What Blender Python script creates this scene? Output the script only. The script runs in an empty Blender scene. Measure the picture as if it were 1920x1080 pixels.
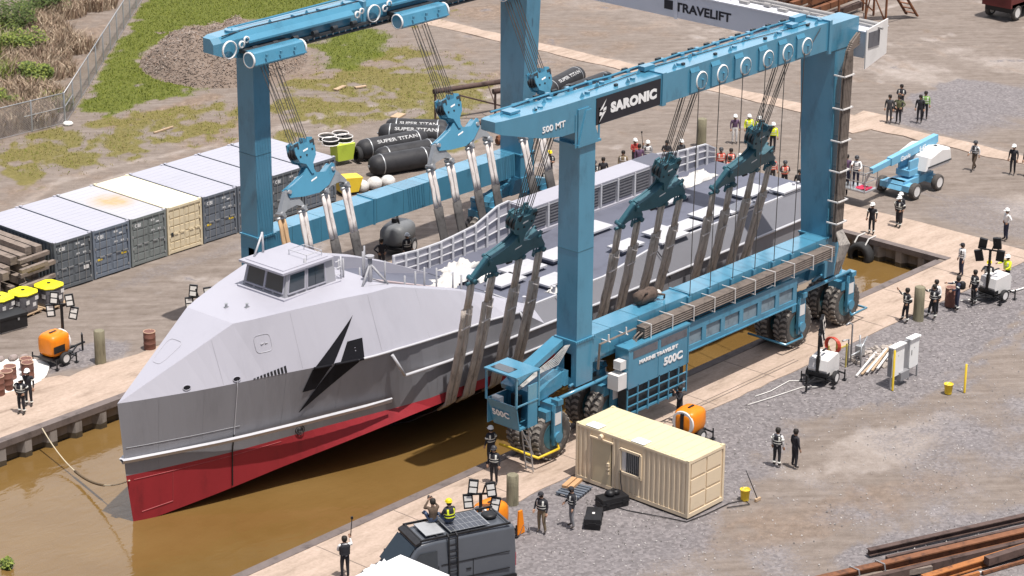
import bpy, bmesh, math, random
from mathutils import Vector, Matrix, noise
random.seed(7)
S = bpy.context.scene
R = math.radians
# ------------------------------------------------------------------ camera, sky, sun, exposure
cam = bpy.data.objects.new('camera', bpy.data.cameras.new('camera'))
S.collection.objects.link(cam)
_rt = Vector((0.66587324, -0.74603425, 0.00676192)); _up = Vector((0.25459881, 0.235743, 0.93787243)); _fw = Vector((0.70127903, 0.62278258, -0.34691438))
cam.matrix_world = Matrix(((_rt.x, _up.x, -_fw.x, -60.26), (_rt.y, _up.y, -_fw.y, -67.53), (_rt.z, _up.z, -_fw.z, 45.25), (0, 0, 0, 1)))
cam.data.sensor_width = 36.0
cam.data.lens = 4769.1 / 1920 * 36
cam.data.clip_start = 1.0
cam.data.clip_end = 6000
S.camera = cam
W = bpy.data.worlds.new('World'); S.world = W; W.use_nodes = True
wn = W.node_tree.nodes; wl = W.node_tree.links
SUN_EL, SUN_AZ = R(72), R(-100)          # azimuth measured from +X
sky = wn.new('ShaderNodeTexSky'); sky.sky_type = 'NISHITA'; sky.sun_disc = False
sky.sun_elevation = SUN_EL; sky.sun_rotation = R(90) - SUN_AZ
sky.dust_density = 4.0; sky.air_density = 1.0
# unseen bright cloud bank in the north-east, added for reflections, broken up with noise
_tc = wn.new('ShaderNodeTexCoord'); _dt = wn.new('ShaderNodeVectorMath'); _dt.operation = 'DOT_PRODUCT'; _dt.inputs[1].default_value = Vector((0.66, 0.68, 0.34)).normalized(); wl.new(_tc.outputs['Generated'], _dt.inputs[0])
_cn = wn.new('ShaderNodeTexNoise'); _cn.inputs['Scale'].default_value = 3.0; _cn.inputs['Detail'].default_value = 6; wl.new(_tc.outputs['Generated'], _cn.inputs['Vector'])
_ma = wn.new('ShaderNodeMath'); _ma.operation = 'MULTIPLY_ADD'; _ma.inputs[1].default_value = 0.35; wl.new(_cn.outputs['Fac'], _ma.inputs[0]); wl.new(_dt.outputs['Value'], _ma.inputs[2])
_mr = wn.new('ShaderNodeMapRange'); _mr.interpolation_type = 'SMOOTHSTEP'; _mr.inputs[1].default_value = 0.78; _mr.inputs[2].default_value = 1.06; _mr.inputs[4].default_value = 0.85; wl.new(_ma.outputs[0], _mr.inputs[0])
_mx = wn.new('ShaderNodeMix'); _mx.data_type = 'RGBA'; wl.new(_mr.outputs[0], _mx.inputs[0]); wl.new(sky.outputs[0], _mx.inputs[6]); _mx.inputs[7].default_value = (16.0, 16.2, 17.2, 1)
wl.new(_mx.outputs[2], wn['Background'].inputs[0]); wn['Background'].inputs[1].default_value = 0.10
sl = bpy.data.lights.new('sun', 'SUN'); sl.energy = 5.0; sl.angle = R(0.53); sl.color = (1.0, 0.955, 0.905)
so = bpy.data.objects.new('sun', sl); S.collection.objects.link(so)
_sd = Vector((math.cos(SUN_AZ) * math.cos(SUN_EL), math.sin(SUN_AZ) * math.cos(SUN_EL), math.sin(SUN_EL)))
so.rotation_euler = _sd.to_track_quat('Z', 'Y').to_euler(); so.location = (0, -60, 150)
S.view_settings.view_transform = 'Standard'; S.view_settings.look = 'None'
S.view_settings.exposure = 0.0; S.view_settings.gamma = 1.0
try: S.view_settings.use_curve_mapping = False
except Exception: pass
S.render.engine = 'CYCLES'
try:
    S.cycles.use_denoising = True
    S.cycles.max_bounces = 6
except Exception: pass

# ------------------------------------------------------------------ materials
MATS = {}
def mat(name, col, rough=0.6, metal=0.0, var=0.12, scale=1.2, bump=0.0, bscale=None, spec=0.4, streak=None, dirt=None):
    """procedural painted / raw surface: base colour broken up by two noise octaves, optional vertical streaks, dirt colour and bump"""
    if name in MATS: return MATS[name]
    m = bpy.data.materials.new(name); m.use_nodes = True
    n = m.node_tree.nodes; l = m.node_tree.links; b = n['Principled BSDF']
    tc = n.new('ShaderNodeNewGeometry')
    no = n.new('ShaderNodeTexNoise'); no.inputs['Scale'].default_value = scale; no.inputs['Detail'].default_value = 8; no.inputs['Roughness'].default_value = 0.65
    if streak:
        mp = n.new('ShaderNodeMapping'); mp.inputs['Scale'].default_value = streak
        l.new(tc.outputs['Position'], mp.inputs[0]); l.new(mp.outputs[0], no.inputs['Vector'])
    else:
        l.new(tc.outputs['Position'], no.inputs['Vector'])
    rp = n.new('ShaderNodeValToRGB')
    d = dirt if dirt else tuple(c * (1 - var * 1.6) for c in col)
    rp.color_ramp.elements[0].position = 0.32; rp.color_ramp.elements[0].color = (*d, 1)
    rp.color_ramp.elements[1].position = 0.68; rp.color_ramp.elements[1].color = (*[min(1, c * (1 + var * 0.6)) for c in col], 1)
    e = rp.color_ramp.elements.new(0.47); e.color = (*col, 1)
    l.new(no.outputs['Fac'], rp.inputs[0]); l.new(rp.outputs[0], b.inputs['Base Color'])
    b.inputs['Roughness'].default_value = rough; b.inputs['Metallic'].default_value = metal
    b.inputs['Specular IOR Level'].default_value = spec
    if bump:
        nb = n.new('ShaderNodeTexNoise'); nb.inputs['Scale'].default_value = bscale or scale * 6; nb.inputs['Detail'].default_value = 4
        l.new(tc.outputs['Position'], nb.inputs['Vector'])
        bp = n.new('ShaderNodeBump'); bp.inputs['Strength'].default_value = bump; bp.inputs['Distance'].default_value = 0.05
        l.new(nb.outputs['Fac'], bp.inputs['Height']); l.new(bp.outputs[0], b.inputs['Normal'])
    MATS[name] = m
    return m

# crane
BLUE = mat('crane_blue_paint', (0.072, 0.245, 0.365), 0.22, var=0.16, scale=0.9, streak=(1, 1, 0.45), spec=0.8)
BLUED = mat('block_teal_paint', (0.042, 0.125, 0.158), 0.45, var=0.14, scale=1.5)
DARK = mat('dark_machinery', (0.035, 0.04, 0.045), 0.6, var=0.4, scale=4)
STEELG = mat('galvanised_steel', (0.42, 0.43, 0.44), 0.45, 0.6, var=0.15)
CGRAY = mat('cross_beam_grey_paint', (0.68, 0.69, 0.74), 0.45, var=0.06, scale=0.5)
WHITE = mat('white_paint', (0.8, 0.8, 0.79), 0.45, var=0.04)
LETTER = mat('white_lettering', (0.82, 0.82, 0.82), 0.5, var=0.02)
BLACKP = mat('black_banner', (0.02, 0.02, 0.028), 0.5, var=0.1)
RUBBER = mat('tyre_rubber', (0.075, 0.068, 0.063), 0.9, var=0.3, scale=4, dirt=(0.19, 0.165, 0.145))
LUG = mat('dusty_tyre_lug', (0.26, 0.235, 0.21), 0.9, var=0.3, scale=5)
RUBBERC = mat('clean_tyre_rubber', (0.03, 0.03, 0.031), 0.8, var=0.2, scale=5)
CABLE = mat('hose_bundle_brown', (0.17, 0.14, 0.12), 0.7, var=0.35, scale=3)
ROPE = mat('wire_rope', (0.09, 0.085, 0.08), 0.6, 0.3, var=0.2)
YELLOW = mat('yellow_paint', (0.78, 0.55, 0.04), 0.5, var=0.08)
GLASS = mat('dark_window_glass', (0.035, 0.045, 0.055), 0.08, var=0.1, spec=0.8)
SLINGB = mat('worn_sling_sleeve', (0.50, 0.44, 0.385), 0.9, var=0.22, scale=3.5, streak=(1.8, 1.8, 0.35), dirt=(0.27, 0.23, 0.195), bump=0.6, bscale=14)
SLINGW = mat('clean_sling_sleeve', (0.66, 0.61, 0.58), 0.9, var=0.08, scale=3, streak=(4, 4, 0.3), dirt=(0.42, 0.33, 0.28))
SLINGO = mat('rust_stained_sling', (0.52, 0.34, 0.19), 0.9, var=0.2, scale=3, streak=(4, 4, 0.3))
SLINGD = mat('dark_sling_pad', (0.085, 0.08, 0.078), 0.9, var=0.3, scale=4)
# ship
HULL = mat('ship_grey_paint', (0.34, 0.34, 0.36), 0.5, var=0.05, bump=0.10, bscale=0.9, scale=0.35, streak=(1, 1, 0.25))
HULLS = mat('ship_grey_shaded_side', (0.235, 0.235, 0.255), 0.52, var=0.09, bump=0.12, bscale=0.9, scale=0.6, streak=(1, 1, 0.2))  # same ship grey, darkened: shade of the steep side put into the colour
HULLU = mat('ship_grey_lit_upper_side', (0.42, 0.415, 0.465), 0.5, var=0.05, bump=0.10, bscale=0.9, scale=0.4, streak=(1, 1, 0.2))  # same ship grey, lightened: sunlight on the leaning facets put into the colour
ROOFW = mat('ship_foredeck_paint', (0.39, 0.385, 0.435), 0.55, var=0.03, scale=0.5)
RED = mat('antifouling_red', (0.30, 0.022, 0.030), 0.6, var=0.18, scale=0.8, streak=(1, 1, 0.35), dirt=(0.21, 0.018, 0.024))
DECK = mat('ship_deck_grey', (0.125, 0.132, 0.172), 0.75, var=0.12, scale=0.9)
RAILW = mat('rub_rail_pale_grey', (0.50, 0.50, 0.525), 0.5, var=0.06)
LOUV = mat('louvre_dark_grey', (0.13, 0.13, 0.145), 0.6, var=0.15, scale=3)
CHAR = mat('decal_charcoal', (0.010, 0.010, 0.013), 0.7, var=0.1, spec=0.15)
TARP = mat('white_tarpaulin', (0.60, 0.585, 0.56), 0.8, var=0.15, scale=3, bump=0.6, bscale=5)
PINK = mat('primer_pink', (0.45, 0.36, 0.36), 0.7, var=0.1)
# yard
RUST = mat('rusty_steel', (0.20, 0.085, 0.042), 0.85, 0.1, var=0.5, scale=2.2, dirt=(0.075, 0.04, 0.03))
RUSTO = mat('orange_rust', (0.36, 0.14, 0.045), 0.9, 0.0, var=0.35, scale=2.5, dirt=(0.15, 0.065, 0.035))
RUSTD = mat('dark_rust_steel', (0.10, 0.065, 0.055), 0.8, 0.1, var=0.4, scale=2)
COPING = mat('coping_steel', (0.165, 0.135, 0.125), 0.75, 0.1, var=0.25, scale=1.5)
PILE = mat('sheet_pile_steel', (0.26, 0.235, 0.215), 0.8, 0.0, var=0.3, scale=1.2, streak=(1, 1, 0.35), dirt=(0.13, 0.11, 0.095))
TAN = mat('office_cream_paint', (0.72, 0.59, 0.42), 0.55, var=0.04, scale=0.8)
TANR = mat('office_cream_roof', (0.62, 0.55, 0.35), 0.6, var=0.04, scale=0.8)
WOOD = mat('grey_timber', (0.23, 0.185, 0.155), 0.9, var=0.3, scale=3, streak=(1, 1, 3), bump=0.3)
WOODL = mat('pale_timber', (0.47, 0.34, 0.22), 0.85, var=0.2, scale=4)
POST = mat('weathered_piling', (0.22, 0.20, 0.135), 0.9, var=0.25, scale=3, streak=(3, 3, 0.4), bump=0.4)
ORANGE = mat('orange_plastic', (0.82, 0.24, 0.01), 0.4, var=0.08, scale=2)
OFFWH = mat('offwhite_body', (0.72, 0.70, 0.68), 0.45, var=0.06)
BLACK = mat('black_plastic', (0.014, 0.014, 0.016), 0.5, var=0.3, scale=4)
LENS = mat('lamp_lens', (0.72, 0.70, 0.66), 0.2, var=0.05)
VAN = mat('van_slate_paint', (0.085, 0.095, 0.112), 0.32, var=0.06, scale=0.8, spec=0.6)
LIFTB = mat('lift_light_blue', (0.17, 0.42, 0.60), 0.45, var=0.08)
SKIN = mat('skin', (0.42, 0.25, 0.17), 0.6, var=0.1)
DRUM = mat('brown_drum_paint', (0.17, 0.075, 0.055), 0.65, var=0.25, scale=2)
CANVAS = mat('white_liner', (0.80, 0.78, 0.74), 0.8, var=0.06, bump=0.3)
AIRBAG = mat('black_rubber_airbag', (0.028, 0.028, 0.031), 0.6, var=0.3, scale=2)
HIVIS = mat('hi_vis_yellow', (0.74, 0.82, 0.03), 0.7, var=0.06)
HIVISO = mat('hi_vis_orange', (0.62, 0.13, 0.09), 0.7, var=0.1)

# ------------------------------------------------------------------ mesh builder
COL = S.collection
class MB:
    def __init__(s): s.v = []; s.f = []; s.mi = []; s.m = 0; s.sm = []; s.smooth = False
    def add(s, vs, fs):
        o = len(s.v); s.v += [Vector(v) for v in vs]
        for f in fs: s.f.append([i + o for i in f]); s.mi.append(s.m); s.sm.append(s.smooth)
        return s
    def box(s, x0, x1, y0, y1, z0, z1, T=None):
        vs = [Vector((x, y, z)) for z in (z0, z1) for x, y in ((x0, y0), (x1, y0), (x1, y1), (x0, y1))]
        if T is not None: vs = [T @ v for v in vs]
        return s.add(vs, [(3, 2, 1, 0), (4, 5, 6, 7), (0, 1, 5, 4), (1, 2, 6, 5), (2, 3, 7, 6), (3, 0, 4, 7)])
    def cbox(s, c, d, T=None):
        return s.box(c[0]-d[0]/2, c[0]+d[0]/2, c[1]-d[1]/2, c[1]+d[1]/2, c[2]-d[2]/2, c[2]+d[2]/2, T)
    def bar(s, a, b, w, h=None, up=(0, 0, 1)):
        a = Vector(a); b = Vector(b); h = h or w; d = (b - a); L = d.length
        if L < 1e-6: return s
        d /= L; u = Vector(up)
        if abs(d.dot(u)) > 0.98: u = Vector((1, 0, 0))
        x = d.cross(u).normalized(); z = x.cross(d)
        vs = [p + x * (w / 2 * i) + z * (h / 2 * j) for p in (a, b) for i, j in ((-1, -1), (1, -1), (1, 1), (-1, 1))]
        return s.add(vs, [(0, 1, 2, 3)[::-1], (4, 5, 6, 7), (0, 1, 5, 4), (1, 2, 6, 5), (2, 3, 7, 6), (3, 0, 4, 7)])
    def tube(s, a, b, r, n=8, r1=None, cap=True):
        return s.path([a, b], r, n, r1, cap)
    def path(s, pts, r, n=6, r1=None, cap=True):
        pts = [Vector(p) for p in pts]; k = len(pts); base = len(s.v); vs = []; fs = []
        prev = None
        for i, p in enumerate(pts):
            d = (pts[min(i+1, k-1)] - pts[max(i-1, 0)]).normalized()
            if prev is None:
                u = Vector((0, 0, 1)) if abs(d.z) < 0.95 else Vector((1, 0, 0))
                x = d.cross(u).normalized()
            else: x = (prev - d * prev.dot(d)).normalized()
            prev = x; y = d.cross(x)
            rr = r if r1 is None else r + (r1 - r) * i / (k - 1)
            for j in range(n):
                t = 2 * math.pi * j / n; vs.append(p + (x * math.cos(t) + y * math.sin(t)) * rr)
        for i in range(k - 1):
            for j in range(n):
                fs.append((i*n+j, i*n+(j+1) % n, (i+1)*n+(j+1) % n, (i+1)*n+j))
        if cap: fs += [tuple(range(n))[::-1], tuple((k-1)*n+j for j in range(n))]
        sm = s.smooth; s.smooth = n > 5; s.add(vs, fs); s.smooth = sm
        if cap: s.sm[-1] = s.sm[-2] = False
        return s
    def lathe(s, prof, c=(0, 0, 0), n=16, axis='z', cap=True):
        vs = []; fs = []; k = len(prof); c = Vector(c)
        for r, h in prof:
            for j in range(n):
                t = 2 * math.pi * j / n; a, b = r * math.cos(t), r * math.sin(t)
                vs.append(c + Vector({'z': (a, b, h), 'y': (b, h, a), 'x': (h, a, b)}[axis]))
        for i in range(k - 1):
            for j in range(n): fs.append((i*n+j, i*n+(j+1) % n, (i+1)*n+(j+1) % n, (i+1)*n+j))
        sm = s.smooth; s.smooth = True; s.add(vs, fs); s.smooth = False
        if cap: s.add([vs[j] for j in range(n)], [tuple(range(n))[::-1]]); s.add([vs[(k-1)*n+j] for j in range(n)], [tuple(range(n))])
        s.smooth = sm
        return s
    def prism(s, poly, ext):
        """poly: 3-D points of a planar outline; ext: extrusion vector"""
        n = len(poly); e = Vector(ext); p = [Vector(q) for q in poly]
        nrm = Vector((0, 0, 0))
        for i in range(n): nrm += p[i].cross(p[(i+1) % n])
        if nrm.dot(e) < 0: p = p[::-1]
        vs = p + [q + e for q in p]
        return s.add(vs, [tuple(range(n))[::-1], tuple(range(n, 2*n))] + [(i, (i+1) % n, n+(i+1) % n, n+i) for i in range(n)])
    def loft(s, rings, closed=False, cap=False):
        n = len(rings[0]); vs = [p for r in rings for p in r]; fs = []
        for i in range(len(rings)-1):
            for j in range(n if closed else n-1):
                fs.append((i*n+j, i*n+(j+1) % n, (i+1)*n+(j+1) % n, (i+1)*n+j))
        if cap and closed: fs += [tuple(range(n))[::-1], tuple((len(rings)-1)*n+j for j in range(n))]
        return s.add(vs, fs)
    def quad(s, a, b, c, d): return s.add([a, b, c, d], [(0, 1, 2, 3)])
    def build(s, name, mats, parent=None, world=False):
        off = Vector((0, 0, 0))
        if world and parent is not None: off = parent.location
        me = bpy.data.meshes.new(name); me.from_pydata([tuple(v - off) for v in s.v], [], s.f)
        for m in (mats if isinstance(mats, (list, tuple)) else [mats]): me.materials.append(m)
        me.polygons.foreach_set('material_index', s.mi); me.polygons.foreach_set('use_smooth', s.sm)
        me.update()
        o = bpy.data.objects.new(name, me); COL.objects.link(o)
        if parent is not None: o.parent = parent
        return o
def tag(o, label=None, cat=None, group=None, kind=None):
    if label: o['label'] = label
    if cat: o['category'] = cat
    if group: o['group'] = group
    if kind: o['kind'] = kind
    return o
def thing(name, label, cat, loc=(0, 0, 0), rz=0.0, group=None):
    o = bpy.data.objects.new(name, None); COL.objects.link(o); o.empty_display_size = 0.3
    o.location = loc; o.rotation_euler = (0, 0, rz)
    return tag(o, label, cat, group)
def kids(o): return [c for c in KIDMAP(o)]
def KIDMAP(o): return [c for c in bpy.data.objects if c.parent == o]
def copy_tree(o, loc, rz=0.0, label=None, scale=None):
    r = o.copy(); COL.objects.link(r); r.location = loc; r.rotation_euler = (0, 0, rz)
    if label: r['label'] = label
    if scale: r.scale = scale
    for ch in KIDMAP(o):
        c = ch.copy(); COL.objects.link(c); c.parent = r
        for g in KIDMAP(ch):
            d = g.copy(); COL.objects.link(d); d.parent = c
    return r
def text(body, size, loc, u, v, m, parent=None, name='lettering', bold=0.0, shear=0.0, depth=0.012, spacing=1.0, world=True, align='LEFT', width=None):
    cu = bpy.data.curves.new('tmp_text', 'FONT'); cu.body = body; cu.size = size; cu.offset = bold; cu.shear = shear
    cu.extrude = depth; cu.space_character = spacing; cu.align_x = align; cu.resolution_u = 3
    ob = bpy.data.objects.new('tmp_text', cu); COL.objects.link(ob)
    bpy.context.view_layer.update()
    me = bpy.data.meshes.new_from_object(ob.evaluated_get(bpy.context.evaluated_depsgraph_get()))
    bpy.data.objects.remove(ob)
    u = Vector(u).normalized(); v = Vector(v).normalized(); n = u.cross(v); L = Vector(loc)
    if world and parent is not None: L = L - parent.location
    k = 1.0
    if width:
        xs = [q.co.x for q in me.vertices]; k = width / (max(xs) - min(xs))
    for q in me.vertices: q.co = L + u * (q.co.x * k) + v * q.co.y + n * q.co.z
    me.materials.clear(); me.materials.append(m); me.name = name
    o = bpy.data.objects.new(name, me); COL.objects.link(o)
    if parent is not None: o.parent = parent
    return o
def lerp(tab, x):
    if x <= tab[0][0]: return tab[0][1]
    for (a, b), (c, d) in zip(tab[:-1], tab[1:]):
        if x <= c: return b + (d - b) * (x - a) / (c - a)
    return tab[-1][1]
# ------------------------------------------------------------------ ground, aprons, water
SW = 17.06; XE = 50.0; WZ = -1.1           # slip width, slip end, water level
def fbm(x, y, s, o=4): return noise.fractal(Vector((x * s, y * s, 3.3)), 0.6, 2.1, o)
def blob(x, y, cx, cy, rx, ry, rot=0.0):
    c, s_ = math.cos(rot), math.sin(rot); dx, dy = x - cx, y - cy
    a = (dx * c + dy * s_) / rx; b = (-dx * s_ + dy * c) / ry
    return max(0.0, 1.15 - (a * a + b * b))
def smooth(a, b, t):
    t = max(0.0, min(1.0, (t - a) / (b - a))); return t * t * (3 - 2 * t)
def sdist(P, x, y):
    ins = False; d = 1e9; n = len(P)
    for i in range(n):
        x0, y0 = P[i]; x1, y1 = P[(i + 1) % n]
        if (y0 > y) != (y1 > y) and x < (x1 - x0) * (y - y0) / (y1 - y0) + x0: ins = not ins
        t = max(0, min(1, ((x - x0) * (x1 - x0) + (y - y0) * (y1 - y0)) / ((x1 - x0) ** 2 + (y1 - y0) ** 2))); d = min(d, math.hypot(x - x0 - t * (x1 - x0), y - y0 - t * (y1 - y0)))
    return d if ins else -d
PG1 = [(36.7, 55.0), (43.9, 61.7), (53.6, 70.1), (59.1, 74.8), (66, 80), (75, 74), (73, 62), (65.5, 60.9), (60, 64.5), (58.4, 65), (54.3, 65), (50.4, 63.8), (47.4, 61.9), (46.3, 60.1), (46.3, 56.9), (46.6, 53.5), (42.2, 53.2), (37.4, 53.3)]
PG2 = [(57.2, 55.6), (61, 57.4), (63.7, 56.8), (63.6, 53.9), (59.7, 50.9), (55.5, 49.7), (54.1, 50.8)]
PO1 = [(29, 53.6), (33.3, 52.4), (40.8, 52.1), (44.8, 49.6), (39.3, 43.5), (36, 46.6), (31.6, 45.4), (27.1, 45.7), (24, 46.7), (22, 52)]
PO2 = [(49, 50.6), (56.3, 48.5), (62, 46), (57.8, 39.3), (55, 36.8), (50, 39.5), (45.3, 40.4), (43.1, 41.9)]
def zones(x, y):
    n1 = fbm(x, y, 0.12); n2 = fbm(x + 40, y - 9, 0.45); n3 = fbm(x - 17, y + 5, 1.3, 3)
    # grass (vivid), olive grass, gravel, pale sand, dark soil
    g = 0.0
    for PG in (PG1, PG2): g = max(g, smooth(-1.0, 0.9, sdist(PG, x, y) + 0.9 * n2 + 0.6 * n3) * (1.0 if PG is PG1 else .8))
    for a in () if True else ((38.0, 53.6, 4.6, 2.6, 0.35), (43.5, 57.5, 3.2, 4.5, 0.5), (50, 66, 3.5, 7, -0.7), (56.5, 68, 5, 6, -0.7), (64, 67, 7, 5, -0.5), (62, 73, 8, 8, 0), (59.5, 55.0, 3.2, 3.0, 0), (57.5, 51.2, 3.0, 2.2, 0.2), (48, 51.5, 3.2, 1.5, -0.7)):
        g = max(g, blob(x, y, *a) * (1.0 if a[0] != 48 else 0.7))
    g *= smooth(-1.1, -0.2, n2 + .6 * n3 + .25)
    o = 0.95 * smooth(-2.5, 1.5, max(sdist(PO1, x, y), sdist(PO2, x, y)))
    for a in ((32, 52, 6, 3.2, 0.1), (37, 49, 6, 2.6, 0), (30, 47.5, 5, 2.6, 0), (46, 46.5, 7, 2.5, -0.3), (55, 46.5, 5.5, 5.5, 0), (53, 41.5, 5, 2.5, -0.2), (60.5, 49.8, 4, 2.2, 0), (41, 41, 5, 2.5, 0), (68.5, 58, 4, 6, 0), (50.5, 37.5, 3.5, 2.0, 0), (47.5, 33.5, 2.5, 2.0, 0)):
        o = max(o, blob(x, y, *a))
    o = smooth(0.35, 1.25, o + (0.75 * n2 + 0.4 * n3 if o > 0.02 else 0))
    # gravel: right-hand yard by the apron, patches at the top right and on the left quay
    gr = 0.0
    if y < -3:
        lim = lerp(((0, -10.8), (8, -10.6), (14, -11.3), (20, -9.6), (23, -8.6), (27, -7.6), (31, -8.4), (36, -10.6), (40, -10.0), (48, -10.5), (60, -14)), x)
        gr = smooth(-2.6, 1.6, y - lim + 1.5 * n1 + 1.0 * n2)
        for cx in (0, 1, 2):                                     # pale vehicle tracks swinging through the gravel
            yy = lerp(((26, -7.6 - cx * 1.1), (33, -9.2 - cx * 1.0), (38, -9.3 - cx * 0.8), (46, -7.6 - cx * 0.9), (60, -6.5 - cx)), x)
            gr *= 1 - 0.75 * math.exp(-((y - yy + 0.2 * n2) / 0.22) ** 2) * smooth(25, 30, x)
        gr = max(gr, .34 + .30 * n1 + .25 * n2) if y < -5 else gr
        gr = max(gr, 0.8 * smooth(0.2, 0.8, blob(x, y, 22.5, -19.5, 9, 2.2, -0.38) + 0.4 * n2))
    gr = max(gr, 0.85 * smooth(0.1, 0.7, blob(x, y, 76, 14, 9, 5.5, 0.2) + 0.5 * n2))
    gr = max(gr, 0.7 * smooth(0.2, 0.8, blob(x, y, 10.5, 22.5, 3.5, 1.6) + 0.5 * n2))
    gr = max(gr, 0.45 * smooth(0.2, 0.8, blob(x, y, 22, 28.8, 9, 1.0) + 0.5 * n2))
    gr = max(gr, 0.5 * smooth(0.1, 0.7, blob(x, y, 58, 2, 4.0, 5.5) + 0.6 * n2))
    # pale dust
    s = 0.18 + 0.22 * n1 + 0.22 * n2
    s += 0.5 * math.exp(-((x - 68.3 + 0.3 * n2) / 1.3) ** 2)      # dust either side of the concrete strip
    s += 0.35 * math.exp(-((x - 79 - 0.02 * y) / 2.5) ** 2) + 0.25 * math.exp(-((x - 87) / 2.0) ** 2)
    s += 0.8 * smooth(0.1, 0.8, blob(x, y, 60.5, 0.2, 3.0, 1.6) + 0.4 * n2)
    s += 0.5 * smooth(0.1, 0.8, blob(x, y, 27, -11.5, 6, 2.2, -0.1) + 0.4 * n2)
    # two wheel tracks curving behind the containers
    for k in (0, 1.9):
        yy = lerp(((14, 38.2), (22, 40.6), (26, 42.6), (30, 43.0), (38, 41.5), (48, 41.0), (58, 38.0), (66, 33)), x) + k
        s += 0.6 * math.exp(-((y - yy + 0.25 * n2) / 0.38) ** 2)
    # dark soil: by the fence, mud, wheel ruts
    d = 0.0
    d = max(d, 0.8 * smooth(0.1, 0.8, blob(x, y, 40.5, 51.3, 7, 1.1, 0.05) + 0.5 * n2))
    d = max(d, 0.55 * smooth(0.2, 0.9, blob(x, y, 20.5, -13.8, 9, 2.2, -0.3) + 0.7 * n2))
    if y > 36.5: d = max(d, smooth(36.5, 40, y) * (.42 + .35 * n2 + .25 * n1))
    if x > 53 and y < 36:
        d = max(d, 0.5 * smooth(0.0, 0.5, 0.45 * math.sin((x * 0.8 + 1.3 * n1) * 2.3) + 0.4 * n2 - 0.1))
    fl = (x - 34.3) * 20.9 - (y - 53.5) * 24.1                      # side of the long fence
    rough = 1.0 if (y > 53.2 and fl < 0) else 0.0
    d = max(d, rough * (0.35 + .3 * n2))
    if rough: g *= 0.2; o *= 0.4
    return g, o, gr, max(0, min(1, s)), d
def frange(a, b, st):
    n = int(round((b - a) / st)); return [a + (b - a) * i / n for i in range(n + 1)]
def add_ground():
    xs = [-2500, -600, -120] + frange(-20, 50, 0.5) + frange(50, 112, 0.5)[1:] + [118, 130, 180, 400, 1200, 3000]
    ys = [-2500, -600, -120, -60] + frange(-28, 0, 0.5) + [4, 8.53, 13] + [SW] + frange(17.5, 84, 0.5) + [90, 100, 130, 300, 1000, 3000]
    nx, ny = len(xs), len(ys); vs = []; za = []; zb = []
    for x in xs:
        for y in ys:
            g, o, gr, s, d = zones(x, y) if (-21 < x < 113 and -29 < y < 85) else (0.3, 0.3, 0.2, 0.3, 0)
            z = 0.0
            if y > 20 or y < -4 or x > 54.5: z = 0.035 * fbm(x, y, 0.35) - 0.03
            if y > 53 and d > 0.5: z = 0.0
            vs.append((x, y, min(0.0, z))); za.append((g, o, gr, s)); zb.append(d)
    fs = []
    for i in range(nx - 1):
        for j in range(ny - 1):
            if xs[i] < XE - 0.01 and -0.01 < ys[j] < SW - 0.01: continue
            fs.append((i*ny+j, (i+1)*ny+j, (i+1)*ny+j+1, i*ny+j+1))
    me = bpy.data.meshes.new('ground'); me.from_pydata(vs, [], fs)
    A = me.color_attributes.new('zone', 'FLOAT_COLOR', 'POINT')
    A.data.foreach_set('color', [c for q in za for c in q])
    B = me.attributes.new('soil', 'FLOAT', 'POINT'); B.data.foreach_set('value', zb)
    me.polygons.foreach_set('use_smooth', [True] * len(fs))
    o = bpy.data.objects.new('ground', me); COL.objects.link(o); tag(o, kind='structure')
    m = bpy.data.materials.new('yard_ground'); m.use_nodes = True; me.materials.append(m)
    n = m.node_tree.nodes; l = m.node_tree.links; b = n['Principled BSDF']; b.inputs['Roughness'].default_value = 0.95; b.inputs['Specular IOR Level'].default_value = 0.15
    geo = n.new('ShaderNodeNewGeometry'); P = geo.outputs['Position']
    def tex(scale, det=6, rough=0.6, sc=None, rot=0.0):
        t = n.new('ShaderNodeTexNoise'); t.inputs['Scale'].default_value = scale; t.inputs['Detail'].default_value = det; t.inputs['Roughness'].default_value = rough
        if sc:
            mp = n.new('ShaderNodeMapping'); mp.vector_type = 'TEXTURE'; mp.inputs['Rotation'].default_value = (0, 0, rot); mp.inputs['Scale'].default_value = sc
            l.new(P, mp.inputs[0]); l.new(mp.outputs[0], t.inputs['Vector'])
        else: l.new(P, t.inputs['Vector'])
        return t.outputs['Fac']
    def ramp(f, *st):
        r = n.new('ShaderNodeValToRGB'); e = r.color_ramp.elements
        e[0].position, e[0].color = st[0][0], (*st[0][1], 1); e[1].position, e[1].color = st[-1][0], (*st[-1][1], 1)
        for p_, c in st[1:-1]: q = e.new(p_); q.color = (*c, 1)
        l.new(f, r.inputs[0]); return r.outputs[0]
    def mix(f, a, c):
        x = n.new('ShaderNodeMix'); x.data_type = 'RGBA'
        if isinstance(f, float): x.inputs[0].default_value = f
        else: l.new(f, x.inputs[0])
        l.new(a, x.inputs[6]); l.new(c, x.inputs[7]); return x.outputs[2]
    def math_(op, a, c):
        x = n.new('ShaderNodeMath'); x.operation = op; x.use_clamp = True
        for i, q in enumerate((a, c)):
            if isinstance(q, (int, float)): x.inputs[i].default_value = q
            else: l.new(q, x.inputs[i])
        return x.outputs[0]
    at = n.new('ShaderNodeVertexColor'); at.layer_name = 'zone'
    sp = n.new('ShaderNodeSeparateColor'); l.new(at.outputs['Color'], sp.inputs[0])
    so_ = n.new('ShaderNodeAttribute'); so_.attribute_name = 'soil'
    fine = tex(9.0, 5, 0.75); mid = tex(1.6, 8, 0.7); strk = tex(1.0, 6, 0.65, (3.2, 0.45, 1), R(-43))
    big = tex(0.22, 5, 0.6)
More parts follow.
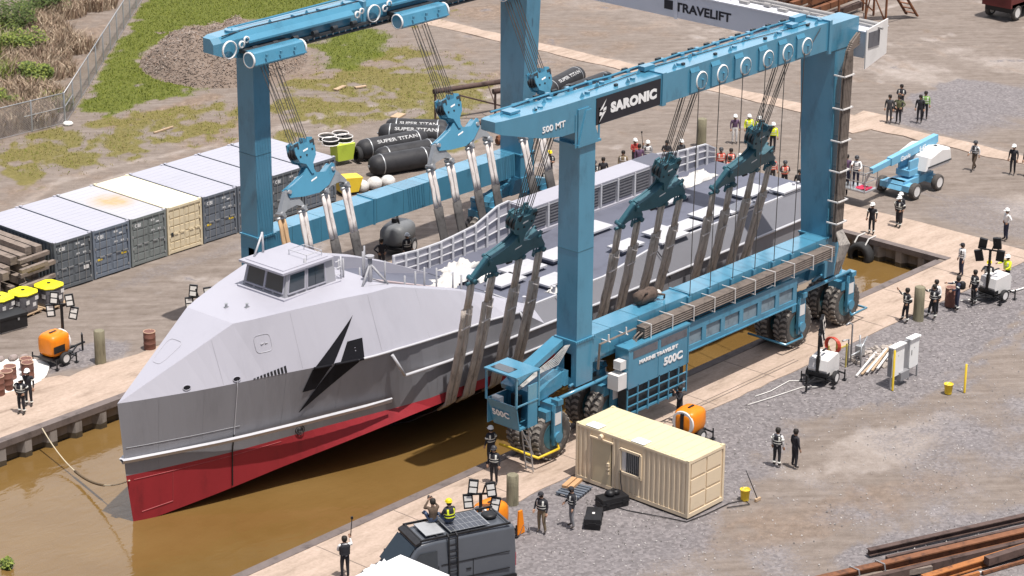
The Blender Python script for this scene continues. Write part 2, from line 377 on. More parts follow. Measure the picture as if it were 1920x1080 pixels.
    dirt = mix(math_('MULTIPLY', fine, 0.55), ramp(strk, (0.3, (0.136, 0.108, 0.088)), (0.5, (0.209, 0.172, 0.145)), (0.72, (0.291, 0.248, 0.218))), ramp(mid, (0.3, (0.148, 0.118, 0.097)), (0.7, (0.319, 0.273, 0.242))))
    dirt = mix(math_('MULTIPLY', big, 0.45), dirt, ramp(mid, (0.35, (0.164, 0.135, 0.116)), (0.65, (0.271, 0.229, 0.201))))
    sand = ramp(mid, (0.25, (0.264, 0.222, 0.194)), (0.5, (0.343, 0.298, 0.266)), (0.75, (0.423, 0.376, 0.347)))
    vor = n.new('ShaderNodeTexVoronoi'); vor.inputs['Scale'].default_value = 7.5; l.new(P, vor.inputs['Vector'])
    vs_ = n.new('ShaderNodeSeparateColor'); l.new(vor.outputs['Color'], vs_.inputs[0])
    grav = mix(0.5, ramp(vs_.outputs[0], (0.0, (0.10, 0.093, 0.098)), (0.5, (0.185, 0.172, 0.180)), (1.0, (0.31, 0.285, 0.29))), ramp(tex(5, 6, 0.8), (0.3, (0.11, 0.10, 0.105)), (0.7, (0.28, 0.26, 0.262))))
    grass = ramp(tex(4.0, 6, 0.75), (0.3, (0.060, 0.078, 0.009)), (0.5, (0.108, 0.130, 0.017)), (0.72, (0.185, 0.192, 0.035)))
    oliv = ramp(tex(3.0, 6, 0.75), (0.3, (0.105, 0.092, 0.022)), (0.52, (0.170, 0.150, 0.038)), (0.74, (0.245, 0.205, 0.075)))
    soil = ramp(tex(2.2, 7, 0.75), (0.3, (0.115, 0.082, 0.06)), (0.5, (0.215, 0.158, 0.118)), (0.72, (0.36, 0.275, 0.215)))
    def edge(f, a=0.55):                                       # break the zone borders up with fine noise
        q = n.new('ShaderNodeMath'); q.operation = 'MULTIPLY_ADD'; l.new(fine, q.inputs[0]); q.inputs[1].default_value = a; q.inputs[2].default_value = -a / 2
        w = n.new('ShaderNodeMath'); w.operation = 'ADD'; w.use_clamp = True; l.new(f, w.inputs[0]); l.new(q.outputs[0], w.inputs[1])
        r = n.new('ShaderNodeMapRange'); r.interpolation_type = 'SMOOTHSTEP'; r.inputs[1].default_value = 0.25; r.inputs[2].default_value = 0.75; l.new(w.outputs[0], r.inputs[0]); return r.outputs[0]
    c = mix(math_('MULTIPLY', edge(at.outputs['Alpha'], 0.5), 0.85), dirt, sand)
    c = mix(math_('MULTIPLY', edge(so_.outputs['Fac'], 0.7), 0.85), c, soil)
    c = mix(math_('MULTIPLY', edge(sp.outputs[2], 1.1), 0.88), c, grav)
    c = mix(math_('MULTIPLY', edge(sp.outputs[1], 0.8), 0.85), c, oliv)
    c = mix(math_('MULTIPLY', edge(sp.outputs[0], 0.8), 0.93), c, grass)
    l.new(c, b.inputs['Base Color'])
    bp = n.new('ShaderNodeBump'); bp.inputs['Strength'].default_value = 0.55; bp.inputs['Distance'].default_value = 0.06
    hm = n.new('ShaderNodeMath'); hm.operation = 'ADD'; l.new(fine, hm.inputs[0]); l.new(mid, hm.inputs[1])
    l.new(hm.outputs[0], bp.inputs['Height']); l.new(bp.outputs[0], b.inputs['Normal'])
add_ground()

CONC = None
def conc_mat():
    m = bpy.data.materials.new('apron_concrete'); m.use_nodes = True
    n = m.node_tree.nodes; l = m.node_tree.links; b = n['Principled BSDF']; b.inputs['Roughness'].default_value = 0.9; b.inputs['Specular IOR Level'].default_value = 0.2
    g = n.new('ShaderNodeNewGeometry')
    mp = n.new('ShaderNodeMapping'); mp.inputs['Scale'].default_value = (0.35, 1.3, 1); mp.inputs['Rotation'].default_value = (0, 0, R(8)); l.new(g.outputs['Position'], mp.inputs[0])
    a = n.new('ShaderNodeTexNoise'); a.inputs['Scale'].default_value = 1.1; a.inputs['Detail'].default_value = 9; a.inputs['Roughness'].default_value = 0.7; l.new(mp.outputs[0], a.inputs['Vector'])
    f = n.new('ShaderNodeTexNoise'); f.inputs['Scale'].default_value = 6; f.inputs['Detail'].default_value = 6; f.inputs['Roughness'].default_value = 0.75; l.new(g.outputs['Position'], f.inputs['Vector'])
    r = n.new('ShaderNodeValToRGB'); e = r.color_ramp.elements
    e[0].position = 0.28; e[0].color = (0.26, 0.195, 0.152, 1); e[1].position = 0.70; e[1].color = (0.54, 0.42, 0.345, 1)
    q = e.new(0.45); q.color = (0.43, 0.335, 0.268, 1)
    l.new(a.outputs['Fac'], r.inputs[0])
    x = n.new('ShaderNodeMix'); x.data_type = 'RGBA'; x.blend_type = 'MULTIPLY'; x.inputs[0].default_value = 0.5
    r2 = n.new('ShaderNodeValToRGB'); r2.color_ramp.elements[0].position = 0.3; r2.color_ramp.elements[0].color = (0.62, 0.60, 0.57, 1); r2.color_ramp.elements[1].position = 0.62; r2.color_ramp.elements[1].color = (1, 1, 1, 1)
    l.new(f.outputs['Fac'], r2.inputs[0]); l.new(r.outputs[0], x.inputs[6]); l.new(r2.outputs[0], x.inputs[7]); l.new(x.outputs[2], b.inputs['Base Color'])
    bp = n.new('ShaderNodeBump'); bp.inputs['Strength'].default_value = 0.25; bp.inputs['Distance'].default_value = 0.03; l.new(f.outputs['Fac'], bp.inputs['Height']); l.new(bp.outputs[0], b.inputs['Normal'])
    return m
CONC = conc_mat()
def slab(name, outline, z1=0.035, z0=-0.3):
    b = MB(); b.prism([(x, y, z0) for x, y in outline], (0, 0, z1 - z0)); return tag(b.build(name, CONC), kind='structure')
def ragged(x0, x1, y, amp, st=0.8, flip=False):
    pts = [(x, y + amp * fbm(x, y, 0.5)) for x in frange(x0, x1, st)]
    return pts[::-1] if flip else pts
slab('apron', [(-60, -0.42), (-60, -3.65)] + ragged(-59, 53.9, -3.6, 0.12) + [(54.2, -3.6), (54.2, -0.42)])
slab('quay_pavement', [(-60, SW + 0.42), (54.2, SW + 0.42), (54.2, 21.0)] + ragged(8.2, 54.1, 20.9, 0.35, flip=True) + ragged(-59, 8.0, 21.4, 0.6, flip=True) + [(-60, 21.4)])
slab('end_pavement', [(50.42, -0.416), (54.3, -0.416), (54.35, 4), (54.15, 9), (54.3, SW + 0.416), (50.42, SW + 0.416)], z1=0.031)
pl = MB(); rg = random.Random(2)
le = [(67.5 + .25 * fbm(5, y, .6), y) for y in frange(-14, 62, 1.0)]; ri = [(69.1 + .3 * fbm(9, y, .7), y) for y in frange(-14, 62, 1.0)]
pl.prism([(x, y, -.1) for x, y in le + ri[::-1]], (0, 0, .118)); pl.prism([(x, y, -.1) for x, y in ((65.9, 16.6), (67.6, 16.2), (69.2, 16.4), (70.6, 16.7), (70.5, 18.9), (69, 18.7), (66.6, 18.9))], (0, 0, .122))
tag(pl.build('path', CONC), kind='structure')
# expansion joints and a steel rail let into the right-hand apron
jb = MB()
for x in frange(-1, 53, 4.5): jb.box(x, x + 0.035, -3.45, -0.45, 0.036, 0.041)
jb.box(20, 33, -3.02, -2.97, 0.036, 0.043); jb.box(20, 33, -2.80, -2.76, 0.036, 0.043)
tag(jb.build('pavement_joint', mat('joint_dark', (0.16, 0.13, 0.11), 0.9)), kind='structure')
# ----- water
def add_water():
    b = MB(); b.quad((-700, -0.3, WZ), (XE + 0.3, -0.3, WZ), (XE + 0.3, SW + 0.3, WZ), (-700, SW + 0.3, WZ))
    o = b.build('water', []); tag(o, kind='structure')
    m = bpy.data.materials.new('muddy_water'); m.use_nodes = True; o.data.materials.append(m)
    n = m.node_tree.nodes; l = m.node_tree.links; p = n['Principled BSDF']
    g = n.new('ShaderNodeNewGeometry'); t = n.new('ShaderNodeTexNoise'); t.inputs['Scale'].default_value = 0.25; t.inputs['Detail'].default_value = 5
    l.new(g.outputs['Position'], t.inputs['Vector'])
    r = n.new('ShaderNodeValToRGB'); r.color_ramp.elements[0].position = 0.3; r.color_ramp.elements[0].color = (0.150, 0.086, 0.025, 1); r.color_ramp.elements[1].position = 0.7; r.color_ramp.elements[1].color = (0.185, 0.112, 0.038, 1)
    l.new(t.outputs['Fac'], r.inputs[0]); l.new(r.outputs[0], p.inputs['Base Color'])
    p.inputs['Roughness'].default_value = 0.06; p.inputs['IOR'].default_value = 1.42; p.inputs['Specular IOR Level'].default_value = 0.5
    mp = n.new('ShaderNodeMapping'); mp.inputs['Scale'].default_value = (0.7, 1.3, 1); mp.inputs['Rotation'].default_value = (0, 0, R(25)); l.new(g.outputs['Position'], mp.inputs[0])
    w = n.new('ShaderNodeTexNoise'); w.inputs['Scale'].default_value = 1.3; w.inputs['Detail'].default_value = 4; w.inputs['Distortion'].default_value = 0.5; l.new(mp.outputs[0], w.inputs['Vector'])
    bp = n.new('ShaderNodeBump'); bp.inputs['Strength'].default_value = 0.22; bp.inputs['Distance'].default_value = 0.12; l.new(w.outputs['Fac'], bp.inputs['Height']); l.new(bp.outputs[0], p.inputs['Normal'])
add_water()
TIDE = mat('wet_tide_band', (0.075, 0.062, 0.045), 0.35, var=0.35, scale=2.5)
# ----- sheet-pile walls with steel coping: three things
def sheet_profile(a, b, amp=0.34, pitch=1.42):
    pts = []; t = a
    while t < b:
        for f, d in ((0, 0), (0.26, 0), (0.40, 1), (0.86, 1), (1.0, 0)):
            if t + f * pitch <= b + 1e-6: pts.append((t + f * pitch, d * amp))
        t += pitch
    return pts
def sheet_wall(name, label, a, b, mapf):
    t = thing(name, label, 'wall', mapf(a, 0, 0))
    p = sheet_profile(a, b); m = MB()
    m.loft([[Vector(mapf(u, d, z)) for u, d in p] for z in (-3.0, -0.06)]); m.build('sheet_piles', PILE, t, True)
    m = MB(); m.loft([[Vector(mapf(u, d - .006, z + .05 * fbm(u, d, 1.1))) for u, d in p] for z in (-1.3, -.84)]); m.build('tide_band', TIDE, t, True)
    c = MB(); q = [mapf(a, -0.03, 0), mapf(b, -0.03, 0), mapf(b, 0.42, 0), mapf(a, 0.42, 0)]
    c.prism([(x, y, -0.10) for x, y, z in q], (0, 0, 0.16)); q2 = [mapf(a, -0.03, 0), mapf(b, -0.03, 0), mapf(b, -0.008, 0), mapf(a, -0.008, 0)]
    c.prism([(x, y, -0.24) for x, y, z in q2], (0, 0, 0.138)); c.build('coping', COPING, t, True)
sheet_wall('sheet_pile_wall', 'left quay wall of folded steel sheet piles with brown coping behind the bow', -40.0, 49.58, lambda u, d, z: (u, SW + d, z))
sheet_wall('sheet_pile_wall', 'right dock wall with long brown steel coping under the near wheels of the crane', -40.0, 49.58, lambda u, d, z: (u, -d, z))
sheet_wall('sheet_pile_wall', 'short end wall of the dock with shadowed sheet piles beyond the stern', -0.42, SW + 0.42, lambda u, d, z: (XE + d, u, z))
# ------------------------------------------------------------------ the ship
YC = 8.53
ship = thing('ship', 'long grey faceted ship with red bottom hanging in the crane slings over the dock', 'ship', (24, YC, -1.3))
KW = [(1.02, 0), (1.5, 0.25), (2, 0.49), (3, 0.95), (4, 1.40), (5, 1.80), (6, 2.16), (7, 2.50), (8, 2.86), (9, 3.24), (10, 3.62), (11, 3.98), (12, 4.25), (13, 4.38), (14, 4.42), (45.4, 4.38)]
KZ = [(1.02, 4.43), (13, 4.57), (17, 4.33), (19.5, 4.22), (21.1, 4.02), (22.6, 2.98), (28, 2.92), (45.4, 3.05)]
RW = [(1.28, 0), (2, 0.30), (3, 0.68), (4, 1.05), (5, 1.40), (6, 1.73), (8, 2.26), (10, 2.78), (12, 3.36), (14, 3.94), (15.4, 4.28), (18, 4.38), (45.4, 4.36)]
RZ = [(1.28, 1.08), (16, 1.53), (22.5, 1.36), (45.4, 1.36)]
CW = [(1.57, 0), (2, 0.19), (3, 0.55), (4, 0.92), (5, 1.28), (6, 1.62), (8, 2.24), (10, 2.94), (12, 3.62), (14, 4.18), (16, 4.38), (45.4, 4.34)]
CZ = [(1.57, -1.30), (2, -1.19), (4, -0.82), (6, -0.44), (8, -0.06), (10, 0.32), (12, 0.70), (14, 1.03), (16, 1.13), (19, 0.98), (24, 0.9), (45.4, 0.9)]
EW = [(1.02, 0), (6.2, 1.44), (7, 1.78), (9, 2.48), (11, 3.12), (12.4, 3.42), (13.7, 3.50), (17.9, 3.60), (20, 3.60), (22.7, 3.62), (28, 3.60), (31.4, 3.55), (36, 3.48), (45.4, 3.25)]
EZ = [(1.02, 4.43), (6.2, 6.86), (9, 7.02), (11, 7.10), (13.7, 7.00), (17.9, 5.68), (20, 4.86), (22.7, 3.62), (28, 3.62), (29.8, 3.86), (31.4, 4.05), (45.4, 4.0)]
XS = [1.5, 2, 2.5, 3, 3.5, 4, 4.5, 5, 5.5, 6.2, 7, 7.5, 8, 8.5, 9, 9.5, 10, 10.5, 11, 11.7, 12.4, 13, 13.7, 14.4, 15.2, 16, 17, 17.9, 19, 20, 21.1, 21.8, 22.7, 24, 26, 28, 29, 29.8, 30.6, 31.4, 33, 36, 39, 42, 45.4]
def ring(tw, tz, sgn, x0): return [Vector((x0, YC, lerp(tz, x0)))] + [Vector((x, YC + sgn * lerp(tw, x), lerp(tz, x))) for x in XS if x > x0]
def strip(m, A, B, flip):
    for i in range(len(A) - 1):
        q = [A[i], A[i+1], B[i+1], B[i]]
        m.add(q if flip else q[::-1], [(0, 1, 2, 3)])
def curve(tw, tz, sgn):                       # one point per station; the stem point comes first
    return [Vector((tw[0][0], YC, tz[0][1]))] + [Vector((max(x, tw[0][0]), YC + sgn * lerp(tw, x), lerp(tz, x))) for x in XS]
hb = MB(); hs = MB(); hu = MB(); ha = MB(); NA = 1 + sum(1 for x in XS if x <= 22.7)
for sg in (-1, 1):
    keel = [Vector((1.60, YC, -1.34))] + [Vector((max(x, 1.7), YC + sg * 0.02, -1.36)) for x in XS]
    ch = curve(CW, CZ, sg); rr = curve(RW, RZ, sg); kk = curve(KW, KZ, sg); ee = curve(EW, EZ, sg)
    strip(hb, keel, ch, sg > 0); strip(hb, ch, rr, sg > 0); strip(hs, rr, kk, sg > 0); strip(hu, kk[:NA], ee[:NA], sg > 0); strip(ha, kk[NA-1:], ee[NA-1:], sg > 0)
xe = 45.4
cw = [(lerp(CW, xe), lerp(CZ, xe)), (lerp(RW, xe), lerp(RZ, xe)), (lerp(KW, xe), lerp(KZ, xe)), (lerp(EW, xe), lerp(EZ, xe))]
hs.add([(xe, YC - w, z) for w, z in cw] + [(xe, YC + w, z) for w, z in cw[::-1]], [tuple(range(8))[::-1]])
hb.build('red_bottom', RED, ship, True); hs.build('hull_side', HULLS, ship, True); hu.build('upper_side', HULLU, ship, True); ha.build('topside', mat('ship_grey_shaded_topside', (0.17, 0.17, 0.188), 0.55, var=.06, scale=.5), ship, True)  # aft topside is the same ship grey, with its shade painted in
# foredeck: closed roof ahead of the ramp, then two sloping caps either side of the sunken ramp deck
fd = MB(); dk = MB()
eR = curve(EW, EZ, -1); eL = curve(EW, EZ, 1)
st = [1.02] + XS
for i in range(len(st) - 1):
    if st[i+1] <= 13.71: fd.add([eR[i], eR[i+1], eL[i+1], eL[i]], [(0, 1, 2, 3)])
    elif st[i] < 22.6:
        for a, b_, sg in ((eR[i], eR[i+1], 1), (eL[i], eL[i+1], -1)):
            cwid = 0.62
            p = [a, b_, b_ + Vector((0, sg * cwid, 0)), a + Vector((0, sg * cwid, 0))]
            fd.add(p if sg > 0 else p[::-1], [(0, 1, 2, 3)])
            w = [p[3], p[2], p[2] - Vector((0, 0, 0.7)), p[3] - Vector((0, 0, 0.7))]
            fd.add(w if sg > 0 else w[::-1], [(0, 1, 2, 3)])
fd.box(13.66, 13.72, YC - 2.9, YC + 2.9, 5.9, 6.995)
fd.build('foredeck', ROOFW, ship, True)
dz = lambda x: lerp([(13.7, 6.15), (17.9, 5.15), (20, 4.35), (22.7, 3.60)], x)
prev = None
for x in [13.7, 16, 17.9, 19, 20, 21, 22.7]:
    r = [Vector((x, YC - lerp(EW, x) + 0.6, dz(x))), Vector((x, YC + lerp(EW, x) - 0.6, dz(x)))]
    if prev: dk.add([prev[0], r[0], r[1], prev[1]], [(0, 1, 2, 3)])
    prev = r
for i in range(len(st) - 1):
    if st[i] >= 22.69: dk.add([eR[i], eR[i+1], eL[i+1], eL[i]], [(0, 1, 2, 3)])
dk.build('main_deck', DECK, ship, True)
# gunwale strip along the deck edge, rub rails, spray rails, panel seams
gw = MB(); rb = MB()
for sg in (-1, 1):
    for i in range(len(st) - 1):
        if st[i] > 22.6:
            E_ = eR if sg < 0 else eL; gw.bar(E_[i] + Vector((0, -sg * 0.05, 0.02)), E_[i+1] + Vector((0, -sg * 0.05, 0.02)), 0.12, 0.10)
    def off(tw, tz, x, o=0.05, dz_=0.0): return Vector((x, YC + sg * (lerp(tw, x) + o), lerp(tz, x) + dz_))
    xa = [x for x in XS if 10.5 <= x <= 20.6] + [20.9]
    rb.path([off(KW, KZ, x, 0.04, -0.03) for x in xa], 0.055, 6)
    bz = lambda x: lerp([(13.4, 3.2), (16, 3.06), (20, 2.95), (28, 2.91), (45.4, 3.05)], x)
    rb.path([Vector((12.66, YC + sg * 4.40, 4.36)), Vector((13.4, YC + sg * 4.44, 3.2))], 0.07, 6)
    rb.path([Vector((x, YC + sg * 4.47, bz(x))) for x in (13.4, 16, 20, 22.7, 28, 34, 40, 45.3)], 0.07, 6)
    rb.path([Vector((20.95, YC + sg * 4.44, 4.0)), Vector((21.6, YC + sg * 4.44, 3.0))], 0.06, 6)
    rb.path([Vector((x, YC + sg * 4.42, 1.9)) for x in (19.4, 30, 45.2)], 0.06, 6)
    # broad flat spray rail of the bow
    pr = []
    for x in [1.12, 1.5] + [x for x in XS if 1.5 < x < 13.3]:
        z = 1.82 + 0.022 * (x - 1); w = lerp([(1.09, 0), (1.5, .21), (2, .42), (3, .85), (4, 1.27), (5, 1.68), (6, 2.04), (7, 2.36), (8, 2.67), (9, 2.97), (10, 3.26), (11, 3.55), (12, 3.84), (13.3, 4.16)], x)
        pr.append((x, w, z))
    top = [Vector((x, YC + sg * (w - 0.06), z + 0.07)) for x, w, z in pr]; out = [Vector((x - 0.05, YC + sg * (w + 0.13 * min(1, (13.4 - x) / 2)), z + 0.05)) for x, w, z in pr]; low = [Vector((x, YC + sg * (w - 0.06), z - 0.16)) for x, w, z in pr]
    strip(rb, out, top, sg > 0); strip(rb, low, out, sg > 0)
gw.build('gunwale_strip', RAILW, ship, True); rb.build('rub_rail', RAILW, ship, True)
# point on the starboard upper facet / lower side by station and blend
def facet(x, t, o=0.012):
    a = Vector((x, YC - lerp(KW, x), lerp(KZ, x))); b_ = Vector((x, YC - lerp(EW, x), lerp(EZ, x)))
    a2 = Vector((x + .1, YC - lerp(KW, x + .1), lerp(KZ, x + .1)))
    n = (a2 - a).cross(b_ - a).normalized()
    if n.y > 0: n = -n
    return a.lerp(b_, t) + n * o
def side(x, z, o=0.012):
    zk, zr = lerp(KZ, x), lerp(RZ, x); t = (z - zr) / (zk - zr)
    return Vector((x, YC - (lerp(RW, x) * (1 - t) + lerp(KW, x) * t), z)) + Vector((-0.3, -1, 0)).normalized() * o
def rect_patch(m, f, pts):
    m.add([f(*p) for p in pts], [tuple(range(len(pts)))])
def patch(m, f, A, B, n=8):                   # strip of quads between two edges, hugging the surface
    for i in range(n):
        t0, t1 = i / n, (i + 1) / n
        q = [f(*[A[0][k] + (A[1][k] - A[0][k]) * t for k in (0, 1)]) for t in (t0, t1)] + [f(*[B[0][k] + (B[1][k] - B[0][k]) * t for k in (0, 1)]) for t in (t1, t0)]
        m.add(q, [(0, 1, 2, 3)])
lg = MB()
# lightning-bolt emblem: two blades above the knuckle on the facet, continued below it on the side
fac = lambda x, t: facet(x, t, 0.02)
sid = lambda x, z: side(x, z, 0.03)
patch(lg, fac, ((9.12, 0.0), (11.26, 0.71)), ((9.92, 0.0), (11.26, 0.71)), 10)                 # upper left blade
patch(lg, fac, ((10.22, 0.0), (10.72, 0.31)), ((11.30, 0.0), (11.43, 0.32)), 6)                 # upper right block
patch(lg, sid, ((9.02, 4.44), (8.70, 3.40)), ((9.82, 4.46), (9.28, 3.44)), 6)                   # lower left block
patch(lg, sid, ((9.95, 4.46), (8.66, 2.42)), ((11.2, 4.50), (8.70, 2.42)), 12)                 # lower right blade
for x0, x1 in ((9.05, 9.80), (9.95, 11.24)):                                                     # the emblem runs over the rub rail too
    lg.path([Vector((x, YC - lerp(KW, x) - 0.04, lerp(KZ, x) - 0.03)) for x in (x0, (x0*2+x1)/3, (x0+2*x1)/3, x1)], 0.064, 6)
lg.build('bolt_emblem', CHAR, ship, True)
# louvred vent, two hawse holes with ring lips, access hatches, bow-thruster mark
lv = MB()
for i in range(10):
    x0 = 6.46 + i * 0.152
    for k in range(1):
        h = 0.012 + 0.11 * (i + 0.6) / 10
        lv.add([facet(x0, 0.005, .02), facet(x0 + .095, 0.005, .02), facet(x0 + .10, h + .008, .02), facet(x0 + .005, h, .02)], [(0, 1, 2, 3)])
lv.build('side_vent', BLACK, ship, True)
for x, t in ((3.74, 0.15), (5.78, 0.075)):
    c = facet(x, t, 0.015); a = (facet(x + .2, t, .015) - c).normalized(); b_ = (facet(x, t + .12, .015) - c); b_ = (b_ - a * b_.dot(a)).normalized(); n_ = a.cross(b_); n_ = n_ if n_.y < 0 else -n_; c = c + n_ * .02
    h = MB(); rim = [c + a * math.cos(q) * 0.15 + b_ * math.sin(q) * 0.09 for q in [2 * math.pi * i / 14 for i in range(14)]]
    h.add(rim, [tuple(range(14))]); o = h.build('hawse_hole', CHAR, ship, True)
    k = MB(); k.path([c + a * math.cos(q) * 0.17 + b_ * math.sin(q) * 0.105 for q in [2 * math.pi * i / 14 for i in range(15)]], 0.015, 5, cap=False); k.build('rim', HULLU, ship, True)
ht_ = MB()
def outline(m, f, x0, x1, t0, t1, r=0.012):
    p = []
    for i in range(20):
        q = 2 * math.pi * i / 20; cx = math.copysign(abs(math.cos(q)) ** 0.45, math.cos(q)); sy = math.copysign(abs(math.sin(q)) ** 0.45, math.sin(q))
        p.append(f((x0 + x1) / 2 + cx * (x1 - x0) / 2, (t0 + t1) / 2 + sy * (t1 - t0) / 2))
    m.path(p + [p[0]], r, 4, cap=False)
outline(ht_, lambda x, t: facet(x, t, 0.01), 6.85, 7.55, 0.42, 0.72)
a = facet(7.1, 0.56, 0.03); ht_.bar(a, a + Vector((.14, -.02, .03)), 0.04); a = facet(7.28, 0.57, 0.03); ht_.bar(a, a + Vector((.12, -.02, -.02)), 0.04)
def fore(x, s): # point on the sloping stem triangle
    w = lerp(EW, x); return Vector((x, YC + s * w, lerp(EZ, x) + 0.012))
outline(ht_, lambda x, s: fore(x, s), 3.3, 4.6, -0.15, 0.75)
ht_.build('hatch_outline', mat('hatch_seam_grey', (0.42, 0.42, 0.45), 0.5), ship, True)
ck = MB()
for cx, cy in ((7.2, 8.6), (7.75, 7.9)):
    z = lerp(EZ, cx); ck.lathe([(0.06, z), (0.05, z + .14), (0.09, z + .18)], (cx, cy, 0), 8); ck.bar((cx - .1, cy, z + .03), (cx + .1, cy, z + .03), .1, .04)
ck.build('deck_fitting', STEELG, ship, True)
tm = MB(); c = side(8.86, 1.50, 0.03); ax = Vector((0.94, -0.34, 0)); up_ = Vector((0, 0, 1))
tm.path([c + ax * math.cos(q) * 0.21 + up_ * math.sin(q) * 0.21 for q in [2 * math.pi * i / 18 for i in range(19)]], 0.02, 4, cap=False)
for s_ in (-1, 1):
    tm.path([c + ax * (s_ * (0.03 + 0.09 * math.sin(q))) + up_ * (0.10 * math.cos(q)) for q in [math.pi * i / 8 for i in range(9)]], 0.018, 4)
tm.bar(c - ax * .12, c + ax * .12, 0.03); tm.build('thruster_mark', BLACK, ship, True)
# weld seams of the shell plating: fine raised beads
sm_ = MB()
for x in (2.6, 4.4, 7.9, 10.4, 13.2, 15.6, 18.2):
    sm_.path([side(x, lerp(RZ, x) + f * (lerp(KZ, x) - lerp(RZ, x)), .004) for f in (0.02, .5, .98)], .006, 4)
for x in (5.2, 8.6, 12.2, 15.0): sm_.path([facet(x, t, .004) for t in (.02, .5, .97)], .004, 4)
sm_.path([side(x, 2.35 + .01 * x, .004) for x in (1.3, 2, 3, 4, 5, 6)], .014, 4)
sm_.build('weld_bead', mat('weld_bead_grey', (0.26, 0.26, 0.275), .6), ship, True)
sr = MB(); rs = lambda x, t, o: Vector((x, YC - (lerp(CW, x) * (1 - t) + lerp(RW, x) * t), lerp(CZ, x) * (1 - t) + lerp(RZ, x) * t)) + Vector((-.3, -1, 0)).normalized() * o
sr.path([rs(x, .90, .006) for x in (1.6, 2, 3, 4, 5, 6, 8)], .013, 4); sr.path([rs(x, .22, .006) for x in (1.9, 2.5, 3.2)], .016, 4); sr.path([rs(3.2, t, .006) for t in (.2, .5, .95)], .014, 4)
sr.build('bottom_seam', mat('bottom_seam_red', (0.36, 0.06, 0.065), .6), ship, True)
# draught rope from the hawse hole down the side, dark below the rail
dr = MB(); dr.path([facet(5.78, 0.05, 0.04), side(5.76, 4.3, .06), side(5.72, 2.1, .12)], 0.017, 5); dr.m = 1
dr.path([side(5.72, 2.1, .12), side(5.72, 1.3, .05), Vector((5.72, YC - 1.62, -0.35))], 0.03, 5); dr.build('hanging_line', [RAILW, BLACK], ship, True)
# ---- pilothouse
b = MB(); x0, x1, y0, y1, zb, zt = 9.28, 12.35, 7.20, 9.86, 7.0, 8.16
lo = [(x0, y0, zb), (x1, y0, zb), (x1, y1, zb), (x0, y1, zb)]; hi = [(x0 + .28, y0 + .10, zt), (x1 - .05, y0 + .10, zt), (x1 - .05, y1 - .10, zt), (x0 + .28, y1 - .10, zt)]
b.add([Vector(p) for p in lo + hi], [(0, 1, 5, 4), (1, 2, 6, 5), (2, 3, 7, 6), (3, 0, 4, 7)]); pil = b.build('pilothouse', HULL, ship, True)
b = MB(); b.box(x0 - .17, x1 + .18, y0 - .14, y1 + .14, zb - 0.02, zb + .10); b.build('skirt', ROOFW, pil, False).location = -ship.location
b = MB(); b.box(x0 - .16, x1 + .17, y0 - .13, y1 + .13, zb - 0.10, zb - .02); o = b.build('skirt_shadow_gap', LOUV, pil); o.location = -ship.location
b = MB(); b.prism([(x0 - .12, y0 - .05, zt), (x1 - .15, y0 - .05, zt), (x1 - .15, y1 + .05, zt), (x0 - .12, y1 + .05, zt)], (0, 0, .10)); b.prism([(x0 + .1, y0 + .15, zt + .10), (x1 - .3, y0 + .15, zt + .10), (x1 - .3, y1 - .15, zt + .10), (x0 + .1, y1 - .15, zt + .10)], (0, 0, .03)); o = b.build('roof', ROOFW, pil); o.location = -ship.location
def wpt(face, u, v, o_=0.012):                # u along the face, v up; face f = front, s = starboard
    A, B, C_, D = {'f': (lo[3], lo[0], hi[0], hi[3]), 's': (lo[0], lo[1], hi[1], hi[0]), 'b': (lo[1], lo[2], hi[2], hi[1])}[face]
    A, B, C_, D = map(Vector, (A, B, C_, D)); n_ = (B - A).cross(D - A).normalized()
    return A.lerp(B, u).lerp(D.lerp(C_, u), v) + n_ * o_
for f, u0, u1, v0, v1 in (('f', 0.07, 0.47, .26, .90), ('f', 0.53, 0.93, .26, .90), ('s', 0.07, 0.37, .24, .88), ('s', 0.45, 0.78, .22, .90)):
    fr = MB(); p = [wpt(f, u0 - .02, v0 - .045, .008), wpt(f, u1 + .02, v0 - .045, .008), wpt(f, u1 + .02, v1 + .04, .008), wpt(f, u0 - .02, v1 + .04, .008)]
    for i in range(4): fr.bar(p[i], p[(i+1) % 4], 0.05, 0.05)
    w = fr.build('window', ROOFW, pil); w.location = -ship.location
    gl = MB(); gl.add([wpt(f, u0, v0), wpt(f, u1, v0), wpt(f, u1, v1), wpt(f, u0, v1)], [(0, 1, 2, 3)])
    if (f, u0) == ('s', 0.45): gl.bar(wpt(f, .6, v0), wpt(f, .6, v1), .03)
    g_ = gl.build('window_glass', GLASS, pil); g_.location = -ship.location
v_ = MB()
for k in range(4): v_.add([wpt('f', .06 + k * .225, .13, .015), wpt('f', .24 + k * .225, .13, .015), wpt('f', .24 + k * .225, .20, .015), wpt('f', .06 + k * .225, .20, .015)], [(0, 1, 2, 3)])
for k in range(4): v_.add([wpt('s', .06 + k * .2, .10, .015), wpt('s', .2 + k * .2, .10, .015), wpt('s', .2 + k * .2, .15, .015), wpt('s', .06 + k * .2, .15, .015)], [(0, 1, 2, 3)])
o = v_.build('sill_slots', LOUV, pil); o.location = -ship.location
ra = MB()
for p in ((11.0, 7.6), (11.9, 7.6), (11.9, 8.7), (11.0, 8.7)): ra.tube((p[0], p[1], zt + .1), (p[0], p[1], zt + .36), 0.02, 5)
ra.path([(11.0, 7.6, zt + .36), (11.9, 7.6, zt + .36), (11.9, 8.7, zt + .36), (11.0, 8.7, zt + .36), (11.0, 7.6, zt + .36)], 0.02, 5)
ra.lathe([(.09, zt + .1), (.06, zt + .25), (.02, zt + .34)], (10.75, 7.45, 0), 8)
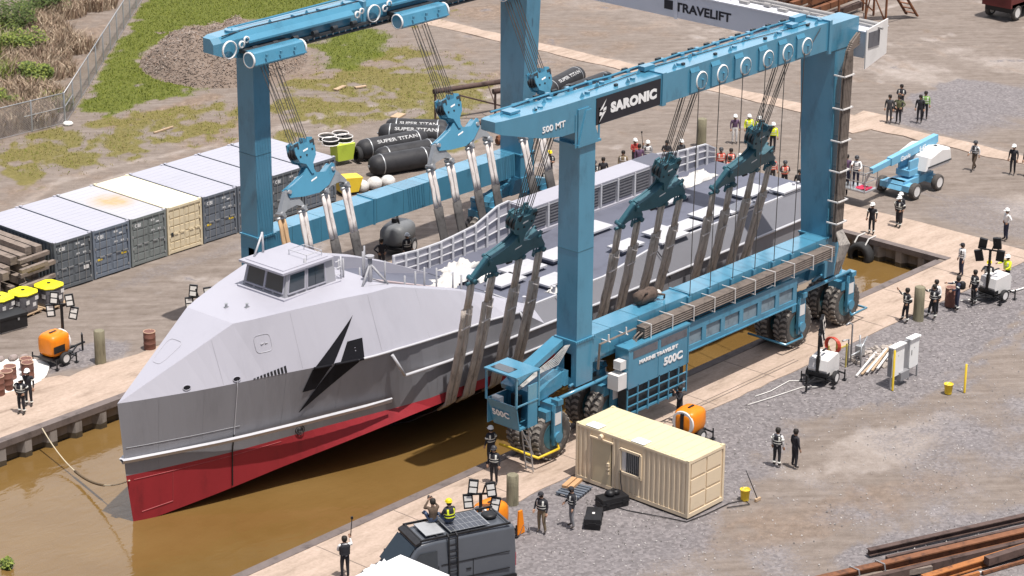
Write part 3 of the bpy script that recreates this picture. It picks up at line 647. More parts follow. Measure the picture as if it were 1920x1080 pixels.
for q in range(3): ra.tube((x1 + .05, y0 + .1, zb + .3 + .3 * q), (x1 + .45, y0 + .15, zb + .3 + .3 * q), .025, 5)
ra.tube((x1 + .45, y0 + .15, zb), (x1 + .45, y0 + .15, zt - .1), .04, 6)
ra.tube((x0 + .5, y1 - .25, zt + .1), (x0 + 1.15, y1 - .1, zt + 1.0), .05, 6); ra.tube((x0 + 1.2, y1 - .1, zt + .1), (x0 + 1.15, y1 - .1, zt + 1.05), .05, 6)
o = ra.build('roof_rail', RAILW, pil); o.location = -ship.location
# ---- tripod mast foot and bare stanchions round the sunken ramp
mm = MB(); mx, my, mz = 13.45, 6.2, 6.98
mm.tube((mx, my, mz - .5), (mx, my, mz + 1.15), .10, 10); mm.lathe([(.2, 1.15 + mz), (.2, 1.23 + mz)], (mx, my, 0), 12)
for dx, dy in ((-.75, -.25), (.35, -.75), (.3, .75)): mm.tube((mx + dx, my + dy, mz + .02), (mx, my, mz + .85), .055, 6)
mm.path([(mx - .75, my - .25, mz + .03), (mx + .35, my - .75, mz + .03), (mx + .3, my + .75, mz + .03)], .03, 5)
mm.build('tripod_mast', HULL, ship, True)
sp_ = MB()
for x, y, z, h in ((13.0, 7.4, 6.9, 1.0), (13.6, 8.3, 6.3, 1.2), (14.2, 7.6, 6.1, 1.0), (15.4, 6.0, 5.7, 1.1), (15.6, 8.8, 5.6, 1.6), (16.2, 9.3, 5.5, 1.7), (16.4, 8.2, 5.4, 1.3), (16.7, 6.6, 5.3, 1.2), (17.6, 6.9, 5.1, 1.3), (18.5, 7.0, 4.8, 1.3), (19.4, 6.3, 4.5, 1.2), (19.8, 7.2, 4.4, 1.1), (20.5, 6.8, 4.2, 1.0), (20.9, 6.1, 4.1, 1.0)):
    sp_.tube((x, y, z - .3), (x, y, z + h), .045, 6)
sp_.tube((16.2, 9.3, 7.0), (15.6, 8.8, 6.9), .05, 6)
sp_.build('stanchion', HULL, ship, True)
pk = MB(); pk.prism([(14.2, 7.6, 6.05), (21, 5.9, 4.16), (21, 6.15, 4.16), (14.2, 7.95, 6.05)], (0, 0, .12)); pk.prism([(15, 9.6, 5.9), (20.6, 7.0, 4.3), (20.6, 7.2, 4.3), (15, 9.9, 5.9)], (0, 0, .12)); pk.build('ramp_coaming', PINK, ship, True)
# ---- port bulwark with frames and top rail, rising to the vent house
bt = [(14.5, 6.4), (17, 5.75), (20.8, 4.85), (22.5, 4.70), (24.2, 4.70), (26.6, 4.95), (28.2, 5.55), (29.0, 5.62)]
yb = lambda x: YC + lerp(EW, x) - 0.10
bw = MB(); br = MB()
xs_ = frange(20.8, 29.0, 0.82)
for a, c in zip(xs_[:-1], xs_[1:]):
    za, zc = lerp(bt, a), lerp(bt, c)
    bw.prism([(a, yb(a), 3.55), (c, yb(c), 3.55), (c, yb(c), zc - .03), (a, yb(a), za - .03)], (0, .03, 0))
    br.bar((a, yb(a) - .02, za), (c, yb(c) - .02, zc), .11, .07)
    for f in (.36, .70): br.bar((a, yb(a) - .07, 3.6 + (za - 3.6) * f), (c, yb(c) - .07, 3.6 + (zc - 3.6) * f), .09, .035)
for x in xs_: br.bar((x, yb(x) - .09, 3.6), (x, yb(x) - .09, lerp(bt, x)), .06, .13)
for a, c in zip(frange(40.4, 45.4, .83)[:-1], frange(40.4, 45.4, .83)[1:]):
    t_ = lambda x: lerp([(40.4, 5.50), (42, 5.25), (44.6, 5.12), (45.4, 4.72)], x)
    bw.prism([(a, yb(a), 4.0), (c, yb(c), 4.0), (c, yb(c), t_(c) - .03), (a, yb(a), t_(a) - .03)], (0, .03, 0)); br.bar((a, yb(a) - .02, t_(a)), (c, yb(c) - .02, t_(c)), .11, .07)
    br.bar((a, yb(a) - .10, 4.0), (a, yb(a) - .10, t_(a)), .07, .16)
    for f in (.36, .7): br.bar((a, yb(a) - .08, 4 + (t_(a) - 4) * f), (c, yb(c) - .08, 4 + (t_(c) - 4) * f), .10, .04)
br.path([(29.0, 10.6, 5.5), (28.95, 10.75, 5.62), (28.9, 11.9, 5.66)], .04, 5)
bw.build('bulwark', HULLU, ship, True); br.build('bulwark_rail', RAILW, ship, True)
# ---- vent house on the port side: framed louvre panels under a pale roof
vh = MB(); vh.box(29.1, 40.3, 10.86, 12.0, 3.9, 5.42); v0 = vh.build('vent_house', HULLU, ship, True)
rf = MB(); rf.prism([(29.0, 10.74, 5.425), (40.35, 10.74, 5.425), (40.35, 12.02, 5.49), (29.0, 12.02, 5.49)], (0, 0, .06)); rf.box(29.05, 40.3, 10.70, 10.855, 3.98, 4.14); o = rf.build('vent_house_roof', ROOFW, v0); o.location = -ship.location
for i in range(8):
    xa = 29.3 + i * 1.36; p_ = MB()
    p_.m = 0; p_.box(xa + .06, xa + 1.14, 10.80, 10.85, 4.28, 5.30)
    for k in range(6): p_.bar((xa + .08, 10.785, 4.38 + k * .16), (xa + 1.12, 10.785, 4.38 + k * .16), .03, .05)
    o = p_.build('louvre_panel', LOUV, v0); o.location = -ship.location
fr = MB()
for i in range(9): xa = 29.22 + i * 1.36; fr.bar((xa, 10.79, 4.14), (xa, 10.79, 5.42), .14, .12)
fr.box(29.1, 40.3, 10.76, 10.855, 5.30, 5.42); o = fr.build('panel_frame', RAILW, v0); o.location = -ship.location
# ---- raised hatch covers on the deck (pixel centres re-measured on the deck plane)
for i, (x, y, lx, ly) in enumerate(((25.9, 8.3, 2.1, 1.3), (28.6, 8.3, 2.3, 1.2), (31.6, 8.9, 2.2, 1.2), (31.0, 6.1, 1.7, 1.0), (33.6, 6.1, 1.6, 1.0), (33.3, 5.2, 2.2, .8), (34.9, 5.75, 2.4, 1.0), (37.9, 9.1, 2.6, 1.3), (37.7, 6.1, 2.2, 1.2), (39.4, 5.6, 2.3, .9), (41.9, 6.7, 2.2, 1.2), (25.6, 6.2, 1.7, 1.1), (24.1, 7.8, 1.8, 1.1), (23.2, 9.8, 1.8, 1.2), (43.6, 5.6, 1.7, .9))):
    h = MB(); z = lerp(EZ, x); h.box(x - lx/2, x + lx/2, y - ly/2, y + ly/2, z + .16, z + .25); h.m = 1; h.box(x - lx/2 + .12, x + lx/2 - .12, y - ly/2 + .12, y + ly/2 - .12, z - .02, z + .16)
    h.build('deck_hatch', [RAILW, DECK], ship, True)
# bollards and a stair on the deck
bo = MB()
for x, y in ((22.9, 5.4), (24.9, 5.3), (40.6, 5.35), (44.4, 5.6)):
    z = lerp(EZ, x)
    for d in (-.18, .18): bo.lathe([(.07, z), (.07, z + .3), (.1, z + .32), (.1, z + .36)], (x + d, y, 0), 8)
    bo.box(x - .35, x + .35, y - .12, y + .12, z + .004, z + .03)
for k in (0, 1): bo.path([(21.3, 6.6 - k * .55, 4.3), (22.4, 6.1 - k * .55, 3.7)], .05, 5)
for k in range(4): bo.bar((21.4 + k * .28, 6.55 - k * .13, 4.25 - k * .15), (21.4 + k * .28, 6.0 - k * .13, 4.25 - k * .15), .06)
bo.build('deck_bollard', RAILW, ship, True)
lc = MB()
for x, z in ((17.6, 1.9), (24.5, 3.4)): lc.prism([(x, YC - 4.46, z), (x + .12, YC - 4.46, z + .35), (x + .24, YC - 4.46, z)], (0, -.05, 0))
lc.build('lifting_lug', RAILW, ship, True)
dl = MB()
for x, z0 in ((31.8, 3.7), (24.3, 3.55)): dl.path([(x, YC - 3.75, z0 + .3), (x + .1, YC - 4.1, z0 - .1), (x + .15, YC - 4.5, 2.7)], .03, 5)
dl.build('hose', BLACK, ship, True)
# ------------------------------------------------------------------ the travelling boat hoist: one thing
crane = thing('boat_hoist', 'huge four-legged blue travelling boat hoist straddling the dock on rubber tyres', 'crane', (27.5, 8.6, 0.03))
def cpart(name, m, mb, parent=None):
    if parent is None: return mb.build(name, m, crane, True)
    o = mb.build(name, m, parent); o.location = -crane.location; return o
RY = (-2.0, -0.86); LY = (18.05, 19.19)
# legs ----------------------------------------------------------------
def front_leg(y0, y1, zt, inner):
    m = MB(); m.box(17.74, 18.76, y0, y1, 5.14, zt)
    m.box(17.66, 18.84, y0 - .08, y1 + .08, 5.06, 5.14)                        # flange collar
    m.box(17.70, 18.80, y0 - .04, y1 + .04, 3.05, 5.06)                        # pedestal
    m.box(17.70, 17.735, y0 + .25, y0 + .65, 3.4, 4.5)
    for k in range(12):
        m.cbox((17.62 + k * .112, y0 - .09, 5.10), (.05, .05, .10))
    o = cpart('leg', BLUE, m)
    w = MB(); w.box(17.725, 18.765, y0 - .012, y1 + .012, 9.2, 9.215); cpart('weld_seam', BLUED, w, o)
front_leg(*RY, 14.6, 1); front_leg(*LY, 14.1, -1)
def rear_leg(s):
    m = MB()
    if s == 'R': yb_, yt = (-1.95, -0.45), (-1.95, 0.05); zt = 14.6
    else: yb_, yt = (17.72, 19.17), (17.30, 19.17); zt = 14.3
    lo = [(36.35, yb_[0], 5.14), (37.35, yb_[0], 5.14), (37.35, yb_[1], 5.14), (36.35, yb_[1], 5.14)]; hi = [(36.30, yt[0], zt), (37.40, yt[0], zt), (37.40, yt[1], zt), (36.30, yt[1], zt)]
    m.loft([[Vector(p) for p in lo], [Vector(p) for p in hi]], closed=True, cap=True)
    m.box(36.25, 37.45, yb_[0] - .08, yb_[1] + .08, 5.06, 5.14); m.box(36.30, 37.40, yb_[0] - .04, yb_[1] + .04, 3.05, 5.06)
    cpart('leg', BLUE, m)
rear_leg('R'); rear_leg('L')
# lower side beams ------------------------------------------------------
for y0, y1 in (RY, LY):
    m = MB(); m.box(18.80, 36.28, y0, y1, 3.86, 5.14)
    for x in (25.6,): m.box(x, x + .10, y0 - .05, y1 + .05, 3.82, 5.19)
    cpart('lower_beam', BLUE, m)
    w = MB()
    for x in frange(20, 35.5, 1.94): w.box(x, x + .018, y0 - .006, y1 + .006, 3.85, 5.147)
    cpart('weld_seam', BLUED, w)
# top side beam, right: long tapered box with banner, sheave windows -------
m = MB(); y0, y1 = -2.0, -0.80
m.prism([(18.6, y0, 14.60), (35.6, y0, 14.58), (35.6, y0, 15.92), (18.6, y0, 15.92)], (0, y1 - y0, 0))
rings = []
for x, ya, yb_, za, zb_ in ((12.75, -1.72, -0.95, 15.55, 15.98), (13.0, -1.85, -0.9, 15.42, 16.0), (15.3, -2.0, -.8, 14.80, 15.96), (16.6, -2.0, -.8, 14.60, 15.93), (18.6, -2.0, -.8, 14.60, 15.92)):
    rings.append([Vector((x, ya, za)), Vector((x, yb_, za)), Vector((x, yb_, zb_)), Vector((x, ya, zb_))])
m.loft(rings, closed=True, cap=True)
m.box(35.6, 38.1, -1.98, -.82, 14.45, 15.75)                                  # end bay to the cross beam
m.box(23.14, 23.40, -2.07, -.73, 14.52, 15.99)                                # splice flange
m.box(35.55, 35.75, -2.09, -.72, 14.40, 16.02)
for x in (17.4, 18.9): m.prism([(x, -2.03, 15.35), (x + .1, -2.03, 15.35), (x + .1, -2.03, 13.9), (x, -2.03, 13.9)], (0, .03, 0))
m.prism([(17.55, -2.06, 13.98), (18.95, -2.06, 13.98), (18.25, -2.06, 15.55), (17.55, -2.06, 15.55)], (0, .06, 0))      # gusset plate over the leg
m.prism([(17.5, -2.12, 13.92), (19.0, -2.12, 13.92), (19.0, -.75, 13.92), (17.5, -.75, 13.92)], (0, 0, .10))
m.prism([(17.55, -2.12, 14.0), (18.8, -2.12, 14.0), (18.35, -2.10, 15.45), (18.0, -2.10, 15.45)], (0, .08, 0))
for xa in (25.1, 26.6, 28.3, 30.1, 31.6, 33.0):
    m.box(xa, xa + .62, -2.10, -2.001, 14.70, 15.60)                           # sheave boxes standing proud
    m.prism([(xa, -2.10, 15.60), (xa + .62, -2.10, 15.60), (xa + .62, -2.002, 15.80), (xa, -2.002, 15.80)], (0, 0, -.01))
topR = cpart('top_beam', BLUE, m)
for xa in (25.95, 27.45, 29.15, 30.85, 32.35, 33.85):
    s = MB(); s.lathe([(.36, -.05), (.41, -.03), (.41, .03), (.36, .05)], (xa - .10, -2.09, 15.15), 20, 'y', cap=False); s.m = 1
    s.lathe([(.355, -.035), (.355, .03)], (xa - .10, -2.09, 15.15), 18, 'y'); s.lathe([(.05, -.12), (.05, .05)], (xa - .06, -2.10, 15.18), 8, 'y')
    cpart('sheave', [WHITE, BLUE], s, topR)
d = MB(); xs_ = [13.6, 15, 16.2, 18, 19.6, 21, 22.4, 24.2, 26, 28.2, 29.9, 31.6, 33.1, 34.8]
for i, x in enumerate(xs_):                                                    # lugs, ladders of pipe and boxes on the top face
    yy = -1.75 if i % 2 else -1.2
    d.prism([(x, yy, 15.93), (x + .3, yy, 15.93), (x + .15, yy, 16.12)], (0, .04, 0)); d.lathe([(.12, 15.93), (.12, 16.02)], (x + .7, yy + .2, 0), 8)
d.path([(13.5, -.78, 16.08)] + [(x, -.72 + .06 * math.sin(x * 2), 16.05) for x in frange(15, 35, 1.0)], .05, 5)
d.path([(15, -.55, 16.0)] + [(x, -.58, 15.95) for x in frange(17, 35, 1.2)], .06, 5)
for x in frange(16, 35, 1.3): d.cbox((x, -.66, 16.0), (.22, .3, .12))
d.cbox((23.2, -1.1, 16.08), (.7, .35, .2)); d.cbox((14.2, -1.25, 16.06), (.6, .55, .10)); d.cbox((33.6, -1.3, 16.05), (.5, .4, .16)); d.cbox((34.6, -.9, 16.1), (.9, .35, .28))
cpart('top_fittings', BLUE, d, topR)
d = MB()
for x in frange(16.5, 35, 1.15): d.cbox((x, -.62, 16.08), (.30, .12, .10))
for x in (15.2, 20.4, 25.0, 27.3, 31.0, 34.3): d.cbox((x, -1.7, 15.98), (.16, .12, .10))
d.path([(19, -1.35, 15.95), (24, -1.0, 15.95), (30, -1.2, 15.95), (34.8, -1.5, 15.95)], .018, 4); d.path([(34.9, -2.03, 15.8), (34.0, -2.03, 15.0)], .02, 4)
cpart('top_cabling', DARK, d, topR)
# left top beam ------------------------------------------------------------
m = MB(); y0, y1 = 18.05, 19.15
rings = []
for x, ya, yb_, za, zb_ in ((15.55, 18.3, 19.0, 14.55, 15.25), (15.9, 18.1, 19.1, 14.4, 15.32), (17.2, y0, y1, 14.12, 15.35), (38.1, y0, y1, 14.12, 15.35)):
    rings.append([Vector((x, ya, za)), Vector((x, ya, zb_ - .25)), Vector((x, ya + .22, zb_)), Vector((x, yb_, zb_)), Vector((x, yb_, za))][::-1])
m.loft(rings, closed=True, cap=True); m.box(25.0, 25.2, 17.97, 19.2, 14.05, 15.42)
topL = cpart('top_beam', BLUE, m)
d = MB(); d.box(17.2, 36, 17.86, 18.04, 14.30, 14.42); d.box(17.2, 36, 17.92, 18.03, 14.06, 14.16)
cpart('trolley_rail', DARK, d, topL)
d = MB()
for x in frange(20.4, 36, .42): d.box(x, x + .05, 17.98, 18.045, 14.13, 14.30)
for xa in (16.15, 25.6):                                                        # big end discs and rollers
    d.lathe([(.40, -.05), (.44, -.05), (.44, .05), (.40, .05), (.40, -.05)], (xa, 17.86, 14.75), 18, 'y', cap=False)
    for k, (dx, dz_, r) in enumerate(((.75, .12, .18), (1.05, .30, .17), (8.3, .15, .18), (8.6, .28, .15))): d.lathe([(r * .7, -.04), (r, -.04), (r, .04), (r * .7, .04)], (xa + dx, 17.84, 14.75 + dz_), 12, 'y', cap=False)
cpart('rail_ticks', WHITE, d, topL)
d = MB()
for x in frange(16.8, 36, 2.3): d.prism([(x, 18.5, 15.35), (x + .25, 18.5, 15.35), (x + .12, 18.5, 15.52)], (0, .04, 0))
d.lathe([(.36, 15.35), (.36, 15.46)], (17.0, 18.6, 0), 14)
d.prism([(17.3, 17.78, 14.86), (24.2, 17.78, 14.86), (24.2, 18.04, 15.05), (17.3, 18.04, 15.05)], (0, 0, .10)); d.box(26.4, 34, 17.8, 18.04, 14.9, 15.0)
d.path([(17, 18.9, 15.45), (20, 18.8, 15.5), (24, 18.95, 15.5), (30, 18.8, 15.45), (36, 18.9, 15.5)], .05, 5)
for x in frange(21, 36, 1.7): d.cbox((x, 18.45, 15.40), (.5, .3, .10))
cpart('top_fittings', BLUE, d, topL)
d = MB(); d.path([(16.0, 18.2, 15.36), (18, 18.35, 15.40), (22, 18.3, 15.4), (28, 18.35, 15.4)], .03, 5)
for x in frange(17.5, 24, 1.4): d.lathe([(.12, 0), (.12, .3)], (x, 17.8, 14.55), 8, 'x')
cpart('top_cabling', DARK, d, topL)
for xa, ln in ((16.7, 3.3), (26.5, 3.3), (34.2, 1.6)):                           # hoist drums in their trough-shaped guards
    d = MB(); prof = [(17.45, 14.66), (17.0, 14.66), (16.90, 14.60), (16.76, 14.12), (16.80, 14.06), (16.90, 13.96), (17.3, 13.92)]
    d.loft([[Vector((x, a, b_)) for a, b_ in prof] for x in (xa + .06, xa + ln - .06)]); d.bar((xa, 16.76, 14.11), (xa + ln, 16.76, 14.11), .07, .05)
    for k in range(3): d.cbox((xa + .7 + k * .9, 16.70, 14.45), (.10, .08, .14))
    o = cpart('drum_guard', BLUE, d)
    e = MB()
    for x in (xa, xa + ln): e.lathe([(.33, -.04), (.385, -.04), (.385, .04), (.33, .04), (.33, -.04)], (x, 17.14, 14.29), 18, 'x', cap=False)
    cpart('drum_end', WHITE, e, o)
    e = MB()
    for x in (xa, xa + ln): e.lathe([(.33, -.03), (.33, .03)], (x, 17.14, 14.29), 18, 'x')
    cpart('end_disc', BLUE, e, o)
    e = MB(); e.lathe([(.24, xa + .1), (.24, xa + ln - .1)], (0, 17.2, 14.25), 12, 'x'); e.box(xa + .2, xa + ln - .2, 17.3, 18.04, 14.45, 14.62); cpart('hoist_drum', DARK, e, o)
# rear cross beam -----------------------------------------------------------
m = MB(); m.box(38.15, 39.75, -2.15, 20.2, 13.75, 15.02); m.prism([(38.15, -2.15, 13.75), (38.15, -2.15, 15.02), (38.15, -2.45, 15.02), (38.15, -2.45, 14.25), (38.15, -2.3, 13.75)], (1.6, 0, 0))
m.box(38.05, 39.85, -2.5, 20.2, 15.02, 15.08); m.box(38.11, 38.149, 8.9, 9.1, 13.7, 15.02)
xb = cpart('cross_beam', CGRAY, m)
e = MB()
for y in frange(0.4, 12, 2.4): e.cbox((38.5, y, 15.16), (.25, .5, .14)); e.lathe([(.12, 0), (.12, .35)], (38.7, y + .9, 15.2), 8, 'y')
e.path([(39.3, y, 15.2) for y in frange(-2.5, 18, 1.5)], .10, 6); e.path([(38.9, y, 15.14 + .03 * (i % 2)) for i, y in enumerate(frange(-2.8, 18, 1.2))], .07, 5)
cpart('beam_pipes', mat('grey_pipework', (0.33, 0.32, 0.31), 0.6), e, xb)
e = MB(); e.prism([(37.95, -2.50, 13.3), (39.7, -2.50, 13.75), (39.7, -2.50, 15.45), (37.95, -2.50, 15.2)], (0, -.06, 0)); e.m = 1; e.box(38.1, 39.0, -2.60, -2.565, 14.3, 15.05); cpart('end_cover', [OFFWH, LOUV], e, xb)
# hose bundle: out of the end cover, down the rear leg, along the lower beam
def bundle(pts, nrow, r, name='hose_bundle'):
    e = MB()
    for i in range(nrow[0]):
        for j in range(nrow[1]):
            off = Vector(((i - (nrow[0]-1)/2) * r * 2.05, 0, 0)); pp = []
            for k, (p, du, dv) in enumerate(pts): pp.append(Vector(p) + Vector(du) * ((i - (nrow[0]-1)/2) * 2.05 * r) + Vector(dv) * ((j - (nrow[1]-1)/2) * 2.05 * r))
            e.path(pp, r, 5)
    return cpart(name, CABLE, e)
hb_ = bundle([((37.4, -2.45, 14.9), (0, 0, 1), (0, 1, 0)), ((36.75, -2.42, 14.6), (.5, 0, .7), (0, 1, 0)), ((36.72, -2.40, 13.6), (1, 0, 0), (0, 1, 0)), ((36.72, -2.35, 9), (1, 0, 0), (0, 1, 0)), ((36.75, -2.3, 5.6), (1, 0, 0), (0, 1, 0)), ((36.78, -2.3, 4.95), (1, 0, 0), (0, 1, 0))], (5, 2), .062)
e = MB()
for k in range(8): e.path([(21.65, -2.2 - .05 * k, 4.45 + .05 * (k % 4)), (21.35 - .02 * k, -2.2 - .05 * k, 4.3 + .05 * (k % 4)), (21.22 - .03 * k, -2.2 - .05 * k, 3.95), (21.25 - .03 * k, -2.15 - .04 * k, 3.4)], .036, 5)
cpart('hose_bend', CABLE, e)
e = MB()
for z in (13.2, 11.6, 10.0, 8.5, 7.0, 5.9): e.box(36.30, 37.1, -2.56, -2.50, z, z + .06); e.box(36.28, 36.34, -2.56, -1.95, z, z + .06); e.box(37.08, 37.14, -2.56, -1.95, z, z + .06)
for x in frange(21.9, 35.7, 1.55): e.box(x, x + .035, -2.78, -2.75, 4.28, 4.94); e.box(x, x + .035, -2.78, -2.0, 4.94, 4.965); e.box(x, x + .05, -2.78, -2.01, 4.24, 4.28)
for x in (19.4, 20.6): e.box(x, x + .05, -2.5, -2.01, 4.75, 4.79); e.bar((x + .02, -2.4, 4.77), (x + .02, -2.4, 5.1), .05)
cpart('hose_clamp', OFFWH, e, hb_)
bundle([((21.6, -2.42, 4.58), (0, .75, 0), (0, 0, 1.0)), ((22.2, -2.42, 4.62), (0, .75, 0), (0, 0, 1.0)), ((28, -2.42, 4.62), (0, .75, 0), (0, 0, 1.0)), ((36.1, -2.42, 4.66), (0, .75, 0), (0, 0, 1.0))], (6, 5), .052)
bundle([((18.85, -2.3, 3.6), (0, 1, 0), (0, 0, 1)), ((18.95, -2.3, 4.75), (0, 1, 0), (.5, 0, .5)), ((21.4, -2.3, 4.8), (0, 1, 0), (0, 0, 1))], (3, 1), .022, 'hose_run')
e = MB()
for k in range(7): e.path([(36.55 + .07 * k, -2.38, 5.5), (36.35 + .09 * k, -2.75 - .03 * k, 4.9), (36.25 + .10 * k, -2.7, 4.1), (36.5 + .05 * k, -2.45, 3.3 + .1 * (k % 3))], .045, 5)
cpart('hose_loops', mat('pale_hoses', (0.36, 0.33, 0.30), 0.6, var=0.3, scale=4), e, hb_)
# winch falls on the outside of the right frame (from the sheaves to the lower beam)
e = MB()
for x in (25.55, 27.05, 28.75, 30.45, 31.95, 33.45): e.tube((x + .05, -2.16, 14.9), (x - .02, -2.08, 5.1), .022, 5)
cpart('hoist_rope', ROPE, e)
e = MB()
for x in (25.5, 27.0, 28.7, 30.4, 31.9, 33.4): e.cbox((x, -2.05, 4.95), (.22, .14, .3))
cpart('rope_anchor', BLUE, e)
# machinery house and perforated fence-like panel on the outside of the right frame
m = MB(); m.box(20.25, 24.55, -2.85, -2.12, 2.35, 4.22); m.box(20.18, 24.6, -2.9, -2.1, 4.22, 4.30); m.box(20.30, 24.50, -2.80, -2.15, 1.05, 1.15)
for x in (20.28, 21.0, 21.75, 22.5, 23.2, 23.9, 24.5):
    m.bar((x, -2.82, 1.0), (x, -2.82, 2.4), .06)
for z in (1.5, 1.95): m.bar((20.28, -2.82, z), (24.5, -2.82, z), .05)
m.box(22.38, 22.44, -2.87, -2.851, 2.4, 4.2); m.box(20.25, 20.32, -2.88, -2.851, 2.4, 4.2); m.box(24.48, 24.55, -2.88, -2.851, 2.4, 4.2)
eng = cpart('machinery_house', BLUE, m)
e = MB(); e.box(22.55, 24.4, -2.862, -2.851, 3.72, 4.08); e.box(20.6, 22.3, -2.862, -2.851, 3.72, 4.08); cpart('grille', LOUV, e, eng)
e = MB(); e.box(20.4, 24.4, -2.7, -2.2, 1.2, 2.34); cpart('engine_bay', DARK, e, eng)
e = MB(); e.box(19.85, 20.245, -2.75, -2.35, 3.35, 3.75); e.box(19.65, 20.245, -2.8, -2.2, 2.45, 3.15); cpart('electrical_box', OFFWH, e, eng)
m = MB(); x0, x1, z0, z1, yp = 24.62, 33.35, 2.72, 4.02, -2.42
m.box(x0, x1, yp - .06, yp, z1 - .42, z1); m.box(x0, x1, yp - .06, yp, z0, z0 + .22)
for i in range(7): xa = x0 + i * (x1 - x0 - .30) / 6; m.box(xa, xa + .30, yp - .06, yp, z0 + .22, z1 - .42)
m.box(x0, x1, yp - .12, yp + .02, z1, z1 + .05); m.box(x0, x1, yp - .12, yp + .02, z0 - .05, z0)
for x in (26, 29, 32): m.box(x, x + .15, yp, -2.0, 3.88, 4.0)
pn = cpart('window_panel', BLUE, m)
e = MB(); e.box(x0 + .1, x1 - .1, yp + .02, yp + .05, z0 + .1, z1 - .3); cpart('panel_mesh', mat('mesh_grey_blue', (0.20, 0.26, 0.30), 0.5, var=0.2, scale=4), e, pn)
# bogies -----------------------------------------------------------------------
def tyre_mesh(rad, wid):
    t = MB(); n = 40; t.m = 0
    prof = [(rad * .56, -wid * .40), (rad * .74, -wid * .5), (rad * .92, -wid * .47), (rad * .965, -wid * .36), (rad * .97, 0), (rad * .965, wid * .36), (rad * .92, wid * .47), (rad * .74, wid * .5), (rad * .56, wid * .40)]
    t.lathe(prof, (0, 0, 0), n, 'y', cap=False)
    for k in range(25):                                                    # chevron lugs
        for s in (-1, 1):
            a0 = 2 * math.pi * (k + (.25 if s > 0 else -.25)) / 25; pts = []
            for f, da in ((.04, 0), (.25, .10), (.48, .07)):
                pts.append((s * wid * f, a0 + da))
            for (y_a, aa), (y_b, ab) in zip(pts[:-1], pts[1:]):
                for h in (0,):
                    w_ = .058
                    q = []
                    for rr in (rad * .955, rad * 1.0):
                        for yy, an in ((y_a, aa - w_), (y_a, aa + w_), (y_b, ab + w_), (y_b, ab - w_)):
                            r2 = rr if abs(yy) < wid * .4 else rr * .97
                            q.append(Vector((r2 * math.sin(an), yy, r2 * math.cos(an))))
                    t.m = 1; t.add(q, [(3, 2, 1, 0), (4, 5, 6, 7), (0, 1, 5, 4), (1, 2, 6, 5), (2, 3, 7, 6), (3, 0, 4, 7)])
    return t
RAD, WID = 1.13, 0.74
ty = tyre_mesh(RAD, WID); rim_ = MB(); rim_.lathe([(RAD * .57, -.30), (RAD * .53, -.33), (RAD * .50, -.24), (RAD * .20, -.20), (RAD * .18, -.30)], (0, 0, 0), 20, 'y', cap=True); rim_.lathe([(RAD * .57, .30), (RAD * .3, .22)], (0, 0, 0), 20, 'y')
tyme = None
wheels = []
def add_wheel(x, y):
    global tyme
    if tyme is None:
        w = ty.build('tyre', [RUBBER, LUG], crane); r = rim_.build('rim', BLUED, w); tyme = (w, r)
    else:
        w = tyme[0].copy(); COL.objects.link(w); r = tyme[1].copy(); COL.objects.link(r); r.parent = w
    w.location = Vector((x, y, RAD + .035)) - crane.location; w.rotation_euler = (0, random.uniform(0, .3), 0); return w
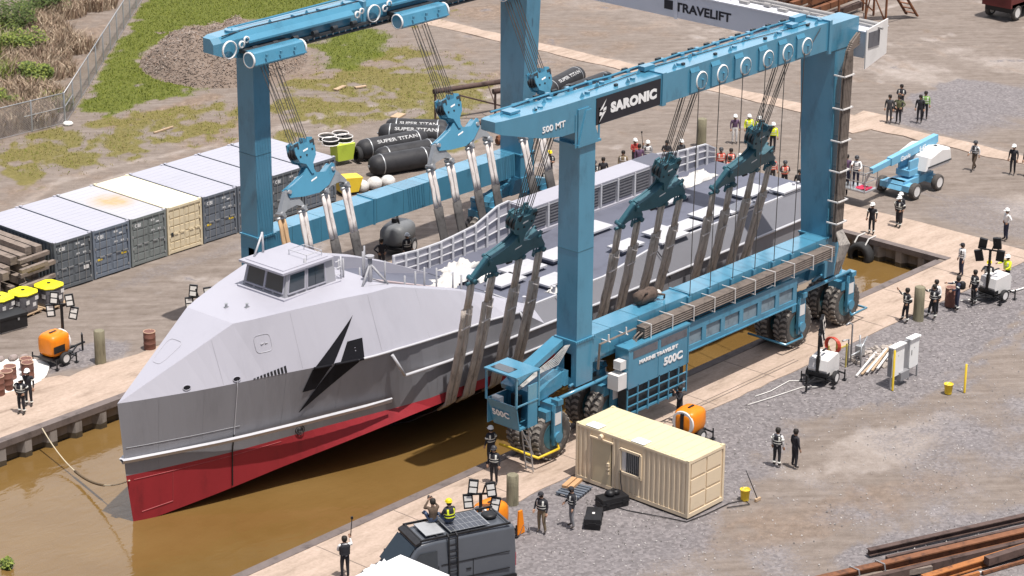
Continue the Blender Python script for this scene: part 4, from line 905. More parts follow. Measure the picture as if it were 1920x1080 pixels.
def bogie(xc, dx, out, steer):
    """out = -1 for the right-hand frame (outside towards -Y), +1 for the left"""
    yc = -1.05 if out < 0 else 18.15
    yo, yi = yc + out * .56, yc - out * .56
    for s in (-1, 1):
        x = xc + s * dx
        add_wheel(x, yo); add_wheel(x, yi)
        m = MB(); yp_ = yo + out * (WID / 2 + .10)
        prof = [(-.24, .80), (.24, .80), (.27, 1.5), (.27, 2.35), (.20, 2.66), (-.20, 2.66), (-.27, 2.35), (-.27, 1.5)]
        m.prism([(x + a, yp_ - .07, z) for a, z in prof], (0, .14, 0)); m.lathe([(.24, -.16), (.24, .16)], (x, yp_, RAD + .03), 14, 'y')
        ys = sorted((yp_, yi + -out * (WID / 2 + .08)))
        m.box(x - .30, x + .30, ys[0], ys[1], 2.40, 2.72)                      # yoke over both tyres
        m.box(x - .62, x - .30, yo - WID/2 - .02, yo + WID/2 + .02, 1.98, 2.42)     # mud-box ahead of the tyre
        m.box(x - .16, x + .16, yc - .10, yc + .10, .75, 2.4); m.lathe([(.42, 2.72), (.42, 3.0)], (x, yc, 0), 16)
        m.cbox((x + .02, yp_, 2.78), (.34, .40, .24))
        cpart('wheel_yoke', BLUE, m)
        e = MB(); e.box(x - .2, x + .2, yp_ - .085 if out < 0 else yp_ + .072, yp_ - .072 if out < 0 else yp_ + .085, 1.75, 2.3); cpart('notice_plate', OFFWH, e)
        e = MB(); e.tube((x, yo - .5, RAD + .03), (x, yi + .5, RAD + .03), .2, 10)
        for k in range(4): e.path([(x - .3 + .2 * k, yc, 2.75), (x - .2 + .15 * k, yc + out * .3, 3.0 + .08 * k), (xc + s * .5, yc + out * .2, 3.1)], .035, 5)
        e.cbox((x - .5 * s, yc, 2.85), (.5, .5, .3)); cpart('hub_machinery', DARK, e)
        # bumper frame round the tyres
        e = MB(); zf = .62; xf = x - (RAD + .22) if s < 0 else x + RAD + .22
        ya, yb_ = yo + out * .62, yi - out * .5
        e.path([(x, ya, zf), (xf, ya, zf), (xf, yb_, zf)], .06, 6); e.bar((x, ya, zf), (x, yp_, .95), .07)
        cpart('bumper', YELLOW if (s < 0 and xc < 25) else BLUE, e)
    m = MB(); m.prism([(xc - dx - .35, yc - .32, 2.98), (xc + dx + .35, yc - .32, 2.98), (xc + dx + .2, yc - .32, 3.25), (xc + .75, yc - .32, 3.62), (xc - .75, yc - .32, 3.62), (xc - dx - .2, yc - .32, 3.25)], (0, .64, 0))
    m.prism([(xc - .9, yc - .55, 3.05), (xc + .9, yc - .55, 3.05), (xc + .6, yc - .55, 3.85), (xc - .6, yc - .55, 3.85)], (0, 1.1, 0))
    cpart('equalizer_beam', BLUE, m)
    e = MB(); e.tube((xc - dx + .1, yo + out * .46, 2.88), (xc + dx - .1, yo + out * .46, 2.92), .09, 8); e.tube((xc - .9, yo + out * .25, 3.1), (xc + .9, yo + out * .15, 3.3), .07, 6); cpart('steering_rod', BLUE, e)
bogie(18.35, 1.95, -1, 1); bogie(36.4, 2.05, -1, 1); bogie(18.35, 1.95, 1, 1); bogie(36.4, 2.05, 1, 1)
# driver's cab hung ahead of the right front leg -----------------------------------
m = MB(); cx0, cx1, cy0, cy1 = 13.35, 14.75, -2.45, -0.75
m.box(cx0 - .08, cx1 + .02, cy0 - .08, cy1 + .08, 4.86, 4.93)
for x, y in ((cx0, cy0), (cx0, cy1), (cx1, cy0), (cx1, cy1)): m.bar((x, y, 3.5), (x, y, 4.86), .08)
m.add([Vector(p) for p in ((cx0 + .35, cy0 + .15, 2.35), (cx0 + .35, cy1 - .10, 2.35), (cx0, cy1, 3.55), (cx0, cy0, 3.55), (cx0 + .41, cy0 + .15, 2.35), (cx0 + .41, cy1 - .10, 2.35), (cx0 + .06, cy1, 3.55), (cx0 + .06, cy0, 3.55))], [(3, 2, 1, 0), (4, 5, 6, 7), (0, 4, 7, 3), (1, 2, 6, 5), (2, 3, 7, 6), (0, 1, 5, 4)])
m.box(cx0 + .38, cx1, cy0 + .15, cy1 - .1, 2.30, 2.37); m.box(cx0 + .05, cx1, cy1 - .05, cy1, 2.4, 3.55)
m.box(cx0 + .75, cx1, cy0, cy0 + .05, 2.38, 4.3); m.box(cx1 - .05, cx1, cy0, cy1, 2.4, 3.7)
m.bar((cx0 + .03, cy0, 3.55), (cx1, cy0, 3.55), .06)
cab = cpart('driver_cab', BLUE, m)
e = MB(); e.box(cx0 + .12, cx0 + .68, cy0 + .55, cy1 - .12, 4.932, 4.945); cpart('roof_window', GLASS, e, cab)
e = MB(); e.box(13.9, 14.4, -1.8, -1.3, 2.45, 2.95); e.box(14.3, 14.45, -1.8, -1.3, 2.95, 3.6); cpart('seat', BLACK, e, cab)
e = MB(); e.cbox((13.62, -1.15, 3.45), (.25, .45, .4)); e.bar((13.92, -1.15, 2.4), (13.75, -1.15, 3.3), .08); cpart('control_console', OFFWH, e, cab)
text('500C', .42, (13.508, -0.98, 2.83), (0, -1, 0), (-.28, 0, .96), LETTER, None, 'cab_lettering', .012, 0, .008, 1.05)
bpy.data.objects['cab_lettering'].parent = cab; bpy.data.objects['cab_lettering'].location = -crane.location
e = MB()
for y in (-2.25, -1.85): e.bar((14.35, y, 2.3), (14.7, y, .1), .05)
for k in range(8): e.bar((14.38 + .043 * k, -2.25, 2.1 - k * .27), (14.38 + .043 * k, -1.85, 2.1 - k * .27), .035)
e.bar((13.9, -2.3, 2.3), (14.7, -2.25, .9), .04)
cpart('cab_ladder', STEELG, e, cab)
e = MB(); e.bar((14.4, -.95, 3.75), (17.75, -.98, 4.95), .62, .26); cpart('cab_boom', BLUE, e)
e = MB()
for k in range(6): e.path([(14.6, -1.33 - .03 * k, 3.70), (16.0, -1.34 - .03 * k, 4.18 - .02 * k), (17.0, -1.36 - .05 * k, 4.45 - .05 * k), (17.65, -1.45 - .05 * k, 4.85 + .02 * k)], .017, 5)
cpart('cab_hoses', mat('white_hoses', (0.42, 0.41, 0.39), 0.5, var=0.35, scale=6), e)
m = MB(); m.prism([(15.6, -1.5, 2.72), (17.4, -1.5, 3.0), (17.4, -1.5, 3.7), (16.6, -1.5, 3.5), (15.6, -1.5, 3.05)], (0, .9, 0)); m.cbox((15.6, -1.2, 2.85), (.6, .7, .45)); cpart('hydraulic_housing', BLUE, m)
# lettering -------------------------------------------------------------------------
m = MB(); m.box(18.75, 23.05, -2.03, -2.008, 14.62, 15.78); bn = cpart('name_banner', BLACKP, m)
def ctext(*a, parent, **k):
    o = text(*a, None, **k); o.parent = parent; o.location = -crane.location; return o
ctext('SARONIC', .56, (19.70, -2.036, 15.0), (1, 0, 0), (0, 0, 1), LETTER, parent=bn, name='banner_lettering', bold=.038, depth=.004, spacing=1.06, width=3.1)
e = MB(); X, Z = 19.18, 15.2
P_ = lambda pts: e.add([Vector((X + a, -2.037, Z + b_)) for a, b_ in pts], [tuple(range(len(pts)))])
P_([(-.24, .0), (-.02, .06), (.22, .46)][:3]); P_([(.03, .08), (.22, .12), (.20, -.02), (-.0, -.06)][::-1]); P_([(-.24, -.22), (-.22, -.04), (-.04, -.10), (-.08, -.20)][::-1]); P_([(-.02, -.10), (.20, -.06), (-.24, -.50)][::-1])
cpart('banner_bolt', LETTER, e, bn)
ctext('500 MT', .36, (15.3, -2.02, 15.02), (1, 0, 0), (0, 0, 1), LETTER, parent=topR, name='capacity_lettering', bold=.008, depth=.008, width=1.45)
ctext('MARINE TRAVELIFT', .22, (21.0, -2.875, 3.38), (1, 0, .0), (0, 0, 1), LETTER, parent=eng, name='maker_lettering', bold=.014, depth=.006, width=2.75)
ctext('500C', .50, (22.75, -2.875, 2.78), (1, 0, 0), (0, 0, 1), LETTER, parent=eng, name='model_lettering', bold=.02, depth=.006, width=1.35)
ctext('TRAVELIFT', .62, (38.135, 9.05, 14.12), (0, -1, 0), (0, 0, 1), BLACKP, parent=xb, name='beam_lettering', bold=.018, depth=.006, width=3.5)
e = MB(); e.box(38.12, 38.149, 9.22, 9.75, 14.12, 14.58); cpart('beam_logo', BLACKP, e, xb)
# ------------------------------------------------------------------ lifting blocks, spreaders, ropes and slings (each hangs, so each is a thing)
def make_block(side, xc, label):
    s = 1 if side == 'R' else -1                 # pull direction towards the ship: +y on the right, -y on the left
    if side == 'R': yt, zt, yb, zb = 0.15, 14.55, 1.5, (10.45 if xc < 20 else 10.25)
    else: yt, zt, yb, zb = 17.05, 13.9, 15.5, 10.1
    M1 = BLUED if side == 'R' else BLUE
    t = thing('lifting_block', label, 'crane block', (xc, yb, 9.6), group='lifting blocks of the boat hoist')
    tilt = s * 0.36                              # lean along the line of pull
    L = Vector((0, s * 0.34, -1)).normalized(); Xa = Vector((1, 0, 0)); Nn = Xa.cross(L)
    c = Vector((xc, yb, 9.75))
    def P(u, w, n=0.0): return c + Xa * u - L * w + Nn * n
    m = MB()
    prof = [(u * .98, w * 1.0) for u, w in ((-.62, .55), (-.66, .05), (-.50, -.36), (-.16, -.50), (.06, -1.0), (.22, -1.0), (.30, -.52), (.58, -.20), (.66, .22), (.60, .66), (.30, .72), (.2, .48), (-.2, .45), (-.34, .62))]
    for n0 in (-.30, .22): m.prism([P(u, w, n0) for u, w in prof], Nn * .08)
    m.prism([P(u * .9, w * .9, -.22) for u, w in prof], Nn * .44)
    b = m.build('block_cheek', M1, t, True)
    e = MB()
    for u in (-.34, .34):
        for n0 in (-.2, .0, .2): e.lathe([(.30, n0 - .06), (.34, n0 - .05), (.30, n0), (.34, n0 + .05), (.30, n0 + .06)], (0, 0, 0), 16, 'y')
        k = len(e.v); q = 5 * 16 * 3 + 16 * 6
        for i in range(k - q, k):
            v = e.v[i]; e.v[i] = P(u, .08) + Xa * v.x + L * v.z + Nn * v.y
    e.build('sheave', DARK, t, True)
    e = MB()
    for u in (-.5, .5): e.prism([P(u - .13, .52, -.306), P(u + .15, .56, -.306), P(u + .12, .28, -.306), P(u + .04, .28, -.306), P(u + .05, .42, -.306), P(u - .13, .40, -.306)], -Nn * .02); 
    for u, w in ((-.4, -.1), (0, -.1), (.42, .1)): e.cbox(P(u, w, -.31), (.08, .05, .08))
    e.build('rope_guard', DARK, t, True)
    e = MB(); e.prism([P(-.16, .08, -.306), P(.16, .14, -.306), P(.16, .22, -.306), P(-.16, .16, -.306)], -Nn * .004); e.build('block_plate', LETTER, t, True)
    # wire rope falls
    e = MB()
    for i in range(4):
        for k in (-.06, .06):
            u = -.50 + i * .33 + k
            top = Vector((xc + (-.95 + i * .58) * (0.85 if side == 'R' else .6) + k * 1.6 + (.45 if side == 'R' else -.45), yt + (.1 if i % 2 else -.1), zt)); e.tube(top, P(u, .42), .021, 5)
    e.build('wire_rope', ROPE, t, True)
    # upper spreader: long bent plate hung from the block's neck
    m = MB(); c2 = c + L * 1.25
    def Q(u, w, n=0.0): return c2 + Xa * u - L * w + Nn * n
    sp = [(u, w * 1.3) for u, w in ((-1.55, -.42), (-1.6, -.12), (-1.0, .04), (-.45, .22), (-.05, .48), (.22, .48), (.40, .18), (.95, .12), (1.5, .36), (1.62, .30), (1.58, .0), (1.0, -.38), (.3, -.55), (-.7, -.52))]
    for n0 in (-.22, .14): m.prism([Q(u, w, n0) for u, w in sp], Nn * .08)
    m.prism([Q(u * .93, w * .85, -.14) for u, w in sp], Nn * .28)
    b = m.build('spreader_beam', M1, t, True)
    e = MB(); e.prism([Q(-.05, -.12, -.226), Q(.35, -.02, -.226), Q(.35, .05, -.226), Q(-.05, -.05, -.226)], -Nn * .004); e.build('spreader_plate', LETTER, t, True)
    ends = []
    for du in (-1.52, 1.45):                      # lower links carrying two slings each
        m = MB(); c3 = c2 + Xa * du + L * (.62 if du < 0 else .18)
        def Rr(u, w, n=0.0): return c3 + Xa * u - L * w + Nn * n
        m.prism([Rr(a, w, -.14) for a, w in ((-.75, -.62), (-.72, -.42), (-.12, .42), (.12, .42), (.72, -.30), (.78, -.52), (.3, -.34), (-.3, -.42))], Nn * .28)
        m.tube(Rr(0, .35, -.3), Rr(0, .35, .3), .10, 8)
        for a in (-.68, .68): m.tube(Rr(a, -.55, -.26), Rr(a, -.55, .26), .12, 8); m.tube(Rr(a - .3, -.72), Rr(a + .3, -.72), .08, 8)
        if side == 'R': m.path([Rr(.2, -.35), Rr(.25, -.9), Rr(.35, -1.0), Rr(.42, -.4)], .04, 5)
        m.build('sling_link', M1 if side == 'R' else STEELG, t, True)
        for a in (-.68, .68): ends.append(Rr(a, -.74))
    if side == 'R':
        e = MB(); e.bar(Q(.0, -.5), Q(.0, -.95), .05); e.bar(Q(.22, -.5), Q(.22, -.95), .05); e.tube(Q(-.05, -.95), Q(.27, -.95), .07, 6); e.build('shackle', DARK, t, True)
    return ends
X3 = (17.95, 28.0, 35.1); XL3 = (18.35, 28.45, 35.3)
WH = ('beside the ship bow', 'over the middle of the deck', 'at the stern')
RE = [make_block('R', x, l) for x, l in zip(X3, ('dark teal lifting block on the near side, left of the front crane leg', 'dark teal lifting block on the near side, over the middle of the deck', 'dark teal lifting block on the near side over the stern, below the workers in yellow'))]
LE = [make_block('L', x, l) for x, l in zip(XL3, ('bright blue lifting block on the far side, in front of the pale containers', 'bright blue lifting block on the far side, in front of the black rubber tubes', 'bright blue lifting block on the far side, half hidden behind the 500 MT beam end'))]
def sling(r, l, x, label, stained=False):
    """a flat belt from the right link down the hull side, under the keel and up to the left link"""
    t = thing('lifting_sling', label, 'sling', (x, YC, -1.4), group='slings round the ship hull')
    wd = 0.46
    side_r = [(3.10, 4.2), (4.08, 1.05), (4.6, .62), (6.5, -.55)]
    def P(y, z, xx): return Vector((xx, y, z))
    xr, xl = r.x, l.x
    right = [r] + [P(y, z, xr + (x - xr) * (.5, .95, 1, 1)[i]) for i, (y, z) in enumerate(side_r)]
    left = [l] + [P(2 * YC - y, z, xl + (x - xl) * (.5, .95, 1, 1)[i]) for i, (y, z) in enumerate(side_r)]
    def belt(pts, w, th, name, m, two=True, sleeve=False):
        b = MB()
        offs = (-.25, .25) if two else (0,)
        rnd = random.Random(int(x * 100) + len(pts))
        for o_ in offs:
            rings = []
            dense = []
            for a, c in zip(pts[:-1], pts[1:]):
                k = max(1, int((c - a).length / .45)); dense += [a.lerp(c, i / k) for i in range(k)]
            dense.append(pts[-1])
            for i, p in enumerate(dense):
                d = (dense[min(i+1, len(dense)-1)] - dense[max(i-1, 0)]).normalized(); xx = Vector((1, 0, 0)); xx = (xx - d * d.dot(xx)).normalized(); n_ = d.cross(xx)
                ww = w * (.42 if two else 1) * (1 + .10 * rnd.uniform(-1, 1)); q = p + xx * (w * o_ * 2.0 * .52) + n_ * (.02 * rnd.uniform(-1, 1))
                tt = th * (1 + .25 * rnd.uniform(-1, 1))
                rings.append([q - xx * ww / 2 - n_ * tt * .3, q - xx * ww * .3 - n_ * tt / 2, q + xx * ww * .3 - n_ * tt / 2, q + xx * ww / 2 - n_ * tt * .3, q + xx * ww / 2 + n_ * tt * .3, q + xx * ww * .3 + n_ * tt / 2, q - xx * ww * .3 + n_ * tt / 2, q - xx * ww / 2 + n_ * tt * .3])
            b.smooth = True; b.loft(rings, closed=True, cap=True)
        return b.build(name, m, t, True)
    def part(pts, f):                              # cut the run at fraction f of its first leg
        return pts[0].lerp(pts[1], f)
    mr = part(right, .42)
    belt([right[0], mr], .46, .12, 'sling_top', SLINGB)
    belt([mr] + right[1:3] + [right[3]], .72, .14, 'sling_sleeve', SLINGB)
    ml = part(left, .60)
    belt([left[0], ml], .52, .10, 'clean_sleeve', SLINGO if stained else SLINGW)
    belt([ml] + left[1:], .56, .12, 'dark_pad', SLINGD, two=False)
    belt([right[3], right[4], P(YC, -1.46, x), left[4]], .5, .06, 'sling_belt', SLINGD, two=False)
    b = MB(); c = right[0].lerp(right[1], .75); b.bar(c + Vector((-.3, -.09, 0)), c + Vector((.3, -.09, .08)), .05); b.path([mr + Vector((.2, -.1, 0)), mr + Vector((.1, -.16, -.3)), mr + Vector((-.2, -.1, -.15))], .03, 5)
    b.build('sleeve_lashing', SLINGW, t, True)
SX = ((16.3, 17.5, 19.3, 20.6), (26.4, 27.7, 29.3, 30.5), (33.5, 34.8, 36.3, 37.5))
ORD = ('first', 'second', 'third', 'fourth'); GRP = ('group nearest the bow', 'group in the middle', 'group nearest the stern')
for g in range(3):
    for k in range(4):
        sling(RE[g][k], LE[g][k], SX[g][k], 'worn lifting sling, %s from the bow in the %s' % (ORD[k], GRP[g]), g == 0 and k == 0)
# bundle of dark chafing gear lying on the lower beam
t = thing('chafing_pad', 'dark brown rolled sling pad with white cloth lying on the blue lower beam', 'pad', (23.6, -1.2, 5.14))
m = MB(); m.lathe([(.12, -.62), (.30, -.55), (.34, -.2), (.30, .1), (.36, .35), (.30, .58), (.1, .64)], (23.45, -1.15, 5.46), 12, 'x'); m.path([(22.85, -1.3, 5.3), (22.75, -1.5, 5.6), (23.0, -1.45, 5.78), (23.3, -1.4, 5.7)], .06, 6); m.path([(24.0, -1.4, 5.5), (24.3, -1.6, 5.4), (24.4, -1.5, 5.2)], .05, 6)
m.build('pad_roll', mat('brown_leather', (0.10, 0.07, 0.055), 0.8, var=0.4, scale=4), t, True)
m = MB(); m.lathe([(.05, -.12), (.15, -.05), (.15, .1), (.05, .2)], (24.15, -1.35, 5.42), 10, 'z'); m.build('cloth', TARP, t, True)
# ------------------------------------------------------------------ containers
def corr(m, axis, a0, a1, z0, z1, base, out, n, depth=.045):
    """corrugated sheet along axis between a0..a1 at plane `base`, ribs standing out by `out*depth`"""
    st = (a1 - a0) / n; pts = []
    for i in range(n):
        for f, d in ((0, 0), (.22, 0), (.38, 1), (.78, 1), (.94, 0)): pts.append((a0 + (i + f) * st, base + out * depth * d))
    pts.append((a1, base))
    def V(a, b, z): return Vector((a, b, z)) if axis == 'x' else Vector((b, a, z))
    rows = [[V(a, b, z) for a, b in pts] for z in (z0, z1)]
    m.loft(rows if (axis == 'x') == (out < 0) else rows[::-1])
def make_container(i, name, label, col, roofm, rust=False):
    x0 = 15.02 + i * 2.517; w = 2.42; y0 = 30.31 + .018 * i; L_ = 6.06; H = 2.59
    t = thing(name, label, 'container', (x0 + w/2, y0, 0), group='storage containers in a row')
    x1 = x0 + w
    m = MB()
    for x in (x0, x1 - .12):
        for y in (y0, y0 + L_ - .12): m.box(x, x + .12, y, y + .12, .0, H)
    m.box(x0 + .12, x1 - .12, y0, y0 + .1, .04, .2); m.box(x0 + .12, x1 - .12, y0, y0 + .1, H - .13, H); m.box(x0 + .12, x1 - .12, y0 + L_ - .1, y0 + L_, 0.04, .2); m.box(x0 + .12, x1 - .12, y0 + L_ - .1, y0 + L_, H - .13, H)
    for x in (x0, x1 - .08): m.box(x, x + .08, y0 + .12, y0 + L_ - .12, .04, .2); m.box(x, x + .08, y0 + .12, y0 + L_ - .12, H - .1, H)
    m.build('frame', col, t, True)
    m = MB(); corr(m, 'y', y0 + .12, y0 + L_ - .12, .2, H - .1, x0 + .05, -1, 20); corr(m, 'y', y0 + .12, y0 + L_ - .12, .2, H - .1, x1 - .05, 1, 20); m.box(x0 + .12, x1 - .12, y0 + L_ - .06, y0 + L_ - .03, .2, H - .13); m.build('side_wall', col, t, True)
    m = MB(); m.box(x0 + .02, x1 - .02, y0 + .02, y0 + L_ - .02, H - .025, H + .005)
    for k in range(13): yy = y0 + .3 + k * .44; m.box(x0 + .12, x1 - .12, yy, yy + .20, H + .005, H + .010)
    for x in (x0, x1 - .16):
        for y in (y0, y0 + L_ - .16): m.box(x, x + .16, y, y + .16, H + .005, H + .045)
    m.build('roof', roofm, t, True)
    for s in (0, 1):                                             # two door leaves with five pressed panels and lock rods
        a = x0 + .14 + s * 1.075; b_ = a + 1.06; d = MB(); d.box(a, b_, y0 + .05, y0 + .09, .22, H - .15)
        for k in range(5): z = .27 + k * .43; d.box(a + .06, b_ - .06, y0 + .025, y0 + .05, z, z + .33)
        o = d.build('door', col, t, True); o.location = (0, 0, 0)
        r = MB()
        for q in (.30, .74): r.tube((a + q, y0 + .0, .14), (a + q, y0 + .0, H - .06), .018, 5); r.bar((a + q - .05, y0 - .015, 1.12), (a + q + .28, y0 - .015, 1.12), .03, .05); 
        for z in (.3, .95, 1.6, 2.25): r.cbox(((a if s == 0 else b_), y0 + .02, z), (.08, .05, .12))
        oo = r.build('lock_rod', STEELG if i != 3 else col, o); oo.location = -t.location
        if i != 3:
            for tx, sz, zz, dx in ((('CBI', .27, 2.08, .16),) if s == 0 else (('22G1', .12, 2.20, .18), ('30480', .10, 2.06, .52), ('2300', .10, 1.66, .2), ('33.2', .12, 1.64, .62))):
                q = text(tx, sz, (a + dx, y0 + .018, zz), (1, 0, 0), (0, 0, 1), LETTER, None, 'door_lettering', .006, 0, .002); q.parent = o; q.location = -t.location
            if i in (1, 4) or (i == 0 and s == 1):
                q = MB(); q.box(a + (.62 if s else .12), a + (.95 if s else .42), y0 + .008, y0 + .022, .92 if i else .75, 1.02 if i else .95); q = q.build('warning_label', YELLOW if i else OFFWH, o); q.location = -t.location
        elif s == 0:
            q = MB(); q.box(a + .1, a + .26, y0 + .008, y0 + .022, .95, 1.18); q = q.build('vent_plate', DARK, o); q.location = -t.location
def roof_mat(name, col, rust=0.0):
    m = mat(name, col, 0.5, var=.03, scale=.6)
    if rust:
        n = m.node_tree.nodes; l = m.node_tree.links; b = n['Principled BSDF']; src = b.inputs['Base Color'].links[0].from_socket
        g = n.new('ShaderNodeNewGeometry'); mp = n.new('ShaderNodeMapping'); mp.vector_type = 'TEXTURE'; mp.inputs['Location'].default_value = (21.5, 33.5, 2.6); mp.inputs['Scale'].default_value = (1.5, 1.6, 1); l.new(g.outputs['Position'], mp.inputs[0])
        gr = n.new('ShaderNodeTexGradient'); gr.gradient_type = 'SPHERICAL'; l.new(mp.outputs[0], gr.inputs[0]); no = n.new('ShaderNodeTexNoise'); no.inputs['Scale'].default_value = 1.5; l.new(g.outputs['Position'], no.inputs['Vector'])
        mu = n.new('ShaderNodeMath'); mu.operation = 'MULTIPLY'; l.new(gr.outputs[1], mu.inputs[0]); l.new(no.outputs[0], mu.inputs[1]); mu2 = n.new('ShaderNodeMath'); mu2.operation = 'MULTIPLY'; mu2.use_clamp = True; l.new(mu.outputs[0], mu2.inputs[0]); mu2.inputs[1].default_value = rust
        x = n.new('ShaderNodeMix'); x.data_type = 'RGBA'; l.new(mu2.outputs[0], x.inputs[0]); l.new(src, x.inputs[6]); x.inputs[7].default_value = (0.58, 0.33, 0.17, 1); l.new(x.outputs[2], b.inputs['Base Color'])
    return m
RW_ = roof_mat('container_roof_white', (0.40, 0.40, 0.455)); RR_ = roof_mat('container_roof_rusting', (0.44, 0.44, 0.47), 2.4); RC_ = roof_mat('container_roof_cream', (0.72, 0.67, 0.50))
CG = [mat('container_slate', (0.125, 0.14, 0.155), 0.55, var=.12), mat('container_blue_grey', (0.17, 0.20, 0.245), 0.5, var=.1), mat('container_green_grey', (0.20, 0.22, 0.215), 0.55, var=.12), mat('container_cream', (0.70, 0.60, 0.42), 0.55, var=.08), mat('container_dark_slate', (0.145, 0.165, 0.195), 0.55, var=.1)]
for i, (c, r, lab) in enumerate(((0, RW_, 'dark slate container at the left end of the row, beside the timber beams'), (1, RW_, 'blue-grey container, second from the left end of the row'), (2, RR_, 'green-grey container with an orange rust stain on its white roof'), (3, RC_, 'cream container with cream doors between grey ones'), (4, RW_, 'slate container just left of the far front crane leg, right of the cream one'), (4, RW_, 'white-roofed container whose doors hide behind the far front crane leg'), (0, RW_, 'dark slate container just right of the far front crane leg'), (4, RW_, 'slate container at the right end of the row, behind the far lifting block'))):
    make_container(i, 'shipping_container', lab, CG[c], r)
# timber beams and cribbing stacked at the left end of the container row
rnd = random.Random(3); k = 0
for z, ys in ((.16, (31.0, 32.6, 34.4)), (1.02, (31.4, 33.2)), (1.9, (31.2, 33.6))): pass
tl = [(14.45, 2.32), (14.0, 2.30), (13.55, 2.02), (13.1, 1.98), (12.65, 1.55), (12.2, 1.50), (14.45, 1.85), (14.1, 1.40), (13.6, 1.5), (13.2, 1.05), (12.3, .98), (14.3, .9), (13.7, .55), (12.9, .5), (12.2, .45), (11.7, 1.0), (11.7, .5), (11.4, 1.45)]
def beam_thing(a, b, w, h, label, m=WOOD, grp='timber beams stacked by the containers'):
    a, b = Vector(a), Vector(b); o = MB(); o.bar(a, b, w, h); ob = o.build('timber_beam', m); tag(ob, label, 'beam', grp); return ob
for j, (x, z) in enumerate(tl):
    y0 = 30.6 + rnd.uniform(0, .9); beam_thing((x, y0, z), (x, 36.2, z), .40, .40, 'grey timber beam in the stack left of the containers, end towards the dock')
for j, (z, y) in enumerate(((2.12, 31.0), (1.72, 30.55), (1.32, 31.1), (.98, 30.6), (.62, 31.0), (.30, 30.7), (1.95, 30.2), (1.12, 30.1))):
    xa = 12.9 + rnd.uniform(-.3, .3) if j < 6 else 12.4; beam_thing((xa, y - .5, z), (14.75 + (.15 if j < 6 else -.6), y - .35, z), .22, .20, 'grey timber crosspiece jutting out of the beam stack end, above the yellow-lidded tanks', WOOD, 'timber crosspieces at the stack end')
